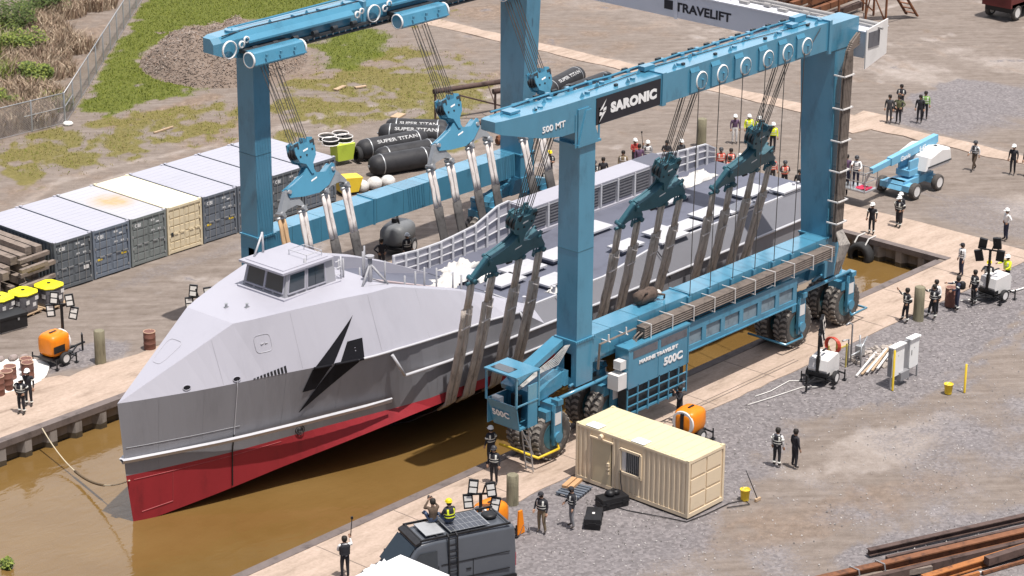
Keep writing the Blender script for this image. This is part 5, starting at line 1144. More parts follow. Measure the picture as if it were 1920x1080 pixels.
# ------------------------------------------------------------------ cream site office
def make_office():
    A = Vector((18.0, -3.88, 0)); t = thing('site_office', 'cream container office with a barred window standing on the gravel', 'site office', (A.x, A.y, 0))
    W_, L_, H = 2.44, 6.06, 2.59
    # local frame: u along the long side (world -Y), v across (world -X .. the door side is at x = A.x - W)
    xa, xb = A.x - W_, A.x; ya, yb = A.y - L_, A.y
    m = MB()
    for x in (xa, xb - .12):
        for y in (ya, yb - .12): m.box(x, x + .12, y, y + .12, .06, H)
    for y in (ya, yb - .1): m.box(xa + .12, xb - .12, y, y + .1, .06, .24); m.box(xa + .12, xb - .12, y, y + .1, H - .12, H)
    for x in (xa, xb - .1): m.box(x, x + .1, ya + .12, yb - .12, .06, .22); m.box(x, x + .1, ya + .12, yb - .12, H - .10, H)
    m.build('frame', TAN, t, True)
    m = MB(); X = xa + .06
    D0, D1 = yb - 1.95, yb - .90; Wn0, Wn1 = yb - 3.55, yb - 2.45               # door and window spans along y
    corr(m, 'y', D1, yb - .12, .22, H - .1, X, -1, 3, .05); corr(m, 'y', Wn1, D0, .22, H - .1, X, -1, 2, .05); corr(m, 'y', ya + .12, Wn0, .22, H - .1, X, -1, 9, .05)
    corr(m, 'y', Wn0, Wn1, .22, 1.12, X, -1, 4, .05); m.box(X, X + .03, Wn0, Wn1, 2.12, H - .1); m.box(X - .03, X + .03, D0, D1, 2.18, H - .1); m.box(X - .02, X + .03, D0, D1, .06, .16)
    corr(m, 'y', ya + .12, yb - .12, .22, H - .1, xb - .06, 1, 20); m.box(xa + .12, xb - .12, yb - .05, yb - .02, .24, H - .12)
    m.build('wall', TAN, t, True)
    m = MB(); yy = ya + .06; m.box(xa + .12, xb - .12, yy, yy + .03, .24, H - .12)
    for k in range(3):
        z = .30 + k * .74
        for q in (0, 1): m.box(xa + .20 + q * 1.06, xa + 1.18 + q * 1.04, yy - .045, yy, z + .04, z + .66)
    m.build('end_wall', TAN, t, True)
    m = MB(); m.box(xa + .01, xb - .01, ya + .01, yb - .01, H - .02, H + .006)
    for k in range(12): y = ya + .35 + k * .47; m.box(xa + .12, xb - .12, y, y + .24, H + .006, H + .018)
    for x in (xa, xb - .16):
        for y in (ya, yb - .16): m.box(x, x + .16, y, y + .16, H + .006, H + .035)
    m.build('roof', TANR, t, True)
    for y in (yb - .85, ya + 2.75):
        m = MB(); m.box(xa + .02, xa + .55, y - .35, y + .35, H + .04, H + .055); m.build('roof_panel', WHITE, t, True)
    d = MB(); d.box(xa + .01, xa + .05, D0 + .03, D1 - .03, .14, 2.18); o = d.build('door', mat('office_door', (0.60, 0.50, 0.33), 0.5, var=.05), t, True)
    e = MB(); e.cbox((xa - .03, D0 + .13, 1.2), (.10, .10, .16)); e.cbox((xa - .03, D0 + .16, 1.0), (.08, .16, .06)); e.cbox((xa - .02, D0 + .14, .8), (.06, .1, .1)); q = e.build('handle', TAN, o); q.location = -t.location
    e = MB(); e.box(xa - .06, xa + .02, D0 - .1, D1 + .1, 2.2, 2.27); e.lathe([(.10, -.14), (.12, 0), (.03, .02)], (xa - .04, D1 - .55, 2.40), 10, 'x'); q = e.build('door_lamp_and_hood', TAN, t, True)
    w = MB()
    for a, b_ in (((Wn0, 1.10), (Wn1, 1.10)), ((Wn0, 2.14), (Wn1, 2.14)), ((Wn0, 1.10), (Wn0, 2.14)), ((Wn1, 1.10), (Wn1, 2.14))): w.bar((xa - .01, *a), (xa - .01, *b_), .10, .10)
    w.box(xa - .05, xa + .02, Wn0 - .05, Wn1 + .05, 1.02, 1.08)
    o = w.build('window', TAN, t, True)
    e = MB(); e.box(xa + .10, xa + .12, Wn0, Wn1, 1.12, 2.12); q = e.build('pane', GLASS, o); q.location = -t.location
    e = MB(); e.box(xa + .03, xa + .10, Wn1 - .27, Wn1 - .04, 1.15, 2.1); q = e.build('air_conditioner', OFFWH, o); q.location = -t.location
    e = MB()
    for k in range(8): y = Wn0 + .08 + k * .10; e.tube((xa - .01, y, 1.12), (xa - .01, y, 2.12), .014, 5)
    q = e.build('window_bars', STEELG, o); q.location = -t.location
    xw = xa - .08; cable = MB(); cable.path([(xw, Wn1 - .1, 1.2), (xw - .05, Wn1 - .15, .7), (xw - .1, Wn1 - .3, .25), (xw - .25, Wn1 - .1, .03), (xw - .8, Wn1 + .3, .02), (xw - 1.0, Wn1 - .3, .02), (xw - .9, Wn1 - 1.2, .02), (xw - .35, ya + .8, .02), (xw - .1, ya - .1, .02), (xa + 1, ya - .25, .02), (xb, ya - .3, .02), (xb + .7, ya - .6, .02), (xb + .5, ya - 1.0, .02), (xb - .4, ya - .5, .02)], .022, 5)
    tag(cable.build('power_cable', BLACK), 'black power cable hanging from the office window and looping over the gravel', 'cable')
make_office()
# ------------------------------------------------------------------ small helpers for yard equipment
def wheel_mb(c, r, w, axis='y'):
    m = MB(); m.lathe([(r * .62, -w/2 + .02), (r * .8, -w/2), (r * .95, -w * .42), (r, -w * .2), (r, w * .2), (r * .95, w * .42), (r * .8, w/2), (r * .62, w/2 - .02)], c, 24, axis, cap=False); return m
def rim_mb(c, r, w, axis='y'):
    m = MB(); m.lathe([(r * .63, -w/2 + .02), (r * .55, -w/2 + .01), (r * .45, -w * .3), (r * .15, -w * .26), (r * .12, -w * .42)], c, 18, axis); m.lathe([(r * .63, w/2 - .02), (r * .3, w * .3)], c, 18, axis); return m
def add_wheel_to(t, c, r, w, axis='y', rimm=OFFWH, tyre=RUBBERC):
    a = wheel_mb(c, r, w, axis).build('tyre', tyre, t); rim_mb(c, r, w, axis).build('rim', rimm, a)
def light_tower(x, y, rz, body, label, mast=2.9, lamps=True, bodytype='round', look=R(42)):
    t = thing('light_tower', label, 'light tower', (x, y, .03), rz)
    f = MB(); f.box(-.75, .75, -.42, .42, .30, .40); f.bar((.7, 0, .38), (1.9, 0, .40), .08); f.bar((.7, .4, .36), (1.4, 0, .38), .06); f.bar((.7, -.4, .36), (1.4, 0, .38), .06); f.bar((1.75, 0, .02), (1.75, 0, .85), .07); f.bar((1.65, -.12, .85), (1.85, .12, .85), .05)
    for sx in (-.7, .55):
        for sy in (-1, 1): f.bar((sx, sy * .4, .35), (sx, sy * .85, .30), .06); f.bar((sx, sy * .82, .5), (sx, sy * .82, 0.0), .05); f.cbox((sx, sy * .82, .015), (.18, .18, .03))
    f.build('chassis', BLACK, t)
    b = MB()
    if bodytype == 'round':
        rings = []
        for u, sc in ((-.64, .60), (-.60, .86), (-.42, .98), (0, 1.02), (.35, .98), (.52, .85), (.58, .5)):
            rings.append([Vector((u, .56 * sc * (abs(math.cos(q)) ** .5) * (1 if math.cos(q) > 0 else -1), .95 + .56 * sc * (abs(math.sin(q)) ** .5) * (1 if math.sin(q) > 0 else -1))) for q in [2 * math.pi * i / 20 for i in range(20)]])
        b.smooth = True; b.loft(rings, closed=True, cap=True)
    else:
        b.prism([(-.75, -.48, .42), (.45, -.48, .42), (.62, -.48, .75), (.5, -.48, 1.22), (-.62, -.48, 1.30), (-.78, -.48, 1.1)], (0, .96, 0))
    b.build('canopy', body, t)
    e = MB(); e.box(-.6, .1, -.575, -.555, .66, 1.0); e.box(-.62, -.55, -.2, .2, .6, 1.0); e.bar((-.3, 0, 1.53), (.1, 0, 1.53), .10, .04)
    if bodytype != 'round': e.m = 0; e.box(-.797, -.76, -.3, .3, .65, 1.05); e.box(.3, .66, -.50, .50, .45, .62)
    e.build('vent_grille', BLACK, t)
    if bodytype == 'round':
        e = MB(); e.lathe([(.50, -.05), (.53, 0), (.50, .05)], (0, 0, 0), 20, 'x')
        for v in e.v: v.x += .50; v.y *= 1.08; v.z = v.z * 1.05 + .95
        e.build('end_cowl', OFFWH, t)
    for sy in (-1, 1): add_wheel_to(t, (0, sy * .66, .31), .31, .2, 'y', OFFWH)
    m = MB(); m.bar((.55, 0, .4), (.55, 0, mast), .10); m.bar((.55, 0, .4), (.55, 0, 1.4), .16); m.build('mast', BLACK, t)
    if lamps:
        LT = Matrix.Translation((.55, 0, 0)) @ Matrix.Rotation(look - rz, 4, 'Z') @ Matrix.Translation((-.55, 0, 0)); k = MB(); k.bar(LT @ Vector((.55, -.55, mast)), LT @ Vector((.55, .55, mast - .05)), .07); k.bar((.55, .1, mast), (.55, .25, mast + .45), .05); k.build('lamp_bar', BLACK, t)
        for q, (yy, zz, ti) in enumerate(((-.42, .22, -.15), (.30, .34, .1), (-.58, -.42, .2), (.50, -.30, -.1))):
            h = MB(); T = LT @ Matrix.Translation((.42, yy, mast + zz)) @ Matrix.Rotation(ti, 4, 'X') @ Matrix.Rotation(.15, 4, 'Y')
            h.box(-.05, .09, -.20, .20, -.30, .30, T); o = h.build('lamp', BLACK, t)
            for s in (-1, 1):
                g = MB(); g.box(-.058, -.05, -.145, .145, s * .13 - .10, s * .13 + .10, T); g.build('lamp_lens', LENS, o)
    return t
light_tower(9.0, 22.85, R(5), ORANGE, 'orange light tower trailer on the left quay beside the brown drums', 2.75)
light_tower(22.1, -4.9, R(185), ORANGE, 'orange light tower trailer half hidden behind the cream office', 1.3, lamps=False)
light_tower(8.9, -5.0, R(180), ORANGE, 'four-lamp light tower whose lamps rise behind the grey van roof', 2.1)
light_tower(31.7, -5.3, R(190), OFFWH, 'white and black light tower trailer beside the pipe frames on the right', 2.75, bodytype='angular', look=R(120))
light_tower(46.7, -5.3, R(175), OFFWH, 'white light tower trailer with workers round it at the far right', 2.75, bodytype='angular', look=R(200))
light_tower(15.6, 19.4, R(90), BLACK, 'dark light tower with stacked lamps at the foot of the far front crane leg', 2.2)
# grey generator trailer on the far quay
t = thing('generator_trailer', 'grey tank-shaped generator trailer under the far lower beam', 'generator', (31.4, 22.0, .03), R(20))
m = MB(); rings = [[Vector((u, .75 * sc * math.copysign(abs(math.cos(q)) ** .7, math.cos(q)), 1.0 + .62 * sc * math.copysign(abs(math.sin(q)) ** .7, math.sin(q)))) for q in [2 * math.pi * i / 18 for i in range(18)]] for u, sc in ((-.95, .6), (-.85, .92), (-.4, 1), (.6, 1), (.85, .85), (.95, .5))]; m.smooth = True; m.loft(rings, closed=True, cap=True); m.build('canopy', mat('generator_grey', (0.16, 0.165, 0.17), .5), t)
m = MB(); m.box(-1, 1, -.6, .6, .32, .44); m.bar((.9, 0, .4), (2.0, 0, .4), .09); m.bar((1.9, 0, 0), (1.9, 0, .7), .06); m.build('chassis', BLACK, t); m = MB(); m.path([(-.3, -.2, 1.6), (-.3, -.1, 1.95), (.2, .1, 1.95), (.2, .2, 1.6)], .05, 6); m.cbox((-.2, .1, 1.72), (.3, .25, .25)); m.build('exhaust', BLACK, t)
for sy in (-1, 1): add_wheel_to(t, (0, sy * .85, .38), .38, .24)
# ------------------------------------------------------------------ mooring posts, drums
def post(x, y, h, r, label, grp='weathered timber posts'):
    t = MB(); t.lathe([(r * 1.03, -.1), (r, .2), (r * .97, h * .6), (r * .98, h - .03), (r * .86, h)], (0, 0, 0), 14, 'z'); o = t.build('mooring_post', POST); o.location = (x, y, 0); tag(o, label, 'post', grp)
post(10.35, 21.2, 1.65, .27, 'weathered timber post beside the orange light tower on the left quay')
post(11.85, -3.6, 1.35, .26, 'weathered timber post behind the grey van roof')
post(41.55, -4.15, 1.75, .27, 'weathered timber post two workers lean on at the right')
post(57.4, 21.75, 1.75, .3, 'dark square timber post rising beyond the ship stern')
def drum(x, y, h, label, m=DRUM, r=.29):
    t = thing('steel_drum', label, 'drum', (x, y, .03), group='brown steel drums')
    b = MB(); b.lathe([(r, 0), (r, h * .31), (r + .015, h * .33), (r, h * .35), (r, h * .64), (r + .015, h * .66), (r, h * .68), (r, h)], (0, 0, 0), 18); b.build('shell', m, t)
    b = MB(); b.lathe([(r + .012, h - .02), (r + .012, h + .012), (r - .03, h + .012), (r - .035, h - .01)], (0, 0, 0), 18); b.lathe([(.04, h), (.04, h + .03)], (.15, .08, 0), 8); b.build('lid', mat('drum_lid_tan', (0.42, 0.27, 0.19), .6, var=.2), t)
drum(13.1, 20.85, .88, 'brown drum close to the bow by the quay edge')
for j, (x, y, l) in enumerate(((4.65, 21.55, 'brown drum cut by the left frame edge, inside the white liner'), (5.30, 21.75, 'brown drum with a bung on its lid, left of two standing workers'), (6.62, 21.9, 'brown drum at the right rim of the white liner, behind the workers'), (5.95, 22.35, 'brown drum partly hidden behind the workers, between two others'), (7.05, 22.55, 'brown drum low at the far rim of the white liner'))): drum(x, y, .92 if j < 3 else .8, l)
drum(44.25, -4.3, 1.0, 'dark red-brown drum beside a worker in navy at the right')
# white liner spread in a ring with drums round it
t = thing('liner_sheet', 'white plastic liner spread over the gravel among brown drums', 'sheet', (5.8, 22.8, 0))
m = MB(); n = 26; c = Vector((5.2, 23.0, 0)); rr = []
for f, z in ((.0, .10), (.4, .14), (.72, .30), (.86, .42), (.96, .12), (1.06, .045), (1.14, .04)):
    rr.append([c + Vector((3.0 * f * math.cos(q) * (1 + .05 * math.sin(3 * q)), 1.55 * f * math.sin(q) * (1 + .06 * math.sin(5 * q + 1)), z + .04 * math.sin(7 * q + f * 9))) for q in [2 * math.pi * i / n for i in range(n)]])
m.smooth = True; m.loft(rr[::-1], closed=True); m.build('sheet', CANVAS, t, True)
for j in range(9):
    q = .35 + j * .3; o = MB(); s = random.Random(j); o.lathe([(.05, -.05), (.16, .02), (.18, .10), (.10, .2)], (0, 0, 0), 7); ob = o.build('sandbag', mat('grey_sandbag', (0.30, 0.25, 0.23), .9, var=.3, scale=5)); ob.location = c + Vector((3.0 * .86 * math.cos(q), 1.55 * .86 * math.sin(q), .40)); ob.scale = (1.6, 1.1, 1); tag(ob, 'small grey bag holding down the rim of the white liner', 'bag', 'bags on the liner rim')
# ------------------------------------------------------------------ chemical totes with yellow lids, black tool box
for x, y, lab in ((13.55, 29.0, 'yellow-lidded chemical tank nearest the dark container'), (12.05, 29.15, 'yellow-lidded chemical tank in the middle of the three'), (10.75, 29.35, 'yellow-lidded chemical tank cut by the left frame edge')):
    t = thing('chemical_tank', lab, 'tank', (x, y, 0), R(8), 'yellow-lidded tanks on pallets')
    m = MB(); octo = lambda r, c_: [Vector((a * r, b_ * r, 0)) for a, b_ in ((-1, -c_), (-c_, -1), (c_, -1), (1, -c_), (1, c_), (c_, 1), (-c_, 1), (-1, c_))]
    m.loft([[p + Vector((0, 0, z)) for p in octo(r, .62)] for r, z in ((.56, .16), (.60, .3), (.60, 1.0), (.56, 1.08))], closed=True, cap=True); m.build('tank_body', mat('tank_dark_grey', (0.12, 0.115, 0.125), .4, var=.4, scale=4), t)
    m = MB(); m.loft([[p + Vector((0, 0, z)) for p in octo(r, .55)] for r, z in ((.64, 1.08), (.66, 1.14), (.50, 1.22))], closed=True, cap=True); o = m.build('lid', mat('tank_lid_yellow', (0.80, 0.72, 0.02), .5, var=.04), t); m = MB(); m.lathe([(.10, 1.22), (.09, 1.25)], (0, 0, 0), 10); m.build('lid_cap', BLACK, o)
    m = MB()
    for a, z in ((-.3, .75), (.15, .55), (.32, .85)): m.box(a - .11, a + .11, -.612, -.603, z - .1, z + .1)
    for a in (-.2, .25): m.box(-.612, -.603, a - .12, a + .12, .6, .82)
    m.build('tank_label', OFFWH, t)
    m = MB(); m.box(-.7, .7, -.62, .62, .10, .15)
    for a in (-.6, 0, .5): m.box(a, a + .10, -.6, .6, 0, .10)
    m.build('pallet', WOODL, t)
t = thing('tool_box', 'large black box with white lettering at the left frame edge', 'box', (10.25, 27.95, 0), R(-6))
m = MB(); m.box(-.75, .75, -.42, .42, .06, .66); m.box(-.78, .78, -.45, .45, .66, .80); m.build('box_body', BLACK, t); m = MB(); m.box(-.7, .7, -.4, .4, 0, .06); m.box(.2, .3, -.46, -.44, .5, .62); m.build('box_feet', STEELG, t)
q = text('DANGER', .13, (-.79, .30, .52), (0, -1, 0), (0, 0, 1), LETTER, None, 'box_lettering', .006, width=.6); q.parent = t; q.location = (.03, 0, 0)
q = text('GEAR', .12, (-.79, .30, .28), (0, -1, 0), (0, 0, 1), LETTER, None, 'box_lettering', .006, width=.42); q.parent = t; q.location = (.03, 0, 0)
# ------------------------------------------------------------------ black rubber airbags
def airbag(a, b, r, label, txt=True):
    a, b = Vector(a), Vector(b); L_ = (b - a).length; d = (b - a) / L_; c = (a + b) / 2
    t = thing('rubber_airbag', label, 'airbag', (c.x, c.y, c.z - r), math.atan2(d.y, d.x), 'black rubber launching airbags')
    m = MB(); h = L_ / 2; m.lathe([(.04, -h), (r * .35, -h + .03), (r * .72, -h + .14), (r * .94, -h + .36), (r, -h + .6), (r, h - .6), (r * .94, h - .36), (r * .72, h - .14), (r * .35, h - .03), (.04, h)], (0, 0, r), 24, 'x'); m.build('airbag_body', AIRBAG, t)
    m = MB()
    for x in (-h + .75, h - .75): m.lathe([(r + .004, -.035), (r + .02, 0), (r + .004, .035)], (x, 0, r), 24, 'x', cap=False)
    for x in (-h, h): m.cbox((x, 0, r), (.14, .1, .1))
    m.path([(-h + .1, -r * .3, r * 1.25), (-h + .2, -r * .62, r), (-h + .12, -r * .3, r * .75)], .025, 5)
    m.build('lashing_band', STEELG, t)
    if txt:
        q = text('SUPER TITAN', r * .50, (-h * .52, -r * .70, r + r * .55), (1, 0, 0), (0, .62, .78), LETTER, None, 'airbag_lettering', .008, depth=.10, width=h * 1.15)
        for v in q.data.vertices:                                   # wrap the letters onto the cylinder
            s = (Vector((0, v.co.y, v.co.z)) - Vector((0, -r * .70, r * 1.55))).dot(Vector((0, .62, .78))); an = R(142) - s / r
            v.co.y = (r + .006) * math.cos(an); v.co.z = r + (r + .006) * math.sin(an)
        q.parent = t
airbag((39.5, 32.2, .62), (43.6, 30.9, .62), .62, 'black rubber airbag without lettering, nearest of the pile to the dock', False)
airbag((41.0, 33.2, .58), (45.2, 32.0, .58), .58, 'black rubber airbag in the middle of the pile, mostly hidden', False)
airbag((41.2, 34.9, .62), (45.8, 33.6, .62), .62, 'black rubber airbag with white lettering at the left end of the pile')
airbag((44.6, 36.5, .62), (47.2, 32.9, .62), .62, 'black rubber airbag with white lettering lying crosswise at the back of the pile')
airbag((45.9, 37.2, .58), (48.2, 33.9, .58), .58, 'black rubber airbag farthest back, behind the lettered crosswise one')
airbag((58.1, 34.9, .70), (63.0, 36.1, .70), .62, 'black rubber airbag with white patches beyond the far rear crane leg')
airbag((58.4, 33.6, .66), (63.6, 34.0, .66), .58, 'black rubber airbag lying in front of the patched one beyond the far rear leg', False)
# pipe rack of brown tubes behind the far frame
t = thing('pipe_rack', 'brown steel pipe barrier on thin legs behind the far lower beam', 'barrier', (49.5, 36, 0))
m = MB()
for a, b_, r in (((50.0, 37.0, 2.0), (55.2, 35.3, 2.0), .16), ((52.4, 34.2, 2.05), (55.6, 33.1, 2.05), .17), ((50.5, 34.6, .25), (54.5, 33.0, .25), .14)): m.tube(a, b_, r, 10); 
m.build('pipe', RUSTD, t, True); m = MB()
for x, y in ((50.1, 36.95), (52.55, 34.15), (55.1, 35.3)): m.bar((x, y, 0), (x, y, 2), .10)
m.bar((50.6, 36.8, 1.95), (55.2, 33.6, .2), .09); m.bar((52.9, 34.0, 1.95), (55.5, 32.4, .3), .09); m.bar((53.6, 35.7, 1.9), (53.0, 34.5, .9), .05); m.build('pipe_leg', RUSTD, t, True)
t = thing('fallen_pipe', 'rust-red pipe lying on the ground by the far lower beam', 'pipe', (51, 30.5, 0)); m = MB(); m.tube((49.2, 31.0, .22), (53.4, 30.0, .22), .2, 10); m.tube((49.8, 31.5, .18), (53.2, 30.7, .18), .16, 10); m.build('pipe', RUST, t, True)
t = thing('rope_fence', 'red plastic fence sheet beyond the far rear crane leg', 'fence', (57.5, 39, 0)); m = MB(); m.prism([(59.6, 36.9, .05), (60.9, 36.9, .05), (60.9, 36.9, .9), (59.6, 36.9, .9)], (.02, .03, 0)); m.build('sheet', mat('red_netting', (0.40, 0.14, 0.12), .8, var=.25, scale=6), t, True); m = MB()
for x, y in ((59.6, 36.9), (60.9, 36.9)): m.bar((x, y, 0), (x, y, 1.0), .05)
m.build('stake', STEELG, t, True)
# lime skip with tyres in wire cages, yellow tipping bin, white bags
t = thing('tyre_cage', 'lime green bin topped with wire baskets of tyres behind the containers', 'bin', (40.3, 35.2, 0), R(-15))
m = MB(); m.prism([(-.5, -.35, .25), (.5, -.35, .25), (.62, -.45, 1.25), (-.62, -.45, 1.25)], (0, .9, 0)); m.build('bin_body', mat('lime_paint', (0.56, 0.70, 0.08), .5, var=.1), t)
for x, y in ((-.75, .1), (.25, .2), (-.55, .9), (.4, .95)):
    m = MB(); m.lathe([(.30, 0), (.42, .02), (.46, .12), (.42, .24), (.30, .26), (.30, 0)], (x, y, 1.28), 18); m.build('tyre', RUBBERC, t)
    m = MB()
    for z in (1.28, 1.56): m.path([(x + .5 * math.cos(2*math.pi*i/14), y + .5 * math.sin(2*math.pi*i/14), z) for i in range(15)], .03, 4)
    m.build('wire_ring', OFFWH, t)
a = wheel_mb((.85, -.3, .48), .48, .3, 'x').build('tyre', RUBBERC, t)
t = thing('tipping_bin', 'yellow tipping bin on the ground behind the far lower beam', 'bin', (36.5, 30.9, 0), R(-20))
m = MB(); m.prism([(-.55, -.4, .15), (.45, -.4, .15), (.75, -.4, .95), (-.6, -.4, 1.05)], (0, .95, 0)); m.build('bin_body', YELLOW, t); m = MB(); m.box(-.5, .5, -.35, .5, 0, .15); m.build('bin_base', BLACK, t)
for j, (x, y, r) in enumerate(((37.4, 30.7, .42), (38.2, 30.5, .46), (39.0, 30.2, .44), (37.6, 31.2, .4))):
    m = MB(); m.lathe([(r * .7, 0), (r, r * .35), (r * .96, r * .9), (r * .6, r * 1.3), (r * .15, r * 1.45)], (0, 0, 0), 12)
    for v in m.v: k = 1 + .12 * noise.noise(v * 4 + Vector((j, 0, 0))); v.x *= k; v.y *= k
    ob = m.build('bulk_bag', TARP); ob.location = (x, y, 0); tag(ob, ('pale rounded bag beside the yellow bin', 'pale rounded bag in the middle of the row', 'pale rounded bag at the right end of the row', 'pale bag behind the others next to the yellow bin')[j], 'bag', 'pale bulk bags behind the far beam')
for j, (x, y, a, lx, ly, lab) in enumerate(((49.5, 39.6, .3, 1.0, .6, 'flat pale board on the brown earth behind the airbags'), (51.5, 46.8, .2, 1.1, .3, 'pale plank lying on the grassy earth right of the far front leg'), (52.6, 46.0, -.3, .8, .25, 'short pale plank beside another one on the grassy earth'), (37.5, 48.0, .1, 1.7, .12, 'long thin branch on the grass left of the far front leg'))):
    m = MB(); m.box(-lx/2, lx/2, -ly/2, ly/2, 0, .08); o = m.build('plank', WOODL); o.location = (x, y, 0); o.rotation_euler = (0, 0, a); tag(o, lab, 'plank')
# ------------------------------------------------------------------ boom lift
t = thing('boom_lift', 'light blue boom lift with white counterweight parked beyond the stern', 'boom lift', (58.8, 7.7, 0))
m = MB(); m.box(57.3, 60.3, 7.15, 8.25, .55, .95); m.box(57.15, 57.9, 6.75, 8.7, .45, .8); m.box(59.6, 60.3, 6.75, 8.7, .45, .8); m.prism([(57.0, 7.2, .5), (57.0, 8.2, .5), (57.3, 8.2, .95), (57.3, 7.2, .95)], (.3, 0, 0)); m.build('chassis', LIFTB, t, True)
for x, y in ((57.6, 6.62), (57.6, 8.82), (59.95, 6.62), (59.95, 8.82)):
    a = wheel_mb((x, y, .47), .47, .36).build('tyre', RUBBER, t, True); q = rim_mb((x, y, .47), .47, .36).build('rim', OFFWH, a); q.location = -t.location
m = MB(); m.lathe([(.55, .95), (.55, 1.1)], (58.8, 7.7, 0), 18); m.box(57.9, 59.6, 7.25, 8.15, 1.1, 1.45); m.box(58.0, 58.9, 7.3, 7.42, 1.4, 2.0); m.box(58.0, 58.9, 7.98, 8.1, 1.4, 2.0); m.build('turntable', LIFTB, t, True)
m = MB()
for s in (0,):
    rings = []
    for y, k in ((6.6, .80), (6.75, .97), (7.7, 1.0), (8.65, .97), (8.8, .8)):
        c = Vector((60.0, y, 1.85)); rings.append([c + Vector((a * (.5 + k / 2), 0, b_ * k)) for a, b_ in ((-1.25, -.55), (1.15, -.55), (1.35, -.2), (1.2, .42), (.2, .60), (-1.0, .25))])
    m.loft(rings, closed=True, cap=True)
m.build('counterweight_hood', OFFWH, t, True)
m = MB(); m.box(58.8, 61.2, 6.55, 6.60, 1.55, 1.62); m.cbox((60.4, 7.2, 2.42), (.2, .15, .06)); m.build('hood_trim', DARK, t, True)
m = MB(); m.bar((61.2, 7.7, 2.62), (56.6, 7.8, 2.20), .34, .46); m.bar((61.0, 7.7, 2.6), (54.9, 7.85, 2.05), .24, .32); o = m.build('boom', LIFTB, t, True)
q = text('Genie', .40, (57.3, 7.50, 2.10), (4.6, -.1, .42), (-.09, 0, 1), LETTER, None, 'boom_lettering', .01, .15, .005); q.parent = o; q.location = -t.location
q = text('S-65', .36, (59.2, 7.48, 2.30), (4.6, -.1, .42), (-.09, 0, 1), LETTER, None, 'boom_lettering', .01, 0, .005); q.parent = o; q.location = -t.location
m = MB(); m.bar((60.6, 7.7, 1.5), (61.1, 7.7, 2.6), .3, .2); m.bar((58.7, 7.7, 1.4), (60.2, 7.7, 2.3), .16); m.build('lift_cylinder', LIFTB, t, True)
m = MB(); m.bar((54.95, 7.85, 2.15), (54.9, 8.3, 1.1), .10); bz = .95; bx0, bx1, by0, by1 = 54.2, 55.4, 7.75, 9.65
for x in (bx0, bx1):
    for y in (by0, (by0 + by1) / 2, by1): m.bar((x, y, bz), (x, y, bz + 1.1), .04)
for z in (.55, 1.1):
    for a, b_ in (((bx0, by0), (bx1, by0)), ((bx1, by0), (bx1, by1)), ((bx1, by1), (bx0, by1)), ((bx0, by1), (bx0, by0))): m.bar((*a, bz + z), (*b_, bz + z), .04)
m.box(bx0, bx1, by0, by1, bz - .08, bz); m.build('basket', STEELG, t, True)
t = thing('red_cloth', 'crumpled red cloth on the lift basket floor', 'cloth', (54.8, 8.2, .95)); m = MB(); m.smooth = True; n = 8
m.loft([[Vector((54.5 + .7 * i / n, 7.85 + .75 * j / n, .96 + .10 * abs(noise.noise(Vector((i * .8, j * .8, 2)))) + .02)) for j in range(n + 1)] for i in range(n + 1)]); m.build('cloth_fold', mat('red_cloth', (0.55, 0.03, 0.08), .8), t, True)
# truck-tyre fender hanging on the end wall
t = thing('tyre_fender', 'big black tyre hung as a fender on the end wall of the dock', 'tyre', (49.6, 4.75, -.95)); m = MB(); m.lathe([(.38, -.25), (.60, -.30), (.72, -.22), (.75, 0), (.72, .22), (.60, .30), (.38, .25)], (49.62, 4.75, -.85), 26, 'x', cap=False); m.build('tyre', RUBBERC, t, True)
m = MB()
for y in (4.45, 5.15): m.path([(49.55, y, -.2), (49.85, y, .1), (50.6, y + .05, .08)], .04, 5)
m.build('hanging_strap', TARP, t, True)
# ------------------------------------------------------------------ electrical panels, pipe frames, debris, posts with buckets
t = thing('electrical_panel', 'white electrical cabinet between yellow posts on the gravel', 'panel', (34.0, -8.1, 0))
for x, y, w in ((33.55, -8.1, .95), (34.95, -8.05, .75)):
    m = MB(); m.box(x - w/2, x + w/2, y - .12, y + .10, .55, 2.0); m.box(x - w/2 - .05, x + w/2 + .05, y - .2, y + .14, 2.0, 2.05); m.build('cabinet', WHITE, t, True)
    m = MB(); m.box(x - w/2 + .12, x - w/2 + .2, y - .13, y - .121, 1.2, 1.45); m.box(x - .02, x + .02, y - .13, y - .121, 1.5, 1.56); m.build('cabinet_mark', STEELG, t, True)
m = MB(); m.box(33.0, 33.08, -8.18, -8.0, .6, 2.0); m.box(34.1, 34.5, -8.1, -8.0, .3, 2.0); m.cbox((34.0, -8.2, .45), (.7, .3, .4)); m.build('back_board', mat('panel_grey', (0.24, 0.24, 0.25), .6), t, True)
m = MB()
for x in (33.1, 34.05, 34.6, 35.3): m.bar((x, -8.15, 0), (x, -8.15, .6), .06)
m.build('panel_leg', STEELG, t, True)
for x, y, l in ((33.0, -8.35, 'yellow steel post left of the white electrical cabinet'), (35.05, -10.95, 'thin yellow post beside a yellow bucket on the far right gravel')):
    m = MB(); m.lathe([(.055, 0), (.055, 1.95 if y > -9 else 1.4), (.02, 2.0 if y > -9 else 1.42)], (0, 0, 0), 8); o = m.build('yellow_post', YELLOW); o.location = (x, y, 0); tag(o, l, 'post')
def bucket(x, y, m_, label, h=.42):
    t = thing('bucket', label, 'bucket', (x, y, 0)); b = MB(); b.lathe([(.17, 0), (.21, h), (.225, h), (.225, h - .03), (.20, h - .04)], (0, 0, 0), 14); b.build('bucket_body', m_, t); b = MB(); b.path([(.21 * math.cos(q), -.02, h + .2 * math.sin(q) * .6) for q in [math.pi * i / 8 for i in range(9)]], .012, 4); b.build('bucket_handle', STEELG, t)
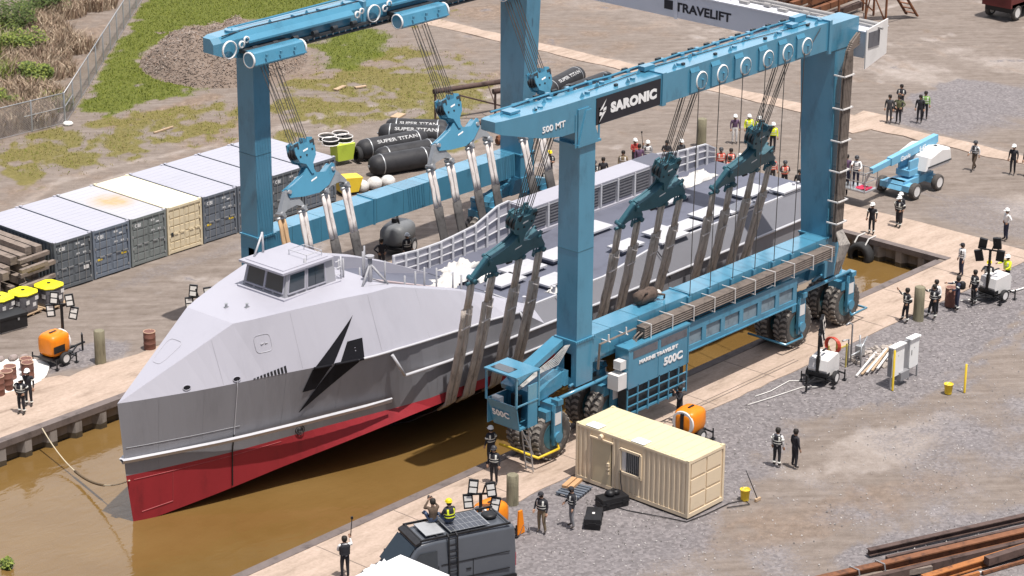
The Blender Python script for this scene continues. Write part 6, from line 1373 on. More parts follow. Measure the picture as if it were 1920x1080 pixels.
bucket(18.75, -10.5, YELLOW, 'yellow bucket with a broom leaning by it, right of the office', .5); bucket(34.45, -10.45, YELLOW, 'yellow bucket near the thin yellow post on the far right gravel', .48)
t = thing('broom', 'dark broom leaning over the yellow bucket right of the office', 'broom', (18.9, -10.8, 0)); m = MB(); m.tube((19.05, -10.95, .05), (18.75, -10.5, 1.35), .022, 6); m.build('handle', BLACK, t, True); m = MB(); m.cbox((19.05, -10.95, .06), (.34, .1, .12)); m.build('broom_head', WOODL, t, True)
bucket(36.6, 8.9, mat('red_bucket', (0.62, 0.10, 0.06), .5), 'red bucket standing on a white hatch of the ship deck', .40); bpy.data.objects['bucket.002'].location = (37.6, 9.05, 4.33)
t = thing('pipe_stand', 'grey standpipes and valves with a red hose coil on the apron edge', 'pipework', (34.0, -4.6, 0))
m = MB()
for p in ([(34.6, -4.9, 0), (34.6, -4.9, 1.9), (34.4, -4.85, 2.05), (34.2, -4.8, 1.95)], [(34.2, -5.0, 0), (34.2, -5.0, 1.3), (33.8, -4.9, 1.3)], [(35.0, -5.1, 0), (35.0, -5.1, 1.3)], [(34.0, -5.3, .6), (35.1, -5.3, .65)], [(34.4, -5.6, 0), (34.4, -5.6, 1.0), (35.3, -5.3, 1.2)]): m.path(p, .045, 6)
m.cbox((34.9, -5.2, .6), (.4, .3, .5)); m.build('standpipe', STEELG, t, True)
m = MB(); m.bar((33.5, -4.8, 0), (33.5, -4.8, 1.4), .06); m.bar((33.9, -5.1, 0), (33.9, -5.1, 1.2), .06); m.bar((33.4, -4.9, 1.0), (34.0, -5.1, 1.1), .06); m.bar((33.3, -4.5, 0), (33.3, -4.5, 1.1), .06); m.build('yellow_guard', mat('faded_yellow', (0.55, 0.45, 0.12), .6), t, True)
m = MB()
for k in range(3): m.path([(33.35 + .03 * k, -4.62 - .04 * k + .38 * math.cos(q), 1.15 + .38 * math.sin(q)) for q in [2 * math.pi * i / 16 for i in range(17)]], .045, 5)
m.build('hose_coil', mat('red_hose', (0.55, 0.07, 0.04), .5), t, True)
rnd = random.Random(11)
for j in range(5):
    x0 = 33.2 + .25 * j; y0 = -6.2 - .12 * j; m = MB(); m.bar((0, 0, 0), (3.0 + rnd.uniform(-.5, .6), .9 + rnd.uniform(-.3, .3), .06), .10, .06); o = m.build('scrap_plank', WOODL if j % 2 else OFFWH); o.location = (x0, y0, .06 + .05 * j); tag(o, 'pale strip of scrap timber on the debris heap by the standpipes', 'plank', 'scrap strips by the standpipes')
m = MB()
for j in range(70):
    s = rnd.uniform(.06, .22); c_ = Vector((rnd.uniform(34.6, 37.4), rnd.uniform(-6.4, -4.7), rnd.uniform(0, .12))); T = Matrix.Translation(c_) @ Matrix.Rotation(rnd.uniform(0, 3), 4, 'Z') @ Matrix.Rotation(rnd.uniform(-.5, .5), 4, 'X'); m.box(-s, s, -s * .6, s * .6, -s * .3, s * .3, T)
tag(m.build('rubble', mat('rubble_pale', (0.42, 0.37, 0.33), .9, var=.35, scale=4)), kind='stuff')
t = thing('white_hose', 'white hose lying along the gravel edge by the light tower', 'hose', (29, -4.6, 0)); m = MB(); m.path([(28, -4.15, .04), (29, -4.3, .04), (30.6, -4.2, .04), (31.2, -4.8, .05)], .02, 6); m.path([(27, -4.5, .04), (28, -4.7, .04), (30.4, -5.1, .04), (30.9, -5.6, .04)], .018, 6); m.build('hose', CANVAS, t, True)
t = thing('hose_line', 'white hose curving over the ground at the far right edge', 'hose', (49, -5.5, 0)); m = MB(); m.path([(45.2, -4.3, .04), (45.9, -4.7, .04), (48.6, -5.6, .04), (50.2, -5.9, .04), (51.4, -5.6, .04), (52.2, -5.2, .04)], .04, 6); m.build('hose', CANVAS, t, True)
# cases, pallet, cone near the office
for x, y, rz, lab, top in ((12.7, -7.3, R(35), 'black plastic case alone on the gravel in front of a worker', False), (14.55, -6.75, R(-20), 'black plastic case with a black bag on it under the office wall', True)):
    t = thing('equipment_case', lab, 'case', (x, y, 0), rz); m = MB(); m.box(-.62, .62, -.33, .33, .03, .24); m.box(-.62, .62, -.33, .33, .26, .46); m.box(-.66, .66, -.36, .36, .235, .27); 
    for a in (-.4, .4): m.box(a - .08, a + .08, -.37, -.33, .17, .34)
    for a in (-.66, .62): m.box(a, a + .04, -.15, .15, .2, .32)
    m.build('case_shell', BLACK, t); m = MB(); m.box(-.06, .10, -.05, .06, .462, .47); m.build('case_label', OFFWH, t)
    if top:
        b = thing('camera_bag', 'small black bag on top of the black case', 'bag', (x + .05, y + .02, .462), rz); m = MB(); m.smooth = True; m.lathe([(.16, 0), (.21, .04), (.22, .14), (.15, .22), (.05, .25)], (-.12, 0, 0), 10); m.lathe([(.14, 0), (.18, .04), (.18, .16), (.1, .2)], (.16, .03, 0), 10); m.build('bag_body', BLACK, b); m = MB(); m.path([(-.2, 0, .2), (0, -.02, .32), (.2, 0, .18)], .02, 5); m.build('bag_strap', BLACK, b)
t = thing('pallet', 'dark blue plastic pallet at the office door', 'pallet', (14.45, -4.75, 0), R(12)); m = MB()
for k in range(6): m.box(-.6 + k * .22, -.46 + k * .22, -.55, .55, .10, .14)
for y in (-.5, 0, .42): m.box(-.6, .64, y, y + .1, 0, .10)
m.build('pallet_deck', mat('pallet_slate', (0.12, 0.14, 0.17), .6), t)
for j, (dx, dy) in enumerate(((0, .12), (.05, -.16))):
    m = MB(); m.box(-.5, .5, -.11, .11, 0, .12); o = m.build('board', mat('orange_pine', (0.52, 0.31, 0.16), .8, var=.15)); o.location = (14.75 + dx, -4.35 + dy, .14); o.rotation_euler = (0, 0, R(15)); tag(o, ('orange-brown pine board on the pallet, farther from the camera', 'orange-brown pine board on the pallet, nearer the camera')[j], 'board', 'boards on the pallet')
t = thing('folded_barrier', 'orange folded cone sign behind the van rear corner', 'sign', (9.95, -5.75, .03)); m = MB(); m.prism([(-.22, -.04, 0), (.22, -.04, 0), (.10, .0, 1.0), (-.10, 0, 1.0)], (0, .08, 0)); m.build('sign_board', ORANGE, t); m = MB(); m.path([(-.2, -.1, 0), (-.12, -.25, .5), (.25, -.3, 0), (.3, -.15, .4)], .02, 5); m.build('sign_leg', STEELG, t)
for x, y, l in ((8.4, -2.2, 'short rust-red stake on the apron behind the van'), (20.3, -3.4, 'short dark stake on the apron behind the office')):
    m = MB(); m.lathe([(.05, 0), (.05, .45), (.02, .5)], (0, 0, 0), 8); o = m.build('steel_stake', RUST); o.location = (x, y, .03); tag(o, l, 'stake')
# ------------------------------------------------------------------ rusty beams in the lower right corner
BE = [((17.74, -17.38, .22), (25.6, -20.61, .22), .26, .26, RUSTD, 'I'), ((17.9, -18.15, .14), (25.0, -21.08, .14), .16, .18, RUSTD, 'b'), ((18.0, -18.6, .13), (22.6, -20.5, .16), .14, .16, RUSTD, 'b'), ((13.9, -17.6, .40), (24.0, -21.64, .40), .34, .40, RUST, 'I'), ((14.2, -18.2, .22), (24.0, -22.1, .22), .24, .30, RUSTD, 'b'), ((15.4, -18.3, .2), (18.3, -19.98, .2), .26, .24, WOOD, 'b'), ((17.2, -20.33, .2), (22.9, -22.0, .2), .32, .34, RUSTO, 'I'), ((19.9, -21.5, .42), (22.6, -22.25, .42), .30, .32, RUSTD, 'b'), ((18.6, -21.2, .08), (22.5, -22.5, .08), .06, .06, OFFWH, 'b'), ((19.5, -21.6, .08), (22.3, -22.5, .08), .12, .12, RUST, 'b'), ((17.6, -20.9, .08), (19.4, -21.5, .08), .14, .14, RUSTO, 'b')]
BL = ['brown I-beam at the back of the rusty pile, top right of it', 'thin dark bar second from the back of the rusty pile', 'thin dark bar with an orange scrap beside it in the rusty pile', 'long brown I-beam with two chains, running to the bottom frame edge', 'dark square bar just in front of the long brown I-beam', 'short grey timber at the bottom frame edge in the rusty pile', 'bright orange-rust beam at the front of the pile', 'dark bar lying on top of the orange-rust beam', 'pale thin strip in front of the orange-rust beam', 'thin rusty bar nearest the lower right corner', 'short orange-rust bar at the bottom frame edge']
for (a, b_, w, h, m_, k), l in zip(BE, BL):
    a, b_ = Vector(a), Vector(b_); m = MB()
    if k == 'I':
        m.bar(a + Vector((0, 0, h * .42)), b_ + Vector((0, 0, h * .42)), w, h * .14); m.bar(a - Vector((0, 0, h * .42)), b_ - Vector((0, 0, h * .42)), w, h * .14); m.bar(a, b_, w * .22, h * .70)
    else: m.bar(a, b_, w, h)
    tag(m.build('steel_beam', m_), l, 'beam', 'rusty beams in the corner pile')
for f, l in ((.16, 'pale chain looped over the long brown I-beam, nearer its left end'), (.27, 'pale chain looped over the long brown I-beam, farther from its left end')):
    m = MB(); p = Vector(BE[3][0]).lerp(Vector(BE[3][1]), f); m.path([p + Vector((-.05, -.35, -.35)), p + Vector((-.05, -.22, .25)), p + Vector((.0, .22, .25)), p + Vector((0, .3, -.3))], .03, 5)
    tag(m.build('lashing_chain', STEELG), l, 'chain')
# ------------------------------------------------------------------ rusty stair tower, red truck
t = thing('stair_tower', 'rusty scaffold stair and piled steel beyond the grey cross beam', 'stairs', (92, 31, 0)); m = MB()
for y in (29.75, 30.7): m.bar((93.2, y, .1), (89.5, y + .9, 5.0), .22, .10)
for k in range(13): f = k / 12; m.bar((93.1 - 3.6 * f, 29.8 + .9 * f, .3 + 4.7 * f), (93.1 - 3.6 * f, 30.7 + .9 * f, .3 + 4.7 * f), .25, .05)
m.build('stair_flight', RUST, t, True); m = MB()
for x, y in ((89.3, 29.9), (89.3, 31.6), (91.5, 32.4), (88.2, 33.2), (92.2, 33.8)): m.bar((x, y, 0), (x, y, 5.5), .12)
for a, b_ in (((89.3, 29.9, .3), (89.3, 31.6, 3.2)), ((89.3, 31.6, .4), (91.5, 32.4, 3)), ((91.5, 32.4, .3), (88.2, 33.2, 3)), ((88.2, 33.2, 1.5), (92.2, 33.8, 1.5)), ((89.3, 29.9, 2.5), (93.0, 29.8, 1.6)), ((89.3, 31.6, 2.2), (88.2, 33.2, 2.2))): m.bar(a, b_, .08)
m.build('scaffold_leg', RUST, t, True)
for j in range(14):
    m = MB(); y = 33.5 + j * .55; m.bar((86 + .3 * (j % 3), y, .5 + .5 * (j % 4)), (92.0 + .2 * (j % 2), y + .4, .5 + .5 * (j % 4)), .34, .42); tag(m.build('steel_section', RUST if j % 3 else RUSTD), 'brown steel section in the heap left of the rusty stair', 'beam', 'steel sections heaped by the stair')
t = thing('truck', 'dark truck with red body parked at the top right corner', 'truck', (100, 25.2, 0), R(0)); m = MB(); m.box(-3.4, 3.6, -1.2, 1.2, .95, 1.25); m.box(-3.3, -1.9, -1.1, 1.1, .6, .95); m.box(-.9, .3, -1.15, -.6, .5, .95); m.build('chassis', BLACK, t); m = MB(); m.box(-1.6, 4.2, -1.22, 1.22, 1.75, 2.6); m.m = 1; m.box(-1.5, 4.1, -1.2, 1.2, 1.25, 1.75); m.build('load_bed', [mat('truck_red', (0.11, 0.022, 0.02), .5), BLACK], t); m = MB(); m.prism([(-3.6, -1.2, 1.0), (-1.7, -1.2, 1.0), (-1.7, -1.2, 2.7), (-3.2, -1.2, 2.7), (-3.6, -1.2, 1.9)], (0, 2.4, 0)); m.build('cab', mat('truck_maroon', (0.12, 0.02, 0.02), .4), t)
m = MB(); m.prism([(-3.635, -1.05, 1.95), (-3.26, -1.05, 2.6), (-3.25, 1.05, 2.6), (-3.625, 1.05, 1.95)], (-.015, 0, 0)); m.build('windscreen', GLASS, t)
for x in (-2.6, 1.0, 2.3):
    for y in (-1.05, 1.05): a = wheel_mb((x, y, .55), .55, .36).build('tyre', RUBBER, t); rim_mb((x, y, .55), .55, .36).build('rim', OFFWH, a)
# ------------------------------------------------------------------ grey van, white truck in the foreground
def make_van():
    ang = math.atan2(.375, -.927); t = thing('van', 'dark grey high-roof van with a solar panel and two people on its roof', 'van', (3.75, -6.85, .0), ang)
    # local +x is the front
    hw = .98; sec = []
    prof = [(-3.0, .55, 2.62, .93), (-2.92, .40, 2.70, .97), (-2.0, .38, 2.74, 1), (.4, .38, 2.74, 1), (.95, .38, 2.68, 1), (1.15, .38, 2.58, 1), (1.95, .38, 1.52, 1), (2.0, .38, 1.46, 1), (2.75, .40, 1.18, .96), (2.98, .48, .95, .88)]
    rings = []
    for x, z0, z1, k in prof:
        w = hw * k; top = max(.35, min(.80, (z1 - .9) / 1.9 * .80 + .12)); zs = z0 + (z1 - z0) * .52
        wt = w * (1 - .13 * min(1, max(0, (z1 - 1.1) / 1.5))); hi = [(wt, z1 - .12), (wt - .06, z1 - .03), (wt - .16, z1)]
        r = [(w * .94, z0), (w, z0 + .15), (w, zs)] + hi
        rings.append([Vector((x, -a, z)) for a, z in r] + [Vector((x, a, z)) for a, z in r[::-1]])
    m = MB(); m.smooth = True; m.loft(rings, closed=True, cap=True); body = m.build('body', VAN, t)
    bv = body.modifiers.new('bevel', 'BEVEL'); bv.width = .07; bv.segments = 3; bv.limit_method = 'ANGLE'; bv.angle_limit = R(22)
    body.modifiers.new('wn', 'WEIGHTED_NORMAL')
    e = MB()
    for s in (-1, 1):
        for x in (.30, -1.15): e.box(x, x + .018, s * .99 - .012, s * .99 + .012, .6, 1.7)
        e.box(1.5, 1.518, s * .99 - .012, s * .99 + .012, .6, 1.5); e.cbox((.12, s * 1.0, 1.35), (.2, .03, .05)); e.cbox((-.95, s * 1.0, 1.35), (.2, .03, .05))
    e.build('door_gap', BLACK, body)
    e = MB(); e.add([Vector(p) for p in ((1.20, -.80, 2.56), (1.20, .80, 2.56), (1.93, .90, 1.60), (1.93, -.90, 1.60))], [(0, 3, 2, 1)])
    for v in e.v: v.x += .03; v.z += .02
    e.build('windscreen', GLASS, t)
    for s in (-1, 1):
        e = MB(); e.add([Vector(p) for p in ((.35, s * .945, 2.35), (1.08, s * .945, 2.35), (1.75, s * .995, 1.55), (.35, s * .995, 1.55))], [(0, 1, 2, 3) if s > 0 else (3, 2, 1, 0)])
        e.build('side_window', GLASS, t)
        e = MB(); e.cbox((1.55, s * 1.16, 1.55), (.14, .22, .36)); e.bar((1.6, s * .95, 1.5), (1.55, s * 1.1, 1.5), .05); e.build('wing_mirror', BLACK, t)
        for x in (-1.75, 1.85): a = wheel_mb((x, s * .86, .36), .36, .24).build('tyre', RUBBERC, t); rim_mb((x, s * .86, .36), .36, .24).build('rim', STEELG, a)
        e = MB(); e.box(-2.95, 2.6, s * .985 - .02, s * .985 + .02, .45, .72); e.bar((-2.7, s * 1.0, 1.02), (-.3, s * 1.0, 1.02), .03, .04); e.bar((-2.7, s * .99, 1.72), (.2, s * .99, 1.72), .02, .03); e.build('side_moulding', BLACK, t)
        e = MB(); e.box(-3.02, -2.97, s * .80 - .09, s * .80 + .09, 1.0, 1.55); e.build('tail_lamp', mat('tail_lamp_red', (0.45, 0.01, 0.03), .3), t)
        e = MB(); e.cbox((2.86, s * .66, .98), (.16, .3, .16)); e.build('headlight', LENS, t)
    e = MB(); e.box(-2.8, 1.0, -.84, -.78, 2.78, 2.86); e.box(-2.8, 1.0, .78, .84, 2.78, 2.86)
    for x in (-2.75, -1.1, .2, .9): e.box(x, x + .06, -.84, .84, 2.80, 2.84)
    e.prism([(.95, -.84, 2.72), (1.2, -.84, 2.62), (1.2, .84, 2.62), (.95, .84, 2.72)], (0, 0, .10)); e.build('roof_rack', BLACK, t)
    e = MB(); e.box(-1.95, -.35, -.68, .68, 2.86, 2.89); s_ = e.build('solar_panel', mat('solar_cells', (0.05, 0.055, 0.07), .25, var=.2), t)
    e = MB()
    for y in (-.68, -.23, .22, .66): e.box(-1.95, -.35, y, y + .02, 2.89, 2.897)
    for k in range(9): e.box(-1.95 + k * .2, -1.935 + k * .2, -.68, .68, 2.89, 2.895)
    for x in (-1.98, -.35): e.box(x, x + .03, -.7, .7, 2.85, 2.90)
    e.build('panel_frame', STEELG, s_)
    e = MB(); e.lathe([(.30, 2.80), (.32, 2.86), (.24, 2.92), (.05, 2.93)], (-2.35, -.15, 0), 16); e.build('roof_vent', BLACK, t)
    e = MB(); e.box(-.15, .65, -.6, .55, 2.84, 2.87); e.build('roof_board', mat('roof_board_grey', (0.34, 0.35, 0.36), .6), t)
    e = MB()
    for y in (-.18, .18): e.bar((-.30 + y, 1.0, .75), (-.30 + y, .90, 2.82), .05)
    for k in range(8): e.bar((-.48, .99 - .01 * k, .85 + k * .27), (-.12, .99 - .01 * k, .85 + k * .27), .03)
    for v in e.v: v.y = v.y + .06
    for y in (-.18, .18): e.bar((-.30 + y, .96, 2.82), (-.30 + y, .78, 2.90), .05)
    e.build('side_ladder', BLACK, t)
    e = MB(); e.box(-3.06, -2.98, -.9, .9, .42, .62); e.build('rear_bumper', BLACK, t)
make_van()
t = thing('white_truck', 'white box truck at the bottom edge in front of the grey van', 'truck', (-1.2, -8.6, 0)); m = MB(); m.box(-2.8, 2.45, -1.25, 1.2, .85, 2.72); m.build('box_body', WHITE, t); m = MB(); m.box(-2.85, 2.5, -1.28, 1.23, 2.72, 2.76); m.build('box_roof', WHITE, t); m = MB(); m.prism([(-4.6, -1.1, .5), (-2.9, -1.1, .5), (-2.9, -1.1, 2.2), (-3.7, -1.1, 2.2), (-4.5, -1.1, 1.3)], (0, 2.1, 0)); m.build('cab', WHITE, t); m = MB(); m.box(-4.4, 2.4, -.5, .5, .5, .84); m.build('chassis', BLACK, t)
for x in (-3.7, 1.2):
    for y in (-.95, .9): a = wheel_mb((x, y, .42), .42, .28).build('tyre', RUBBERC, t); rim_mb((x, y, .42), .42, .28).build('rim', OFFWH, a)
t = thing('sun_shade', 'crumpled white sheet beside the white truck roof', 'sheet', (0.2, -6.9, 2.3)); m = MB(); n = 7; m.smooth = True
m.loft([[Vector((-.2 + 1.2 * i / n, -7.35 + .55 * j / n, 2.45 + .18 * noise.noise(Vector((i * .9, j * .9, 5))))) for j in range(n + 1)] for i in range(n + 1)]); 
m.bar((-.15, -6.85, 0), (-.15, -6.85, 2.45), .05); m.bar((.95, -6.85, 0), (.95, -6.85, 2.45), .05); m.build('sheet', WHITE, t, True)
# ------------------------------------------------------------------ mooring line from the quay to the bow
t = thing('mooring_line', 'mooring rope with a dark chafing hose sagging from the quay to the bow', 'rope', (3.3, 17.0, .05))
a = Vector((3.5, 16.95, .06)); b_ = Vector((1.35, 8.4, .9)); pts = []
for i in range(25):
    f = i / 24; p = a.lerp(b_, f); p.z -= 1.28 * 4 * f * (1 - f) * (1.0 - .12 * f); p.x -= .0; pts.append(p)
m = MB(); m.path(pts, .03, 6); m.build('rope', mat('pale_rope', (0.55, 0.47, 0.33), .8), t, True); m = MB(); m.path(pts[9:18], .06, 8); m.build('chafing_hose', mat('chafing_hose_brown', (0.13, 0.09, 0.05), .7), t, True)
# white tarpaulins and cloths on the ship deck
rnd = random.Random(5)
for j, (x, y, lx, ly, h, lab) in enumerate(((41.8, 10.4, 3.0, 1.2, .4, 'heaped white tarpaulin on the ship deck by the stern bulwark'), (38.6, 10.0, 2.2, .8, .35, 'rumpled white sheet at the foot of the vent house'), (24.2, 10.9, 1.9, 1.0, .4, 'white tarpaulin bundle by the port bulwark'), (21.9, 9.6, 1.8, 1.2, .35, 'white cloth heap at the foot of the ramp deck'), (20.6, 8.6, 1.5, .9, .3, 'small white cloth heap among the stanchions'), (25.3, 5.4, 1.5, .5, .25, 'white cloth strip along the near deck edge right of the front leg'), (24.0, 9.2, 1.4, 1.0, .35, 'white cloth bundle with dark straps mid deck'))):
    m = MB(); n = 14; m.smooth = True; z0 = lerp(EZ, x) if x > 22.6 else dz(x)
    rows = []
    for i in range(n + 1):
        r = []
        for k in range(n + 1):
            u, v = i / n * 2 - 1, k / n * 2 - 1; e = max(0, 1 - u * u) * max(0, 1 - v * v); q = noise.fractal(Vector((x + u * 2.2, y + v * 2.2, j)), .6, 2, 4)
            r.append(Vector((x + u * lx/2 * (1 + .2 * q), y + v * ly/2 * (1 + .25 * q), z0 + .02 + h * (e ** .5) * max(.1, .55 + .9 * q))))
        rows.append(r)
    m.loft(rows); o = m.build('tarpaulin', TARP); tag(o, lab, 'tarpaulin', 'white sheets on the ship deck')
# ------------------------------------------------------------------ people: one skinned body mesh each, hair or helmet, vest and tools as children
CLO = {}
def cloth(name, c): return mat('cloth_' + name, c, .85, var=.15, scale=6)
BLK = cloth('black', (.026, .026, .032)); NAVY = cloth('navy', (.03, .035, .065)); CHR = cloth('charcoal', (.06, .06, .065)); KHA = cloth('khaki', (.22, .17, .11)); WHT = cloth('white', (.72, .71, .70)); GRY = cloth('grey', (.20, .20, .21)); PURP = cloth('plum', (.12, .07, .13)); BROWN = cloth('brown', (.10, .07, .05)); REDC = cloth('red', (.40, .06, .05)); JEAN = cloth('denim', (.08, .11, .18)); BOOT = cloth('boots', (.05, .04, .035)); GRN = cloth('green', (.22, .36, .12))
HAIR = mat('dark_hair', (.02, .016, .013), .7); HELW = mat('white_helmet', (.82, .82, .80), .35); HELY = mat('yellow_helmet', (.82, .66, .02), .35); HELD = mat('dark_helmet', (.05, .05, .055), .4); CAP = cloth('cap', (.03, .03, .035)); REFL = mat('reflective_band', (.72, .72, .66), .5); EYE = mat('eye', (.02, .02, .02), .4)
def J(pose):
    """joint positions (x right, y forward, z up) for a 1.76 m figure"""
    j = dict(pel=(0, 0, .95), che=(0, .01, 1.24), nek=(0, .0, 1.46), hea=(0, .025, 1.61), top=(0, .01, 1.73),
             shL=(-.185, 0, 1.42), elL=(-.245, -.01, 1.14), wrL=(-.25, .07, .90), shR=(.185, 0, 1.42), elR=(.245, -.01, 1.14), wrR=(.25, .07, .90),
             hiL=(-.095, 0, .90), knL=(-.105, .02, .50), anL=(-.11, -.02, .10), toL=(-.125, .15, .045), hiR=(.095, 0, .90), knR=(.105, .02, .50), anR=(.11, -.02, .10), toR=(.125, .15, .045))
    u = {}
    if pose == 'walk': u = dict(knL=(-.10, .16, .52), anL=(-.10, .24, .12), toL=(-.11, .40, .07), knR=(.10, .0, .50), anR=(.10, -.24, .15), toR=(.11, -.10, .04), elL=(-.23, -.10, 1.16), wrL=(-.23, -.08, .92), elR=(.23, .06, 1.16), wrR=(.22, .24, .98))
    elif pose == 'arms_crossed': u = dict(elL=(-.26, .06, 1.16), wrL=(.03, .22, 1.20), elR=(.26, .06, 1.16), wrR=(-.03, .25, 1.16))
    elif pose == 'hands_hips': u = dict(elL=(-.36, -.06, 1.20), wrL=(-.19, .06, 1.02), elR=(.36, -.06, 1.20), wrR=(.19, .06, 1.02))
    elif pose == 'photo': u = dict(elL=(-.24, .20, 1.22), wrL=(-.08, .30, 1.50), elR=(.24, .20, 1.22), wrR=(.08, .30, 1.50))
    elif pose == 'lean': u = dict(elR=(.38, .08, 1.30), wrR=(.52, .18, 1.48), elL=(-.36, -.06, 1.18), wrL=(-.2, .07, 1.02), anR=(.26, .04, .12), knR=(.18, .06, .52), toR=(.30, .2, .05))
    elif pose == 'reach': u = dict(elR=(.26, .22, 1.30), wrR=(.24, .46, 1.34), elL=(-.26, .16, 1.18), wrL=(-.18, .36, 1.10))
    elif pose == 'pole': u = dict(elR=(.30, .12, 1.30), wrR=(.26, .22, 1.54), elL=(-.24, .10, 1.16), wrL=(-.10, .24, 1.05))
    elif pose == 'sit': u = dict(pel=(0, 0, .16), che=(0, .03, .46), nek=(0, .05, .68), hea=(0, .08, .83), top=(0, .07, .95), shL=(-.18, .04, .64), elL=(-.25, .12, .38), wrL=(-.16, .34, .32), shR=(.18, .04, .64), elR=(.25, .12, .38), wrR=(.16, .34, .34), hiL=(-.10, .04, .13), knL=(-.20, .44, .30), anL=(-.14, .72, .08), toL=(-.15, .88, .06), hiR=(.10, .04, .13), knR=(.20, .44, .34), anR=(.15, .70, .08), toR=(.16, .86, .06))
    elif pose == 'sitphoto': u = dict(J('sit'), elL=(-.26, .26, .52), wrL=(-.07, .36, .78), elR=(.26, .26, .52), wrR=(.07, .36, .78))
    elif pose == 'look': u = dict(hea=(.02, .05, 1.60), top=(.04, .03, 1.72), elR=(.25, .04, 1.14), wrR=(.20, .22, 1.02), knL=(-.13, .05, .5), anL=(-.16, -.02, .1), toL=(-.2, .14, .045))
    j.update(u); return {k: Vector(v) for k, v in j.items()}
EDG = [('pel', 'che'), ('che', 'nek'), ('nek', 'hea'), ('hea', 'top'), ('che', 'shL'), ('shL', 'elL'), ('elL', 'wrL'), ('che', 'shR'), ('shR', 'elR'), ('elR', 'wrR'), ('pel', 'hiL'), ('hiL', 'knL'), ('knL', 'anL'), ('anL', 'toL'), ('pel', 'hiR'), ('hiR', 'knR'), ('knR', 'anR'), ('anR', 'toR')]
RADI = dict(pel=(.15, .11), che=(.165, .115), nek=(.062, .062), hea=(.088, .105), top=(.062, .075), sh=(.068, .07), el=(.05, .05), wr=(.034, .030), hi=(.095, .10), kn=(.068, .07), an=(.05, .052), to=(.042, .038))
MESHC = {}
def body_mesh(pose, female=False):
    key = (pose, female)
    if key in MESHC: return MESHC[key]
    jj = J(pose); names = list(jj)
    me = bpy.data.meshes.new('skel'); me.from_pydata([jj[k] for k in names], [(names.index(a), names.index(b)) for a, b in EDG], [])
    ob = bpy.data.objects.new('skel', me); COL.objects.link(ob)
    ob.modifiers.new('skin', 'SKIN').use_smooth_shade = True
    for i, k in enumerate(names):
        r = RADI.get(k) or RADI[k[:2]]; f = .92 if female else 1; sv = me.skin_vertices[0].data[i]; sv.radius = (r[0] * f, r[1] * f); sv.use_root = (k == 'pel')
    ob.modifiers.new('sub', 'SUBSURF').levels = 1
    bpy.context.view_layer.update()
    out = bpy.data.meshes.new_from_object(ob.evaluated_get(bpy.context.evaluated_depsgraph_get())); bpy.data.objects.remove(ob)
    vs = [v.co.copy() for v in out.vertices]; fs = [list(p.vertices) for p in out.polygons]; mi = []
    segs = [(jj[a], jj[b], (3 if 'he' in (a[:2], ) or b in ('hea', 'top') else 0 if b in ('che', 'nek', 'shL', 'shR', 'elL', 'elR') else 1 if b[:2] in ('hi', 'kn', 'an') else 2 if b[:2] == 'to' else 4)) for a, b in EDG]
    for f in fs:
        c = sum((vs[i] for i in f), Vector()) / len(f); best = (9, 0)
        for a, b, g in segs:
            t = max(0, min(1, (c - a).dot(b - a) / (b - a).length_squared)); d = (c - a.lerp(b, t)).length
            if d < best[0]: best = (d, g)
        g = best[1]
        if g == 1 and c.z < .14 and pose[:3] != 'sit': g = 2
        mi.append(g)
    n0 = len(fs)
    def addm(v, f, m):
        o = len(vs); vs.extend(v); fs.extend([[i + o for i in q] for q in f]); mi.extend([m] * len(f))
    # five unequal fingers per hand, thumb leaving the side of the palm
    for s in ('L', 'R'):
        w = jj['wr' + s]; d = (w - jj['el' + s]).normalized(); x = d.cross(Vector((0, 1, .2))).normalized(); y = d.cross(x); sg = -1 if s == 'L' else 1
        def stick(a, b, r0, r1):
            dd = (b - a).normalized(); u = dd.cross(Vector((.3, .2, 1))).normalized(); q = dd.cross(u)
            v = [p + (u * i + q * k) * r for p, r in ((a, r0), (b, r1)) for i, k in ((-1, -1), (1, -1), (1, 1), (-1, 1))]
            addm(v, [(3, 2, 1, 0), (4, 5, 6, 7), (0, 1, 5, 4), (1, 2, 6, 5), (2, 3, 7, 6), (3, 0, 4, 7)], 3)
        stick(w, w + d * .09, .030, .036)
        for k, ln in enumerate((.070, .080, .074, .058)):
            o = x * (-.030 + .020 * k); a = w + d * .085 + o; b = a + d * ln * .55; stick(a, b, .010, .009); stick(b, b + (d * .7 + y * .5).normalized() * ln * .45, .009, .007)
        a = w + d * .03 - x * .032; stick(a, a + (d * .6 - x * .7).normalized() * .055, .012, .009)
    # face: nose, ears, eyes, mouth
    h = jj['hea']; fy = .098
    addm([h + Vector(p) for p in ((-.014, fy - .01, -.02), (.014, fy - .01, -.02), (0, fy - .005, .03), (0, fy + .022, -.015))], [(0, 1, 3), (1, 2, 3), (2, 0, 3)], 3)
    for s in (-1, 1):
        addm([h + Vector((s * .086 + a, b - .0, c)) for a, b, c in ((0, -.02, -.03), (s * .016, -.025, 0), (0, -.02, .035), (0, .012, .03), (0, .012, -.025))], [(0, 1, 2), (1, 3, 2), (1, 4, 3), (0, 4, 1)], 3)
        addm([h + Vector((s * .034 + a, fy - .002, .018 + b)) for a, b in ((-.013, -.006), (.013, -.006), (.011, .007), (-.011, .007))], [(0, 1, 2, 3)], 5)
    addm([h + Vector((a, fy - .004, -.045 + b)) for a, b in ((-.022, -.004), (.022, -.004), (.022, .005), (-.022, .005))], [(0, 1, 2, 3)], 6)
    MESHC[key] = (vs, fs, mi, n0, jj); return MESHC[key]
LIP = mat('lips', (.30, .12, .10), .5)
